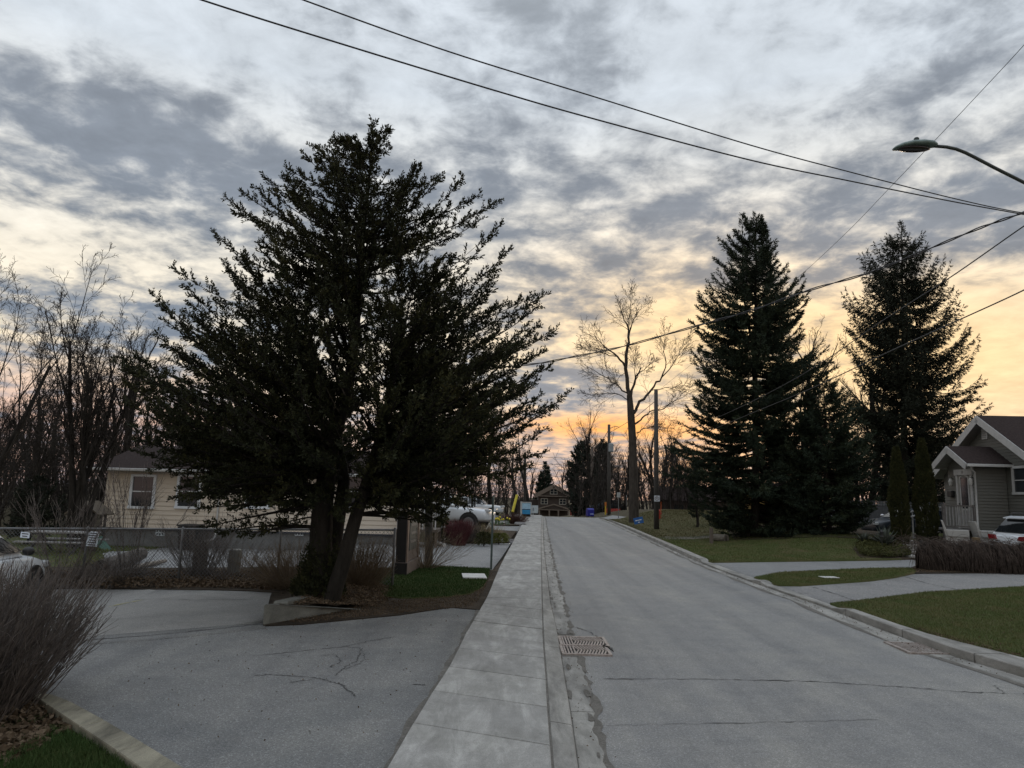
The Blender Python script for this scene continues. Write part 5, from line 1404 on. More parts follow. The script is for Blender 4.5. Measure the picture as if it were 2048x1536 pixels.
for y in (-.88, .30):
    MB().beam((-1.35, y, 2.05), (-2.9, y - .02, 1.50), .09, .05).build('hand_rail', RAILW, DK)
    MB().box((-2.75, y, 1.05), (.10, .10, .98)).build('post', RAILW, DK)
    for i in range(4): MB().box((-1.65 - i * .28, y, 1.47 - i * .1), (.035, .035, .86)).build('baluster', RAILW, DK)
# patio pad and chairs
pad = MB().box((17.4, 27.35, .30), (2.9, 1.15, .62)).build('patio', STONE, None); pad['kind'] = 'structure'
WICK = M('pale_grey_wicker', (.34, .335, .32, 1), .8, .12, 60)
def chair(x, y, rz, label):
    t = thing('patio_chair', label, 'chair', (x, y, .612), rz, 'patio chairs')
    MB().box((0, 0, .20), (.74, .74, .38)).build('seat_base', WICK, t, bevel=.02)
    m = MB().prism([(-.37, .26, .39), (-.37, .37, .39), (-.37, .50, .95), (-.37, .44, .95)], (1, 0, 0), .74); m.build('backrest', WICK, t, bevel=.015)
    for s in (-1, 1): MB().prism([(s * .37 - .05, -.37, .385), (s * .37 - .05, .30, .385), (s * .37 - .05, .36, .62), (s * .37 - .05, -.37, .62)], (1, 0, 0), .10).build('armrest', WICK, t, bevel=.015)
chair(16.65, 27.35, math.radians(60), 'square pale grey wicker armchair nearer the columnar cedars')
chair(17.70, 27.25, math.radians(75), 'square pale grey wicker armchair between its twin and the white car')
tag(MB().box((17.12, 27.0, .80), (.20, .20, .38)).build('wooden_crate', M('tan_wood', (.22, .15, .07, 1)), bevel=.01), 'small tan wooden block standing between the two wicker armchairs', 'crate')

# brown gabled house at the end of the street
HB = thing('brown_house', 'far brown gabled house facing down the street beyond the crest', 'house', (A(1107, 1000, 180).x, 180, 0))
BR = M('brown_shingle_wall', (.042, .032, .027, 1), .9, .2, 1); TR = M('tan_trim', (.13, .105, .085, 1)); ez = -.75
def zy(y): return A(1107, y, 180).z
MB().box((0, 4, (zy(1000) * 0 - 6 + zy(991)) / 2), (7.4, 8, zy(991) + 6)).build('wall', BR, HB)
MB().box((-6.5, 5, -2.5), (7, 6, 7)).build('side_wing', BR, HB)
MB().prism([(-4.1, -.2, zy(991)), (4.1, -.2, zy(991)), (0, -.2, zy(973))], (0, 1, 0), 8).build('gable', BR, HB)
for s in (-1, 1): MB().beam((s * 4.6, -.6, zy(993)), (0, -.6, zy(972)), .25, .9).build('rake_board', TR, HB)
MB().box((0, -.45, zy(992.5)), (9.0, .5, .22)).build('cornice', TR, HB)
for cx, y0, y1, w in ((0, 978, 988, 1.6), (-2.25, 998, 1008, 1.5), (2.25, 998, 1008, 1.5)):
    yb_ = -.2 if y0 < 990 else 0
    zc = (zy(y0) + zy(y1)) / 2; h = zy(y0) - zy(y1); f = MB().box((cx, yb_ - .06, zc), (w + .25, .1, h + .25)).build('window', M('pale_window_trim', (.26, .25, .22, 1)), HB)
    for s in (-1, 1):
        for k in (-1, 1): MB().box((cx + s * w * .26, yb_ - .13, zc + k * h * .25), (w * .42, .04, h * .42)).build('pane', GLS, f)
MB().prism([(-3.9, -2.2, zy(1018)), (3.9, -2.2, zy(1018)), (0, -2.2, zy(1009))], (0, 1, 0), 2.15).build('porch_roof', BR, HB)
for s in (-1, 1): MB().beam((s * 4.1, -2.3, zy(1018.5)), (0, -2.3, zy(1008.5)), .22, .3).build('porch_trim', TR, HB)
MB().box((0, -2.2, zy(1019.5)), (8, .25, .2)).build('porch_beam', TR, HB)
for x in (-3.5, -1.1, 1.1, 3.5): MB().box((x, -2.1, zy(1020) - 1.4), (.3, .3, 2.8)).build('porch_post', TR, HB)
# low dark house glimpsed beyond the right-hand trees, and a pale garage behind the spruces
HD = thing('dark_house', 'low dark house with a long roof beyond the bare wood, right of the street', 'house', (A(1385, 1000, 95).x, 95, 0))
MB().box((0, 0, -.2), (9, 6, 4.2)).build('wall', M('dark_brick_wall', (.05, .035, .03, 1)), HD)
MB().prism([(-5.2, -3.5, 1.9), (-5.2, 3.5, 1.9), (-5.2, 0, 3.6)], (1, 0, 0), 10.4).build('roof', ROOFM, HD)
for x in (-2.5, 1.5): MB().box((x, -3.03, .9), (1.2, .06, 1.0)).build('window', GLS, HD)
HG = thing('yellow_shed', 'small yellowish shed with a white lattice panel behind the forked spruce', 'shed', (A(1530, 1000, 46).x, 46, Hf(15, 46)))
MB().box((0, 0, .75), (2.6, 2, 1.5)).build('wall', M('ochre_wall', (.33, .22, .07, 1)), HG)
MB().prism([(-1.5, -1.2, 1.5), (-1.5, 1.2, 1.5), (-1.5, 0, 2.1)], (1, 0, 0), 3.0).build('roof', ROOFM, HG)
for i in range(4): MB().box((.9 + i * .22, -1.04, .9 + 0), (.08, .05, 1.1)).build('lattice_bar', WHITE, HG)
# play hut and picnic table in the left yard
ph = thing('play_hut', 'small wooden play hut with pitched roof behind the chain-link fence', 'play hut', (A(178, 1040, 25).x, 25, Hf(-14, 25)))
for sx in (-1, 1):
    for sy in (-1, 1): MB().box((sx * .35, sy * .35, .62), (.07, .07, 1.25)).build('post', WOODD, ph)
MB().box((0, 0, .55), (.8, .8, .06)).build('platform', WOODD, ph)
for s in (-1, 1): MB().prism([(s * .55, -.5, 1.20), (0, -.5, 1.62), (0, -.5, 1.67), (s * .57, -.5, 1.24)], (0, 1, 0), 1.0).build('roof', M('tan_shingle', (.10, .08, .055, 1)), ph)
MB().beam((.5, -.3, .5), (1.1, -.6, .0), .35, .05).build('slide', M('green_plastic', (.03, .10, .07, 1), .5), ph)
pt = thing('picnic_table', 'long pale picnic table with benches in the yard behind the chain-link fence', 'table', (A(125, 1085, 21).x, 21, Hf(-12.9, 21)), .04)
PW = M('pale_painted_planks', (.24, .235, .23, 1), .8, .3, 12)
for i in range(4): MB().box((0, -.28 + i * .18, .62), (1.75, .165, .035)).build('plank', PW, pt)
for s in (-1, 1):
    MB().box((0, s * .72, .38), (1.75, .24, .035)).build('bench', PW, pt)
    MB().beam((s * .6, -.7, .0), (s * .6, .1, .60), .06).build('leg', WOODD, pt); MB().beam((s * .6, .7, .0), (s * .6, -.1, .60), .06).build('leg', WOODD, pt); MB().box((s * .6, 0, .34), (.05, 1.5, .05)).build('brace', WOODD, pt)

# ------------------------------------------------------------------ chain-link fence
FY = 15.5
def ftop(px): return A(px, 1057.3 + .0035 * px, FY)
fpx = [-190, -5, 176, 366, 562, 790]
X0f, X1f = A(fpx[0], 1057, FY).x, A(fpx[-1], 1060, FY).x
FN = thing('chain_link_fence', 'rusty grey chain-link fence between the parking lot and the cream house', 'fence', (X0f, FY, 0))
def fz(x):
    px = 1024 + x / FY * F; return ftop(px).z
for px in fpx:
    p = A(px, 1057, FY); MB().tube([(p.x - X0f, 0, Hf(p.x, FY) - .1), (p.x - X0f, 0, fz(p.x) + .03), (p.x - X0f, 0, fz(p.x) + .05)], [.028, .028, .012], 8).build('post', DGALV, FN, smooth=True)
MB().tube([(x - X0f, 0, fz(x)) for x in np.linspace(X0f, X1f, 12)], .021, 6).build('top_rail', DGALV, FN, smooth=True)
b = Buf(); P0, P1 = [], []; st = .078
for s in (1, -1):
    xs = np.arange(X0f - 1.3, X1f + 1.3, st)
    for x in xs:
        z0 = .10; z1 = 1.16; x1 = x + s * (z1 - z0)
        a0, a1 = 0.0, 1.0
        lo, hi = (X0f, X1f)
        if s > 0: a0, a1 = max(0, (lo - x) / (x1 - x)), min(1, (hi - x) / (x1 - x))
        else: a0, a1 = max(0, (hi - x) / (x1 - x)), min(1, (lo - x) / (x1 - x))
        if a1 - a0 < .02: continue
        pa, pb = x + (x1 - x) * a0, x + (x1 - x) * a1
        def zz_(xx, a): g = Hf(xx, FY) + .04; return g + (fz(xx) - g) * a
        n = 2; q = [(pa + (pb - pa) * k / n, a0 + (a1 - a0) * k / n) for k in range(n + 1)]
        for (u0, v0), (u1, v1) in zip(q[:-1], q[1:]):
            P0.append((u0 - X0f, .008 * s, zz_(u0, v0))); P1.append((u1 - X0f, .008 * s, zz_(u1, v1)))
n = len(P0); segs(b, P0, P1, [.0038] * n, [.0038] * n, 3); b.build('wire_mesh', DGALV, FN, 'stuff')
def sign_on_fence(px0, py0, px1, py1, label, lines, tilt=0.0):
    a, c = A(px0, py0, FY - .05), A(px1, py1, FY - .05); w, h = c.x - a.x, a.z - c.z
    t = thing('notice_sign', label, 'sign', ((a.x + c.x) / 2, FY - .055, (a.z + c.z) / 2)); t.rotation_euler = (0, tilt, 0)
    MB().box((0, 0, 0), (w, .006, h)).build('panel', M('white_sign_face', (.62, .68, .74, 1), .5, .06), t, bevel=.002)
    rr = random.Random(px0)
    for i in range(lines):
        z = h / 2 - h * (i + .7) / (lines + .4); lw = w * rr.uniform(.55, .82)
        MB().box((0, -.005, z), (lw, .003, h / (lines + .4) * .42)).build('printed_line', M('sign_ink', (.04, .04, .05, 1), .7), t)
sign_on_fence(42, 1064, 59, 1076, 'small white notice hung on the fence above the parked car', 2, .06)
sign_on_fence(176, 1063, 195, 1093, 'tall white notice with lines of print on the fence, left of the cream house', 6, .06)
# leaning slab, stump, bollard
lg_ = thing('fallen_log', 'thick bark-covered log section lying behind the fence by the sapling', 'log', (-9.05, 16.6, Hf(-9, 16.6)), 0)
MB().tube([(0, 0, .16), (-.1, 1.1, .22), (-.2, 2.2, .30)], [.19, .18, .16], 9).build('log', M('pale_log_bark', (.085, .072, .062, 1), .95, .4, 10, bump=.02, stretch=(1, .3, 1)), lg_)
MB().tube([(.32, .0, .05), (.30, 1.1, .10), (.42, 2.2, .14)], [.05, .06, .05], 8).build('split_rail', M('pale_split_wood', (.22, .19, .16, 1)), lg_)
def stump(px, Y, h, r, label, mat, jag=True):
    x = A(px, 1150, Y).x; t = thing('tree_stump', label, 'stump', (x, Y, Hf(x, Y)))
    rr = random.Random(3); k = 12; V = []
    for lv, (z, f) in enumerate([(-.1, 1.25), (.15, 1.0), (h * .6, .85), (h, .8)]):
        for j in range(k): a = 6.283 * j / k; q = r * f * (1 + rr.uniform(-.12, .12)); V.append((q * math.cos(a), q * math.sin(a), z + (rr.uniform(-.10, .10) if lv == 3 and jag else 0)))
    V.append((0, 0, h * .9)); Fq = [(l * k + j, l * k + (j + 1) % k, (l + 1) * k + (j + 1) % k, (l + 1) * k + j) for l in range(3) for j in range(k)] + [(3 * k + j, 3 * k + (j + 1) % k, 4 * k) for j in range(k)]
    MB().add(V, Fq).build('trunk', mat, t)
stump(398, 16.5, .75, .17, 'ragged tall tree stump behind the middle fence post', M('pale_log_bark', (.13, .115, .10, 1)))
bl_ = thing('concrete_bollard', 'square worn concrete bollard behind the fence, right of the tree stump', 'bollard', (A(467, 1150, 16.9).x, 16.9, Hf(-6.4, 16.9)), .2)
MB().box((0, 0, .27), (.26, .24, .72)).build('post', M('bollard_concrete', (.19, .185, .165, 1), .9, .3, 8, bump=.01), bl_, bevel=.03)

# ------------------------------------------------------------------ sign pillar, posts, plates
x_, y_ = G(787, 1158).x, G(800, 1158).y
SP_ = thing('monument_sign', 'brown board sign on a low plinth, dark end-on, beside the big cedar', 'sign', (x_, y_, Hf(x_, y_)), math.radians(-3))
DKW = M('dark_sign_end', (.010, .009, .009, 1), .8); FACE = M('brown_sign_face', (.115, .088, .075, 1), .7, .2, 6)
MB().box((.15, .9, .16), (.30, 1.75, .42)).build('plinth', FACE, SP_, bevel=.008)
MB().box((.13, .9, .92), (.24, 1.68, 1.08)).build('board', FACE, SP_)
MB().box((.13, .042, .92), (.235, .02, 1.12)).build('end_board', DKW, SP_); MB().box((.15, .012, .16), (.29, .02, .40)).build('end_board', DKW, SP_)
MB().box((.256, .9, .98), (.012, 1.0, .72)).build('panel', M('sign_panel_green', (.05, .055, .05, 1)), SP_)
for y in (.16, 1.62): MB().box((.258, y, .92), (.02, .13, 1.10)).build('trim', M('sign_trim_tan', (.17, .12, .09, 1)), SP_)
for i in range(3): MB().box((.264, .9, 1.22 - i * .2), (.006, .7, .06)).build('worn_lettering', M('sign_ink_pale', (.14, .13, .12, 1)), SP_)
def upole(px, py, Y, top_py, r, label, mat=WOODD, name='utility_pole', lean=0):
    p = A(px, py, Y); z0 = Hf(p.x, Y); top = A(px + lean, top_py, Y)
    t = thing(name, label, 'pole', (p.x, Y, z0)); h = top.z - z0
    MB().tube([(0, 0, -.3), ((top.x - p.x) * .5, 0, h * .5), (top.x - p.x, 0, h)], [r * 1.15, r, r * .82], 12).build('shaft', mat, t, smooth=True)
    return t, top, z0
P1, P1t, P1z = upole(1313, 1065, 43, 780, .135, 'dark wooden utility pole with a no-parking sign on the right verge', lean=-1)
n0 = MB().box((0, -.16, 2.1 + (997 - 998) * 43 / F + .02 - P1z + .0), (.32, .012, .34)).build('sign_panel', M('white_sign_face', (.62, .68, .74, 1)), P1, bevel=.002)
zc = n0.data.vertices[0].co.z + .17; zc = 2.12 - P1z - .02
INK = M('sign_ink', (.04, .04, .05, 1), .7)
ring = [(.115 * math.cos(a), -.168, zc + .115 * math.sin(a)) for a in np.linspace(0, 2 * math.pi, 17)]
m = MB(); m.tube(ring, .014, 5, caps=False); m.beam((-.08, -.169, zc + .08), (.08, -.169, zc - .08), .02, .01); m.build('prohibition_ring', M('faded_sign_red', (.12, .05, .05, 1)), n0)
text_mesh('letter', 'P', .17, INK, n0, (0, -.167, zc), (math.pi / 2, 0, 0))
P2, P2t, P2z = upole(1218, 1035, 72, 849, .16, 'wooden utility pole carrying a grey transformer, past the crest')
h2 = P2t.z - P2z; MB().tube([(.12, -.35, h2 - 2.75), (.12, -.35, h2 - 2.68), (.12, -.35, h2 - 1.95), (.12, -.35, h2 - 1.88)], [.2, .25, .25, .12], 12).build('transformer', M('transformer_grey', (.25, .28, .30, 1)), P2, smooth=False)
MB().tube([(0, 0, h2 - .4), (.6, 0, h2 - .15), (1.0, 0, h2 - .25)], .03, 6).build('arm', GALV, P2)
P3, P3t, P3z = upole(1184, 1035, 100, 893, .2, 'slim grey utility pole beyond the transformer pole, above the blue mailbox', WOODG)
P4, P4t, P4z = upole(1153, 1035, 130, 932, .22, 'farthest utility pole, just right of the brown gabled house', WOODG)
P5, P5t, P5z = upole(1050, 1030, 66, 905, .14, 'wooden utility pole beside the blue and white yard sign, left of the street')
P6, P6t, P6z = upole(858, 1136, 20.4, 690, .10, 'wooden pole at the left lawn edge, rising into the cedar', WOODD)
upole(1253, 1035, 90, 990, .05, 'thin bare post between the transformer pole and the bare maple', GALV, 'thin_post')
def signpost(px, py, Y, top_py, label, col, w=.05, panel=None, name='sign_post', cat='sign post'):
    p = A(px, py, Y); z0 = Hf(p.x, Y); h = A(px, top_py, Y).z - z0; t = thing(name, label, cat, (p.x, Y, z0))
    MB().box((0, 0, h / 2 - .1), (w, w * .6, h + .2)).build('post', col, t)
    if panel:
        pw, ph_, pz, pm, th = panel; MB().box((0, -.05, h + pz), (pw, th, ph_)).build('sign_panel', pm, t, bevel=.003)
    return t, h
GRP = M('green_post_paint', (.06, .085, .08, 1), .6)
gp = G(979, 1143)
tg, hg = signpost(982, 1143, gp.y, 992, 'thin green metal sign post with its sign edge-on, at the corner of the left lawn', GRP, .055)
MB().box((0.01, 0, hg - .12), (.03, .42, .30)).build('sign_panel', GRP, tg, bevel=.004)
MB().tube([(0, 0, .0), (0, 0, .06)], .10, 10).build('base', GALV, tg)
signpost(1237, 1043, 62, 985, 'slender post with a small pale sign at the corner of the right-hand side street', GALV, .06, (.30, .42, -.2, M('pale_sign_back', (.35, .36, .36, 1)), .02))
signpost(1211, 1034, 75, 1004, 'yellow and orange marker post beside the transformer pole', M('yellow_marker', (.50, .33, .02, 1)), .14, (.2, .35, -.2, M('orange_marker', (.45, .13, .02, 1)), .03), 'marker_post')
signpost(1150, 1034, 115, 1022, 'tiny red and white sign beside the farthest utility pole', GALV, .1, (1.6, .9, -.2, M('red_sign', (.32, .04, .03, 1)), .05))
signpost(1226, 1034, 80, 1020, 'square red and white notice on posts, right of the transformer pole', M('sign_frame_pale', (.4, .4, .38, 1)), .1, (1.5, 1.3, -.5, M('red_sign', (.32, .04, .03, 1)), .05))
# yellow guy guard
a, b_ = G(1026, 1026), A(1034, 989, 46.5); t = thing('guy_wire_guard', 'leaning yellow guy wire guard left of the street', 'guy guard', (a.x, 46, Hf(a.x, 46)))
pA = A(1025, 1024, 46); pB = A(1034, 990, 46.5)
MB().tube([pA - t.location, pB - t.location], .085, 8).build('sleeve', M('yellow_plastic', (.50, .42, .02, 1), .5), t)
MB().tube([pB - t.location, A(1044, 945, 47.5) - t.location, A(1050, 910, 66) - t.location], .015, 4).build('guy_wire', CABLE, t)
# blue/white yard sign and white board
t, h = signpost(1042, 1034, 58, 1003, 'tall white-posted blue and white yard sign left of the street', WHITE, .14, None, 'yard_sign', 'sign')
MB().box((.40, 0, h - .35), (.66, .05, .45)).build('panel', M('pale_blue_panel', (.35, .55, .70, 1)), t); MB().box((.40, 0, h - .80), (.66, .05, .34)).build('panel', M('blue_panel', (.03, .25, .50, 1)), t)
MB().box((.40, 0, h - .06), (.8, .06, .07)).build('arm', WHITE, t); MB().box((.78, 0, h - .7), (.06, .06, 1.3)).build('hanger', WHITE, t)
t, h = signpost(1066, 1034, 60, 1011, 'white square board on short legs right of the blue yard sign', WHITE, .06, (.80, .62, -.3, M('white_board', (.45, .50, .52, 1)), .04), 'notice_board', 'board')
MB().box((0, -.08, h - .3), (.05, .01, .25)).build('mark', INK, t)
# blue mailbox-like bin
bx_ = A(1180, 1030, 78); t = thing('blue_bin', 'deep blue rounded bin standing at the crest beside the grey utility pole', 'bin', (bx_.x, 78, Hf(bx_.x, 78)), .3)
MB().prism([(-.36, -.3, .10), (-.36, .3, .10), (-.36, .3, .75), (-.36, .12, .95), (-.36, -.12, .95), (-.36, -.3, .8)], (1, 0, 0), .72).build('body', M('blue_bin_paint', (.005, .008, .22, 1), .5), t, bevel=.05)
MB().box((.08, -.31, .35), (.4, .02, .12)).build('label_plate', M('pale_blue_label', (.25, .3, .6, 1)), t)
for s in (-1, 1): MB().box((s * .26, 0, .05), (.1, .5, .14)).build('foot', BLACK, t)
# hydrant with a red flag rod
hx = A(1317, 1035, 50); t = thing('fire_hydrant', 'red fire hydrant with an orange marker rod behind the no-parking pole', 'hydrant', (hx.x, 50, Hf(hx.x, 50)))
RD = M('hydrant_red', (.40, .03, .015, 1), .5)
MB().tube([(0, 0, 0), (0, 0, .08), (0, 0, .1), (0, 0, .55), (0, 0, .6), (0, 0, .72), (0, 0, .76)], [.17, .17, .11, .11, .15, .09, .03], 12).build('barrel', RD, t)
MB().tube([(-.2, 0, .45), (.2, 0, .45)], .055, 8).build('nozzle', RD, t); MB().tube([(.16, 0, .1), (.18, 0, 1.25)], .02, 5).build('marker_rod', M('orange_rod', (.5, .10, .02, 1)), t)
# tilted blue lawn sign
q = G(1277, 1052, .08); t = thing('lawn_sign', 'blue lawn sign with white lettering, tilted on the right-hand berm', 'sign', (A(1277, 1045, 47).x, 47, Hf(A(1277, 1045, 47).x, 47)), math.radians(-12))
cz = A(1277, 1041, 47).z - t.location.z
pn = MB().box((0, 0, 0), (.60, .012, .40)).build('panel', M('lawn_sign_blue', (.012, .10, .33, 1), .5), t); pn.location = (0, 0, cz); pn.rotation_euler = (0, math.radians(-14), 0)
for z, w in ((.02, .40), (-.11, .10)): MB().box((0, -.012, z), (w, .006, .05)).build('printed_line', M('sign_white_ink', (.6, .65, .7, 1)), pn)
for s in (-1, 1): MB().tube([(s * .2 - .1, 0, -.1), (s * .2, 0, cz)], .008, 4).build('wire_leg', GALV, t)
# log and post on the lawn
lp = G(1428, 1083, .09); le = G(1468, 1086, .09)
t = thing('lawn_log', 'short pale log lying on the front lawn beside a wooden post', 'log', (lp.x, lp.y, lp.z))
d_ = Vector((le.x - lp.x, -.35, 0)); MB().tube([(0.1, .25, .17), d_ + Vector((0, 0, .17))], [.16, .165], 12).build('bark', M('log_grey', (.14, .125, .105, 1), .9, .3, 10, stretch=(.3, 1, 1)), t)
MB().tube([d_ + Vector((0, 0, .17)), d_ + Vector((.012, -.004, .17))], .13, 12).build('cut_face', M('log_hollow', (.02, .016, .012, 1)), t)
pp = G(1423, 1087, .09); tag(MB().box((pp.x, pp.y, pp.z + .30), (.13, .13, .72)).build('wooden_post', WOODG, bevel=.01), 'short square wooden post at the left end of the lawn log', 'post')
c_ = G(948, 1154, .09); tag(MB().box((c_.x, c_.y, c_.z + .02), (.55, .85, .04), rz=.1).build('utility_cover', M('pale_concrete_lid', (.50, .50, .48, 1), .8), bevel=.01), 'pale rectangular utility cover lying in the left verge lawn', 'utility cover')
c_ = G(1658, 1156, .09); tag(MB().box((c_.x, c_.y, c_.z + .02), (.42, .30, .02), rz=.1).build('stone_plate', M('pale_concrete_lid', (.50, .50, .48, 1), .8), bevel=.004), 'small pale plate lying on the grass strip between the two driveways', 'plate')

# ------------------------------------------------------------------ street lamp on the near right pole (its arm shows)
LY = 11.5
lx = A(2190, 500, LY).x
PL_ = thing('street_lamp', 'grey-green street lamp head on a curved arm reaching in from the right', 'street lamp', (lx, LY, Hf(lx, LY)))
def lp_(px, py): v = A(px, py, LY); return (v.x - lx, 0, v.z - Hf(lx, LY))
MB().tube([(0, 0, -.3), (0, 0, 5), (0, 0, 10.0)], [.16, .145, .12], 14).build('pole', WOODD, PL_, smooth=True)
MB().tube([lp_(*p) for p in [(2185, 440), (2120, 402), (2048, 365), (1990, 336), (1950, 315), (1930, 305), (1912, 298), (1893, 294), (1868, 292)]], .028, 10).build('arm', M('arm_green_paint', (.035, .045, .04, 1), .5), PL_, smooth=True)
hd = MB(); prof = [(1786, 298, .03, .012), (1790, 297, .08, .035), (1803, 294, .12, .06), (1822, 291, .14, .075), (1845, 290, .14, .078), (1862, 290, .11, .07), (1872, 291, .06, .05)]
k = 12; V = []
for px, py, wy, hz in prof:
    c = Vector(lp_(px, py))
    for j in range(k):
        a_2 = 2 * math.pi * j / k; zz2 = math.sin(a_2); V.append((c.x, c.y + wy * math.cos(a_2), c.z + (hz * zz2 if zz2 > 0 else hz * .55 * zz2)))
Fq = [(l * k + j, l * k + (j + 1) % k, (l + 1) * k + (j + 1) % k, (l + 1) * k + j) for l in range(len(prof) - 1) for j in range(k)] + [tuple(range(k)), tuple((len(prof) - 1) * k + j for j in range(k))]
hd.add(V, Fq); hd_o = hd.build('lamp_head', M('lamp_green_paint', (.14, .20, .19, 1), .45), PL_, smooth=True)
c = Vector(lp_(1826, 297)); MB().ball((c.x, c.y, c.z - .012), 1, 14, 6, (.29, .115, .028)).build('lens', M('lamp_lens', (.03, .022, .025, 1), .15), hd_o, smooth=True)
c = Vector(lp_(1833, 281)); MB().tube([(c.x, 0, c.z - .03), (c.x, 0, c.z + .035), (c.x, 0, c.z + .05)], [.045, .042, .03], 10).build('photocell', M('photocell_dark', (.03, .045, .045, 1)), hd_o)

# ------------------------------------------------------------------ overhead cables
def cable(name, pts, r, label, group=None, strands=1):
    """pts: (px, py, depth) the cable passes; hung as one smooth sagging curve"""
    W3 = [A(x, y, Y) for x, y, Y in pts]; out = []
    n = len(W3)
    for i in range(n - 1):
        p0, p1, p2, p3 = W3[max(i - 1, 0)], W3[i], W3[i + 1], W3[min(i + 2, n - 1)]
        for s in range(10):
            u = s / 10; out.append(.5 * ((2 * p1) + (p2 - p0) * u + (2 * p0 - 5 * p1 + 4 * p2 - p3) * u * u + (3 * p1 - p0 - 3 * p2 + p3) * u ** 3))
    out.append(W3[-1])
    if strands == 1: o = MB().tube(out, r, 6).build(name, CABLE, smooth=True)
    else:
        m = MB()
        for k in range(strands):
            tw = []
            for i, p in enumerate(out): a = i * .55 + k * 2 * math.pi / strands; tw.append(p + Vector((0, math.cos(a), math.sin(a))) * r * 1.1)
            m.tube(tw, r * .8, 5)
        o = m.build(name, CABLE, smooth=True)
    return tag(o, label, 'cable', group)
cable('overhead_cable', [(2180, 452, 11.5), (2048, 429, 10.9), (1900, 402, 10.3), (1700, 362, 9.5), (1500, 320, 8.8), (1200, 241, 8.0), (1000, 184, 7.5), (700, 93, 6.9), (404, 0, 6.4), (100, -105, 5.9), (-400, -300, 5.2)], .0095, 'lower of the two black cables sweeping across the sky to the upper left')
cable('overhead_cable', [(2180, 446, 11.5), (2035, 424, 10.9), (1900, 395, 10.3), (1700, 344, 9.5), (1500, 290, 8.8), (1200, 197, 8.0), (900, 104, 7.2), (607, 0, 6.6), (300, -115, 6.0), (-200, -320, 5.2)], .0085, 'upper of the two black cables sweeping across the sky to the upper left')
cable('service_cable', [(2180, 380, 11.5), (2048, 425, 12.2), (1960, 456, 12.9), (1850, 501, 13.6), (1740, 545, 14.4), (1620, 580, 15.2), (1500, 622, 16.0), (1400, 650, 16.8), (1250, 692, 18.0), (1150, 713, 18.8), (1050, 730, 19.4), (858, 745, 20.4)], .016, 'twisted service cable crossing the street from the lamp pole into the big cedar', None, 2)
cable('overhead_cable', [(2180, 365, 11.5), (2048, 452, 13), (1900, 555, 15), (1760, 645, 18), (1620, 740, 22), (1500, 805, 27), (1400, 850, 34), (1313, 886, 43)], .013, 'black cable from the right edge passing the drooping spruce to the no-parking pole', None)
cable('overhead_cable', [(2180, 510, 11.5), (2048, 580, 13), (1900, 648, 15), (1760, 712, 18), (1620, 778, 22), (1500, 828, 27), (1400, 870, 34), (1313, 908, 43)], .013, 'lowest black cable on the right, crossing both spruces', None)
cable('overhead_cable', [(2180, -60, 11.5), (2048, 90, 13), (1960, 185, 14.5), (1880, 270, 16), (1780, 375, 19), (1690, 468, 23), (1590, 560, 28), (1480, 650, 34), (1400, 715, 38), (1313, 784, 43)], .007, 'thin wire rising steeply behind the lamp head to the upper right corner', None)
cable('overhead_cable', [(1313, 800, 43), (1265, 838, 56), (1218, 866, 72)], .02, 'wire between the no-parking pole and the transformer pole', None)
cable('overhead_cable', [(1218, 858, 72), (1200, 888, 85), (1184, 900, 100), (1153, 938, 130)], .03, 'wire running from the transformer pole to the two far poles', None)
for i, (ya, yb) in enumerate(((905, 915), (924, 925), (932, 938))):
    cable('overhead_cable', [(1050, ya, 66), (1100, (ya + yb) / 2 + 5, 80), (1153, yb, 130)], .025, ['top', 'middle', 'lowest'][i] + ' faint far wire above the brown gabled house')

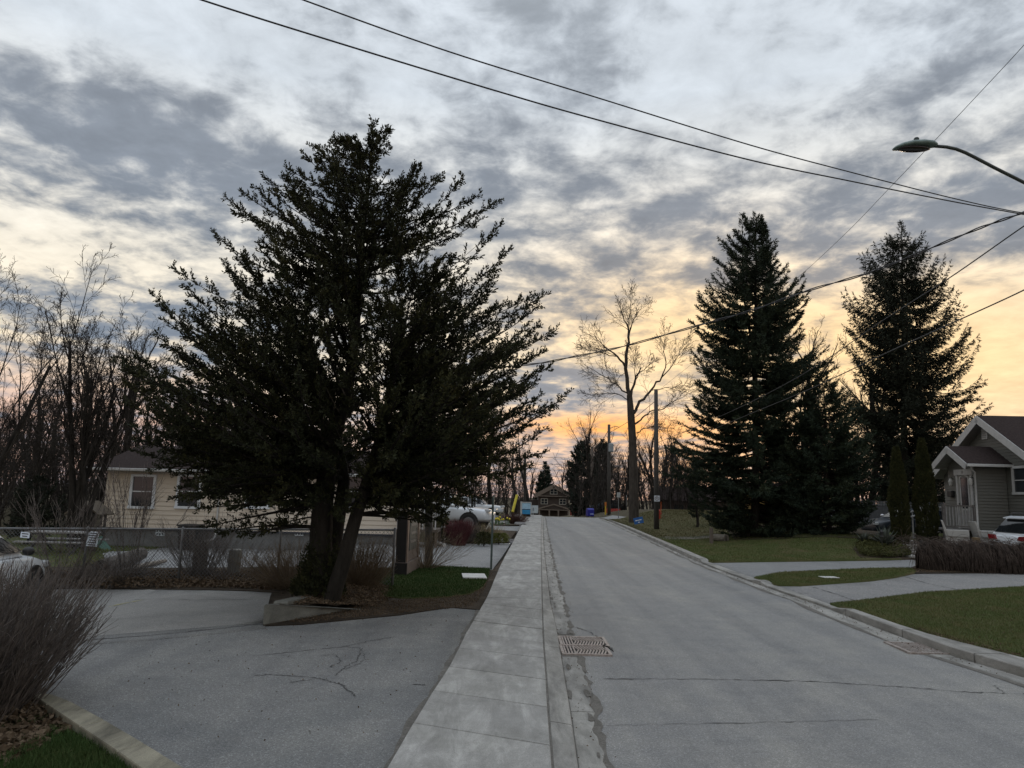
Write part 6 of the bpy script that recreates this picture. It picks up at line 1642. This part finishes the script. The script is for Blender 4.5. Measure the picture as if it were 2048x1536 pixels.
# ------------------------------------------------------------------ vehicles
TYRE = M('tyre_rubber', (.018, .018, .018, 1), .9, .2); RIMM = M('alloy_rim', (.22, .22, .23, 1), .35, .15, metal=.6); REDL = M('red_lamp_lens', (.17, .008, .012, 1), .2); CLRL = M('clear_lamp_lens', (.5, .52, .54, 1), .15); CHR = M('chrome_trim', (.5, .5, .52, 1), .2, .1, metal=.8)
def car(name, label, cat, loc, rz, paint, st, gh, W_, gw=.80, wheels=(-1.38, 1.42), wr=.36, bed=None, rail=False, lights=True, skip_roof=False):
    t = thing(name, label, cat, loc, rz)
    m = MB(); k = 12
    for x, z0, z1, hw in st:
        hw *= W_ / 2; zm = (z0 + z1) / 2
        half = [(0, z0), (hw * .80, z0), (hw * .97, z0 + (z1 - z0) * .18), (hw, zm + .02), (hw * .965, z1 - .07), (hw * .86, z1), (0, z1 + .015)]
        ring_ = half + [(-a, b) for a, b in half[-2:0:-1]]
        for y, z in ring_: m.v.append((x, y, z))
    for i in range(len(st) - 1):
        for j in range(k): m.f.append((i * k + j, i * k + (j + 1) % k, (i + 1) * k + (j + 1) % k, (i + 1) * k + j))
    m.f += [tuple(range(k)), tuple((len(st) - 1) * k + j for j in range(k))]
    body = m.build('body', paint, t, smooth=True); sd = body.modifiers.new('smooth', 'SUBSURF'); sd.levels = sd.render_levels = 2
    # greenhouse: lower outline wide, roof narrower
    (xb0, zb0), (xr0, zr0), (xrm, zrm), (xr1, zr1), (xb1, zb1) = gh
    w0, w1 = W_ / 2 * .90, W_ / 2 * gw * .86
    P = [(xb0, w0, zb0 - .03), (xr0, w1, zr0), (xrm, w1, zrm), (xr1, w1, zr1), (xb1, w0, zb1 - .03)]
    g = MB(); g.v += P + [(x, -y, z) for x, y, z in P] + [(xr0 + .05, 0, zr0 + .03), (xrm, 0, zrm + .035), (xr1 - .05, 0, zr1 + .03)]
    g.f += [(0, 1, 2, 3, 4), (9, 8, 7, 6, 5), (0, 5, 6, 10, 1), (1, 10, 11, 2), (2, 11, 12, 3), (10, 6, 7, 11), (11, 7, 8, 12), (3, 12, 8, 9, 4)]
    cab = g.build('cabin', paint, t, bevel=.03)
    def lerp(a, b, u): return tuple(a[i] + (b[i] - a[i]) * u for i in range(3))
    def pane(q, name='window', par=None, off=.012, mat=GLS2):
        q = [Vector(v) for v in q]; n = (q[1] - q[0]).cross(q[-1] - q[0]).normalized(); cc = sum(q, Vector()) / len(q)
        if n.dot(cc - Vector(((xb0 + xb1) / 2, 0, zb0))) < 0: n = -n
        return MB().prism([v + n * (off - .006) for v in q], n, .012).build(name, mat, par or t)
    for s in (1, -1):
        S_ = [(x, y * s, z) for x, y, z in P]; xs = [xb0 + (xb1 - xb0) * u for u in (.07, .33, .36, .63, .66, .97)]
        def low(x): u = (x - xb0) / (xb1 - xb0); return (x, w0 * .985 * s, zb0 + (zb1 - zb0) * u + .05)
        def high(x):
            if x < xr0: u = (x - xb0) / (xr0 - xb0 + 1e-6); z = zb0 + (zr0 - zb0) * u; y = w0 + (w1 - w0) * u
            elif x > xr1: u = (xb1 - x) / (xb1 - xr1); z = zb1 + (zr1 - zb1) * u; y = w0 + (w1 - w0) * u
            else: z = zr0 + (zrm - zr0) * (x - xr0) / (xrm - xr0) if x < xrm else zrm + (zr1 - zrm) * (x - xrm) / (xr1 - xrm); y = w1
            return (x, y * s, z - .06)
        for a, b in ((xs[0], xs[1]), (xs[2], xs[3]), (xs[4], xs[5])):
            if bed is not None and a < xb0 + .02: continue
            mids = [x for x in (xr0, xrm, xr1) if a < x < b]
            ln, top_ = [low(a), low(b)], [high(b)] + [high(x) for x in reversed(mids)] + [high(a)]
            top_ = [p for p in top_ if p[2] > low(p[0])[2] + .03]
            pane(ln + top_)
    def end_pane(a, b, name):
        L0, L1 = lerp(a, b, .10), lerp(a, b, .90); q = [(L0[0], L0[1] * .90, L0[2]), (L0[0], -L0[1] * .90, L0[2]), (L1[0], -L1[1] * .90, L1[2]), (L1[0], L1[1] * .90, L1[2])]; return pane(q, name, off=.022)
    end_pane(P[4], P[3], 'windshield'); end_pane(P[0], P[1], 'rear_window')
    for x in wheels:
        for s in (1, -1):
            y = s * (W_ / 2 - .10)
            ty = MB().tube([(x, y - .11, wr), (x, y - .085, wr), (x, y + .085, wr), (x, y + .11, wr)], [wr * .9, wr, wr, wr * .9], 20).build('wheel', TYRE, t, smooth=False)
            MB().tube([(x, y + s * .10, wr), (x, y + s * .118, wr)], [wr * .66, wr * .62], 16).build('rim', RIMM, ty)
            MB().tube([(x, y + s * .03, wr + .04), (x, y + s * .094, wr + .04)], wr * 1.13, 20).build('wheel_arch', BLACK, t)
    xf, xr_ = st[-1][0], st[0][0]; hw = W_ / 2
    zf = st[-1][2]; zr_ = st[0][2]
    if lights:
        for s in (1, -1):
            MB().box((xf - .10, s * hw * .66, zf + .02), (.22, .34, .14)).build('headlight', CLRL, t, bevel=.03)
            MB().prism([(xr_ - .03, s * hw * .50, zr_ - .08), (xr_ - .03, s * hw * .90, zr_ - .12), (xr_ - .03, s * hw * .94, zr_ + .07), (xr_ - .03, s * hw * .60, zr_ + .05)], (1, 0, 0), .16).build('taillight', REDL, t, bevel=.015)
            mm = MB().ball((xb1 - .28, s * (hw + .09), zb1 + .08), 1, 8, 5, (.10, .11, .085)); mm.build('mirror', BLACK if label.startswith('white car at') else (paint if paint is not CARB else CHR), t, smooth=True)
    if rail:
        for s in (1, -1): MB().tube([(xr0 + .1, s * w1 * .93, zr0 + .03), (xr0 + .2, s * w1 * .93, zrm + .06), (xr1 - .15, s * w1 * .93, zr1 + .07), (xr1, s * w1 * .93, zr1 + .02)], .018, 6).build('roof_rail', BLACK, t)
        MB().prism([(xr0 - .16, -w1 * .92, zr0 - .015), (xr0 - .16, w1 * .92, zr0 - .015), (xr0 + .12, w1 * .92, zr0 + .045), (xr0 + .12, -w1 * .92, zr0 + .045)], (0, 0, 1), .03).build('spoiler', paint, t)
    return t
CARW = M('white_car_paint', (.62, .66, .70, 1), .3, .03, 2, coat=.6); CARB = M('dark_blue_car_paint', (.006, .014, .024, 1), .38, .1, 2, coat=.15)
SUV = [(-2.32, .42, .92, .84), (-2.26, .32, 1.02, .93), (-1.7, .24, 1.08, .99), (0, .22, 1.06, 1.0), (1.0, .24, 1.05, .99), (1.55, .26, 1.0, .97), (2.1, .3, .86, .92), (2.3, .40, .74, .76)]
SUVG = [(-2.22, 1.04), (-1.80, 1.56), (-.6, 1.68), (.45, 1.60), (1.18, 1.04)]
sx, sy = 16.9 + 2.3, 25.1
car('white_car', 'white hatchback SUV parked behind the vine-covered hedge, its red tail lamps toward the street', 'car', (sx, sy, Hf(sx, sy) + .06), math.radians(3), CARW, SUV, SUVG, 1.88, rail=True)
car('white_car', 'white car at the far left edge, parked behind the large bare shrub', 'car', (-9.78, 12.95, Hf(-10.4, 12.9) + .09), math.radians(100), CARW, [(x, z0, z1 * .99, w) for x, z0, z1, w in SUV], [(-1.9, 1.05), (-1.2, 1.46), (-.5, 1.53), (.35, 1.48), (1.05, 1.04)], 1.80)
car('dark_blue_car', 'dark blue car nosing out from behind the columnar cedar', 'car', (19.75, 36.0, .42), math.radians(182), CARB, SUV, [(-2.1, 1.02), (-1.6, 1.40), (-.5, 1.52), (.40, 1.46), (1.2, 1.04)], 1.85)
PK = [(-2.75, .5, 1.10, .95), (-2.65, .42, 1.18, .99), (-1.0, .40, 1.18, 1.0), (.6, .40, 1.16, 1.0), (1.6, .42, 1.14, .99), (2.3, .45, 1.08, .97), (2.6, .5, 1.0, .88)]
PKG = [(-1.15, 1.15), (-.95, 1.70), (-.2, 1.82), (.55, 1.74), (1.15, 1.14)]
px_ = A(983, 1040, 35.5).x
car('white_pickup', 'white pickup truck facing right behind the red-stemmed shrub', 'pickup truck', (px_ - 2.45, 36.3, Hf(px_ - 2, 36) + .12), math.radians(-14), CARW, PK, PKG, 1.95, wheels=(-1.7, 1.65), wr=.42, bed=1)
px_ = A(1014, 1030, 54).x
pk2 = car('white_pickup', 'white pickup truck farther up the street, beyond the rock garden', 'pickup truck', (px_ - 2.6, 56.5, Hf(px_ - 2, 54) - .38), math.radians(-6), CARW, PK, PKG, 1.95, wheels=(-1.7, 1.65), wr=.42, bed=1)
pk2.scale = (.9, .9, .9)
cx_ = A(1213, 1030, 100).x
car('dark_car', 'low dark car half sunk behind the crest beside the transformer pole', 'car', (cx_, 100, Hf(cx_, 100) + .02), math.radians(175), CARB, SUV, SUVG, 1.85)

# ------------------------------------------------------------------ vine-covered hedge
def hedge():
    r = np.random.default_rng(88); Y = 22.4; xa = A(1836, 1140, Y).x; xb = xa + 9.5; z0 = Hf(13, Y) + .02; n = 60
    t = thing('vine_hedge', 'low fence buried under a thick mat of brown leafless vines', 'hedge', (xa, Y, z0))
    V = []; T = []; k = 10
    for i in range(n + 1):
        x = (xb - xa) * i / n; end = min(1, (i + .3) / 3, (n - i + .3) / 3) ** .5
        for j in range(k):
            a = math.pi * j / (k - 1); b_ = .05 * math.sin(x * 5 + j) + .04 * math.sin(x * 11.3 - j * 2) + r.normal() * .015
            V.append((x, -math.cos(a) * (.33 + b_) * end, (math.sin(a) ** .55) * (.84 + b_) * (.75 + .25 * end)))
    for i in range(n):
        for j in range(k - 1): a = i * k + j; T += [(a, a + 1, a + k + 1), (a, a + k + 1, a + k)]
    np_mesh('mat', np.array(V), np.array(T), M('vine_mass', (.022, .017, .014, 1), .95, .5, 9, spec=.1), t)
    w = Wood(); L_ = xb - xa
    cents = [(r.uniform(-.1, L_), r.normal() * .55, r.uniform(.5, 1.0), r.uniform(-.10, .10)) for _ in range(110)]
    for i in range(3600):
        cx, ln, ll, dz = cents[int(r.integers(0, 110))]; x = cx + r.normal() * .06 if i % 4 else r.uniform(-.1, L_); cl = 1.2 * (ll - .4); y = -.12 - r.uniform(0, .22); z = .85 + r.normal() * .04 + dz
        p = np.array([x, y + .25, z]); d = np.array([r.normal() * .3 + ln, -.8, .3]); L = ll * r.uniform(.7, 1.35); m = 5; pts = [p]
        for q in range(m):
            d = d + np.array([r.normal() * .14 + .04 * math.sin(x * 2), r.normal() * .08, -.60]); d /= np.linalg.norm(d); nx = pts[-1] + d * L / m
            nx[1] = max(min(nx[1], .2), -.36 - .22 * cl + r.normal() * .012); nx[2] = max(nx[2], .02); pts.append(nx)
        w.path(pts, np.linspace(.0065, .0035, m + 1) * r.uniform(.6, 1.5))
    for i in range(500):
        x = r.uniform(-.5, L_) if i > 45 else r.uniform(-.55, .1); p = np.array([x, r.uniform(-.4, .3), r.uniform(.75, 1.0) if i > 45 else r.uniform(.5, 1.0)]); d = np.array([r.normal() * .6, r.normal() * .3, .6]); pts = [p]
        for q in range(6): d = d + np.array([r.normal() * .25, r.normal() * .15, -.35]); d /= np.linalg.norm(d); pts.append(pts[-1] + d * r.uniform(.06, .16))
        w.path(pts, np.linspace(.005, .002, 7))
    for x in (1.9, 4.2, 5.9): w.path([np.array([x, -.45, .9]), np.array([x + .05, -.5, .4]), np.array([x - .03, -.42, 0])], [.014, .013, .012]); w.path([np.array([x, -.45, .9]), np.array([x + .02, -.4, 1.25])], [.012, .005])
    b = Buf(); w.fill(b, 0, 1e9, 3); o = b.build('vines', M('vine_stems', (.085, .066, .056, 1), .9, .6, 6, spec=.2), t, 'stuff')
    for x in (0.15, 3.2, 6.3, 9.2): MB().box((x, .0, .45), (.09, .09, .95)).build('post', WOODD, t)
hedge()

# ------------------------------------------------------------------ gardens
def rock(x, y, s, mat, name, label, seed, flat=.6, group=None, z=None):
    random.seed(seed); zz3 = Hf(x, y) if z is None else z
    m = MB().ball((x, y, zz3 + s * flat * .45), s, 8, 5, (1.2, .9, flat), .22); return tag(m.build(name, mat, smooth=False), label, 'stone', group)
rr = np.random.default_rng(5)
for i in range(22):
    px = 876 + (1022 - 876) * (i + rr.uniform(0, .7)) / 22; py = 1089 - abs(i - 3) * .05 + rr.normal() * 1.2 + (4 if i < 2 else 0); g = G(px, py - 3)
    rock(g.x, g.y, rr.uniform(.13, .24), STONE, 'edging_stone', 'grey edging stone round the garden of red-stemmed shrubs', 500 + i, group='edging stones of the near garden')
for i in range(34):
    py = rr.uniform(1035, 1053); px = rr.uniform(988, 1044 - (py - 1035) * .25); g = G(px, py)
    rock(g.x, g.y, rr.uniform(.18, .42), STONE2 if i % 3 else STONE, 'rockery_stone', 'pale stone in the rockery beyond the front drive', 600 + i, flat=.5, group='rockery stones')
for o_, c in ((gpoly([(868, 1091), (1016, 1089), (1030, 1070), (1034, 1066), (1000, 1064), (868, 1058)]), 'garden_bed'), (gpoly([(985, 1053), (1038, 1053), (1046, 1038), (985, 1036)]), 'rockery_bed')): drape(c, o_, 0.10, DIRT)
kp = [G(x, y, .12) for x, y in [(862, 1070), (868, 1078), (876, 1086), (889, 1090)]]
o = MB().tube(kp, .07, 6).build('kerb_curve', M('pale_concrete_lid', (.50, .50, .48, 1))); tag(o, 'short curved pale kerb at the left end of the near garden', 'kerb')
sh('red_stemmed_shrub', 'dense red-stemmed dogwood shrub in the garden left of the street', 917, 1084, 27.5, 34, 48, 520, 321, RED, rad=.006, spread=.30, base=.80)
def leafy(name, label, px, py, Y, wpx, hpx, n, seed, mat, leaf=.09, cat='shrub'):
    r = np.random.default_rng(seed); x = A(px, py, Y).x; z = Hf(x, Y) + .08; R = wpx / 2 * Y / F; Hh = hpx * Y / F
    t = thing(name, label, cat, (x, Y, z)); u = r.uniform(0, 1, n) ** .8; a = r.uniform(0, 6.283, n); rad = R * np.sqrt(np.clip(1 - (u * 1.0 - .15) ** 2, 0, 1)) * r.uniform(.5, 1.05, n) * (1 + .2 * np.sin(a * 4 + seed))
    P = np.stack([np.cos(a) * rad, np.sin(a) * rad, u * Hh], 1); D = np.stack([np.cos(a), np.sin(a), .9 + 0 * a], 1); tv, tt = sprig(6, leaf, .7, leaf * .14, seed); V, T = instance(tv, tt, P, D, r.uniform(.6, 1.2, n), r)
    b = Buf(); b.add(V, T); b.build('leaves', mat, t, 'stuff'); MB().tube([(0, 0, -.05), (0, 0, Hh * .6)], [.03, .012], 5).build('stem', BARK, t); return t
OLV = leafmat('olive_leaves', [(.3, (.03, .032, .015, 1)), (.6, (.065, .07, .025, 1))], 2, .7, 12)
leafy('evergreen_shrub', 'dark green brushy shrub at the left end of the near garden', 882, 1080, 28.0, 36, 48, 900, 331, OLV, .12)
leafy('evergreen_shrub', 'low yellow-green shrub beside the green sign post', 998, 1078, 28.5, 40, 18, 500, 332, leafmat('yellowgreen_leaves', [(.3, (.06, .07, .02, 1)), (.6, (.13, .14, .035, 1))], 2, .7, 12), .1)
leafy('evergreen_shrub', 'low dark shrub behind the green sign post', 968, 1082, 27.4, 30, 24, 500, 333, OLV, .1)
sh('ornamental_grass', 'clump of dry straw-coloured ornamental grass behind the green sign post', 974, 1075, 29.0, 30, 38, 420, 322, M('straw', (.30, .24, .13, 1)), rad=.006, spread=.7, tips=0)
sh('bare_shrub', 'bare brown shrub right of the red-stemmed dogwood', 945, 1080, 28.8, 44, 40, 320, 323, SHR, rad=.006)
sh('bare_shrub', 'small reddish-brown shrub in the rockery near the pavement', 1026, 1046, 46, 34, 22, 300, 324, M('rusty_twigs', (.09, .045, .035, 1)), rad=.012)
t = thing('daffodils', 'clump of yellow daffodils in the rockery', 'flowers', (A(997, 1040, 42).x, 42, Hf(-.8, 42) + .1)); r = np.random.default_rng(4)
w = Wood(); 
for i in range(40):
    p = np.array([r.normal() * .25, r.normal() * .2, 0]); q = p + [r.normal() * .06, r.normal() * .05, r.uniform(.25, .42)]; w.path([p, q], [.012, .008])
    if i < 14: MB().ball(tuple(q), .055, 6, 4).build('flower', M('daffodil_yellow', (.60, .48, .03, 1)), t)
b = Buf(); w.fill(b, 0, 1e9, 3); b.build('leaves', leafmat('daffodil_leaves', [(.3, (.03, .07, .02, 1)), (.6, (.05, .12, .03, 1))]), t, 'stuff')
# house garden: yucca, ground cover, lantern, flagstones
def blades(name, label, x, y, z, n, L, wd, seed, mat, up=.5):
    r = np.random.default_rng(seed); t = thing(name, label, 'plant', (x, y, z)); V = []; T = []
    for i in range(n):
        a = r.uniform(0, 6.283); e = r.uniform(.15, 1.35); d = np.array([math.cos(a) * math.cos(e), math.sin(a) * math.cos(e), math.sin(e)]); s = np.array([-math.sin(a), math.cos(a), 0]) * wd; l = L * r.uniform(.6, 1.1)
        p = np.array([r.normal() * .05, r.normal() * .05, 0]); q = p + d * l * .5; e_ = p + d * l - np.array([0, 0, .08 * l]); k = len(V); V += [p - s * .5, p + s * .5, q + s, q - s, e_]; T += [(k, k + 1, k + 2), (k, k + 2, k + 3), (k + 3, k + 2, k + 4)]
    np_mesh('leaves', np.array(V), np.array(T), mat, t)['kind'] = 'stuff'; MB().tube([(0, 0, -.05), (0, 0, .12)], .06, 6).build('stem', BARK, t); return t
YUC = leafmat('yucca_leaves', [(.3, (.05, .06, .05, 1)), (.6, (.10, .115, .095, 1))], 3, .5, 10)
ga = G(1765, 1100); gz = lambda x, y: Hf(x, y) + .10
blades('yucca', 'larger spiky yucca beside the black garden lantern', ga.x + .1, ga.y, gz(ga.x, ga.y) + .05, 150, .85, .03, 61, YUC)
gb = G(1728, 1092); blades('yucca', 'smaller spiky yucca at the lawn side of the garden bed', gb.x, gb.y, gz(gb.x, gb.y), 90, .55, .025, 62, YUC)
gc_poly = gpoly([(1712, 1100), (1740, 1092), (1790, 1094), (1818, 1108), (1822, 1120), (1770, 1122), (1722, 1118)])
P = scatter(gc_poly, 3000, 71); V, T = instance(*sprig(5, .10, .9, .022, 72), np.stack([P[:, 0], P[:, 1], H(P[:, 0], P[:, 1]) + .12 + .12 * rr.uniform(0, 1, 3000)], 1), np.tile([0, 0, 1.0], (3000, 1)) + rr.normal(size=(3000, 3)) * .4, rr.uniform(.8, 1.5, 3000), rr)
b = Buf(); b.add(V, T); b.build('ground_cover_leaves', leafmat('ground_cover', [(.3, (.035, .038, .015, 1)), (.55, (.075, .08, .028, 1)), (.75, (.13, .12, .04, 1))], 3, .8, 14), None, 'stuff')
drape('garden_bed', gpoly([(1706, 1102), (1722, 1086), (1760, 1080), (1800, 1083), (1850, 1092), (1850, 1118), (1822, 1122), (1722, 1121)]), .095, DIRT)
l = G(1765, 1106); t = thing('garden_lantern', 'black garden lantern on a thin stake in front of the yucca', 'lantern', (l.x, l.y, l.z))
MB().tube([(0, 0, 0), (0, 0, .62)], .012, 6).build('stake', BLACK, t); MB().tube([(0, 0, .60), (0, 0, .64), (0, 0, .78), (0, 0, .86)], [.07, .055, .075, .01], 8).build('lamp_shade', BLACK, t)
FS = M('flagstone', (.36, .345, .32, 1), .85, .2, 5, bump=.006)
for i, (px, py, w, d) in enumerate([(1803, 1084, .9, .5), (1826, 1083, .7, .5), (1812, 1090, .9, .42), (1835, 1091, .8, .5), (1820, 1097, .9, .5), (1842, 1099, .9, .5), (1832, 1105, .8, .45), (1836, 1113, 1.0, .6)]):
    g = G(px, py, .12); random.seed(900 + i); k = 7; top = [(g.x + w / 2 * random.uniform(.8, 1.1) * math.cos(a), g.y + d * random.uniform(.8, 1.1) * math.sin(a), g.z + .03 + .012 * i % .02) for a in [6.283 * j / k for j in range(k)]]
    tag(MB().prism([(x, y, z - .07) for x, y, z in top], (0, 0, 1), .07).build('flagstone', FS, bevel=.01), 'irregular flat flagstone in the path from the driveway to the house steps', 'flagstone', 'flagstones to the house steps')
# board fence with lattice top behind the dark car
fx0, fx1, fy = A(1700, 1000, 40.5).x, A(1905, 1000, 40.5).x, 40.5; fzz = Hf(20, fy)
t = thing('lattice_fence', 'grey board fence with a lattice top behind the dark blue car', 'fence', (fx0, fy, fzz - .2)); LT = M('grey_lattice_wood', (.07, .072, .08, 1), .8, .2, 8); LT2 = M('pale_lattice_wood', (.18, .185, .20, 1), .8, .2, 8)
nb_ = int((fx1 - fx0) / .16)
for i in range(nb_): MB().box((i * .16 + .08, 0, .72), (.15, .02, 1.25)).build('board', LT, t)
for z in (1.37, 1.62): MB().box(((fx1 - fx0) / 2, 0, z), (fx1 - fx0, .05, .045)).build('rail', LT, t)
m = MB()
for i in range(int((fx1 - fx0) / .085)): m.box((i * .085 + .04, 0, 1.495), (.028, .012, .21))
for z in (1.44, 1.54): m.box(((fx1 - fx0) / 2, .012, z), (fx1 - fx0, .010, .028))
m.build('lattice', LT2, t)['kind'] = 'stuff'
fx0 = A(1560, 1000, 46).x
t = thing('board_fence', 'pale grey board fence glimpsed under the spruce branches', 'fence', (fx0, 45.5, Hf(18, 45.5) - .1))
for i in range(30): MB().box((i * .16, 0, .55), (.14, .02, 1.15)).build('board', M('pale_grey_boards', (.22, .235, .27, 1), .8, .25, 4), t)
for z in (.25, .9): MB().box((2.4, .03, z), (4.8, .04, .08)).build('rail', M('pale_grey_boards', (.22, .235, .27, 1)), t)
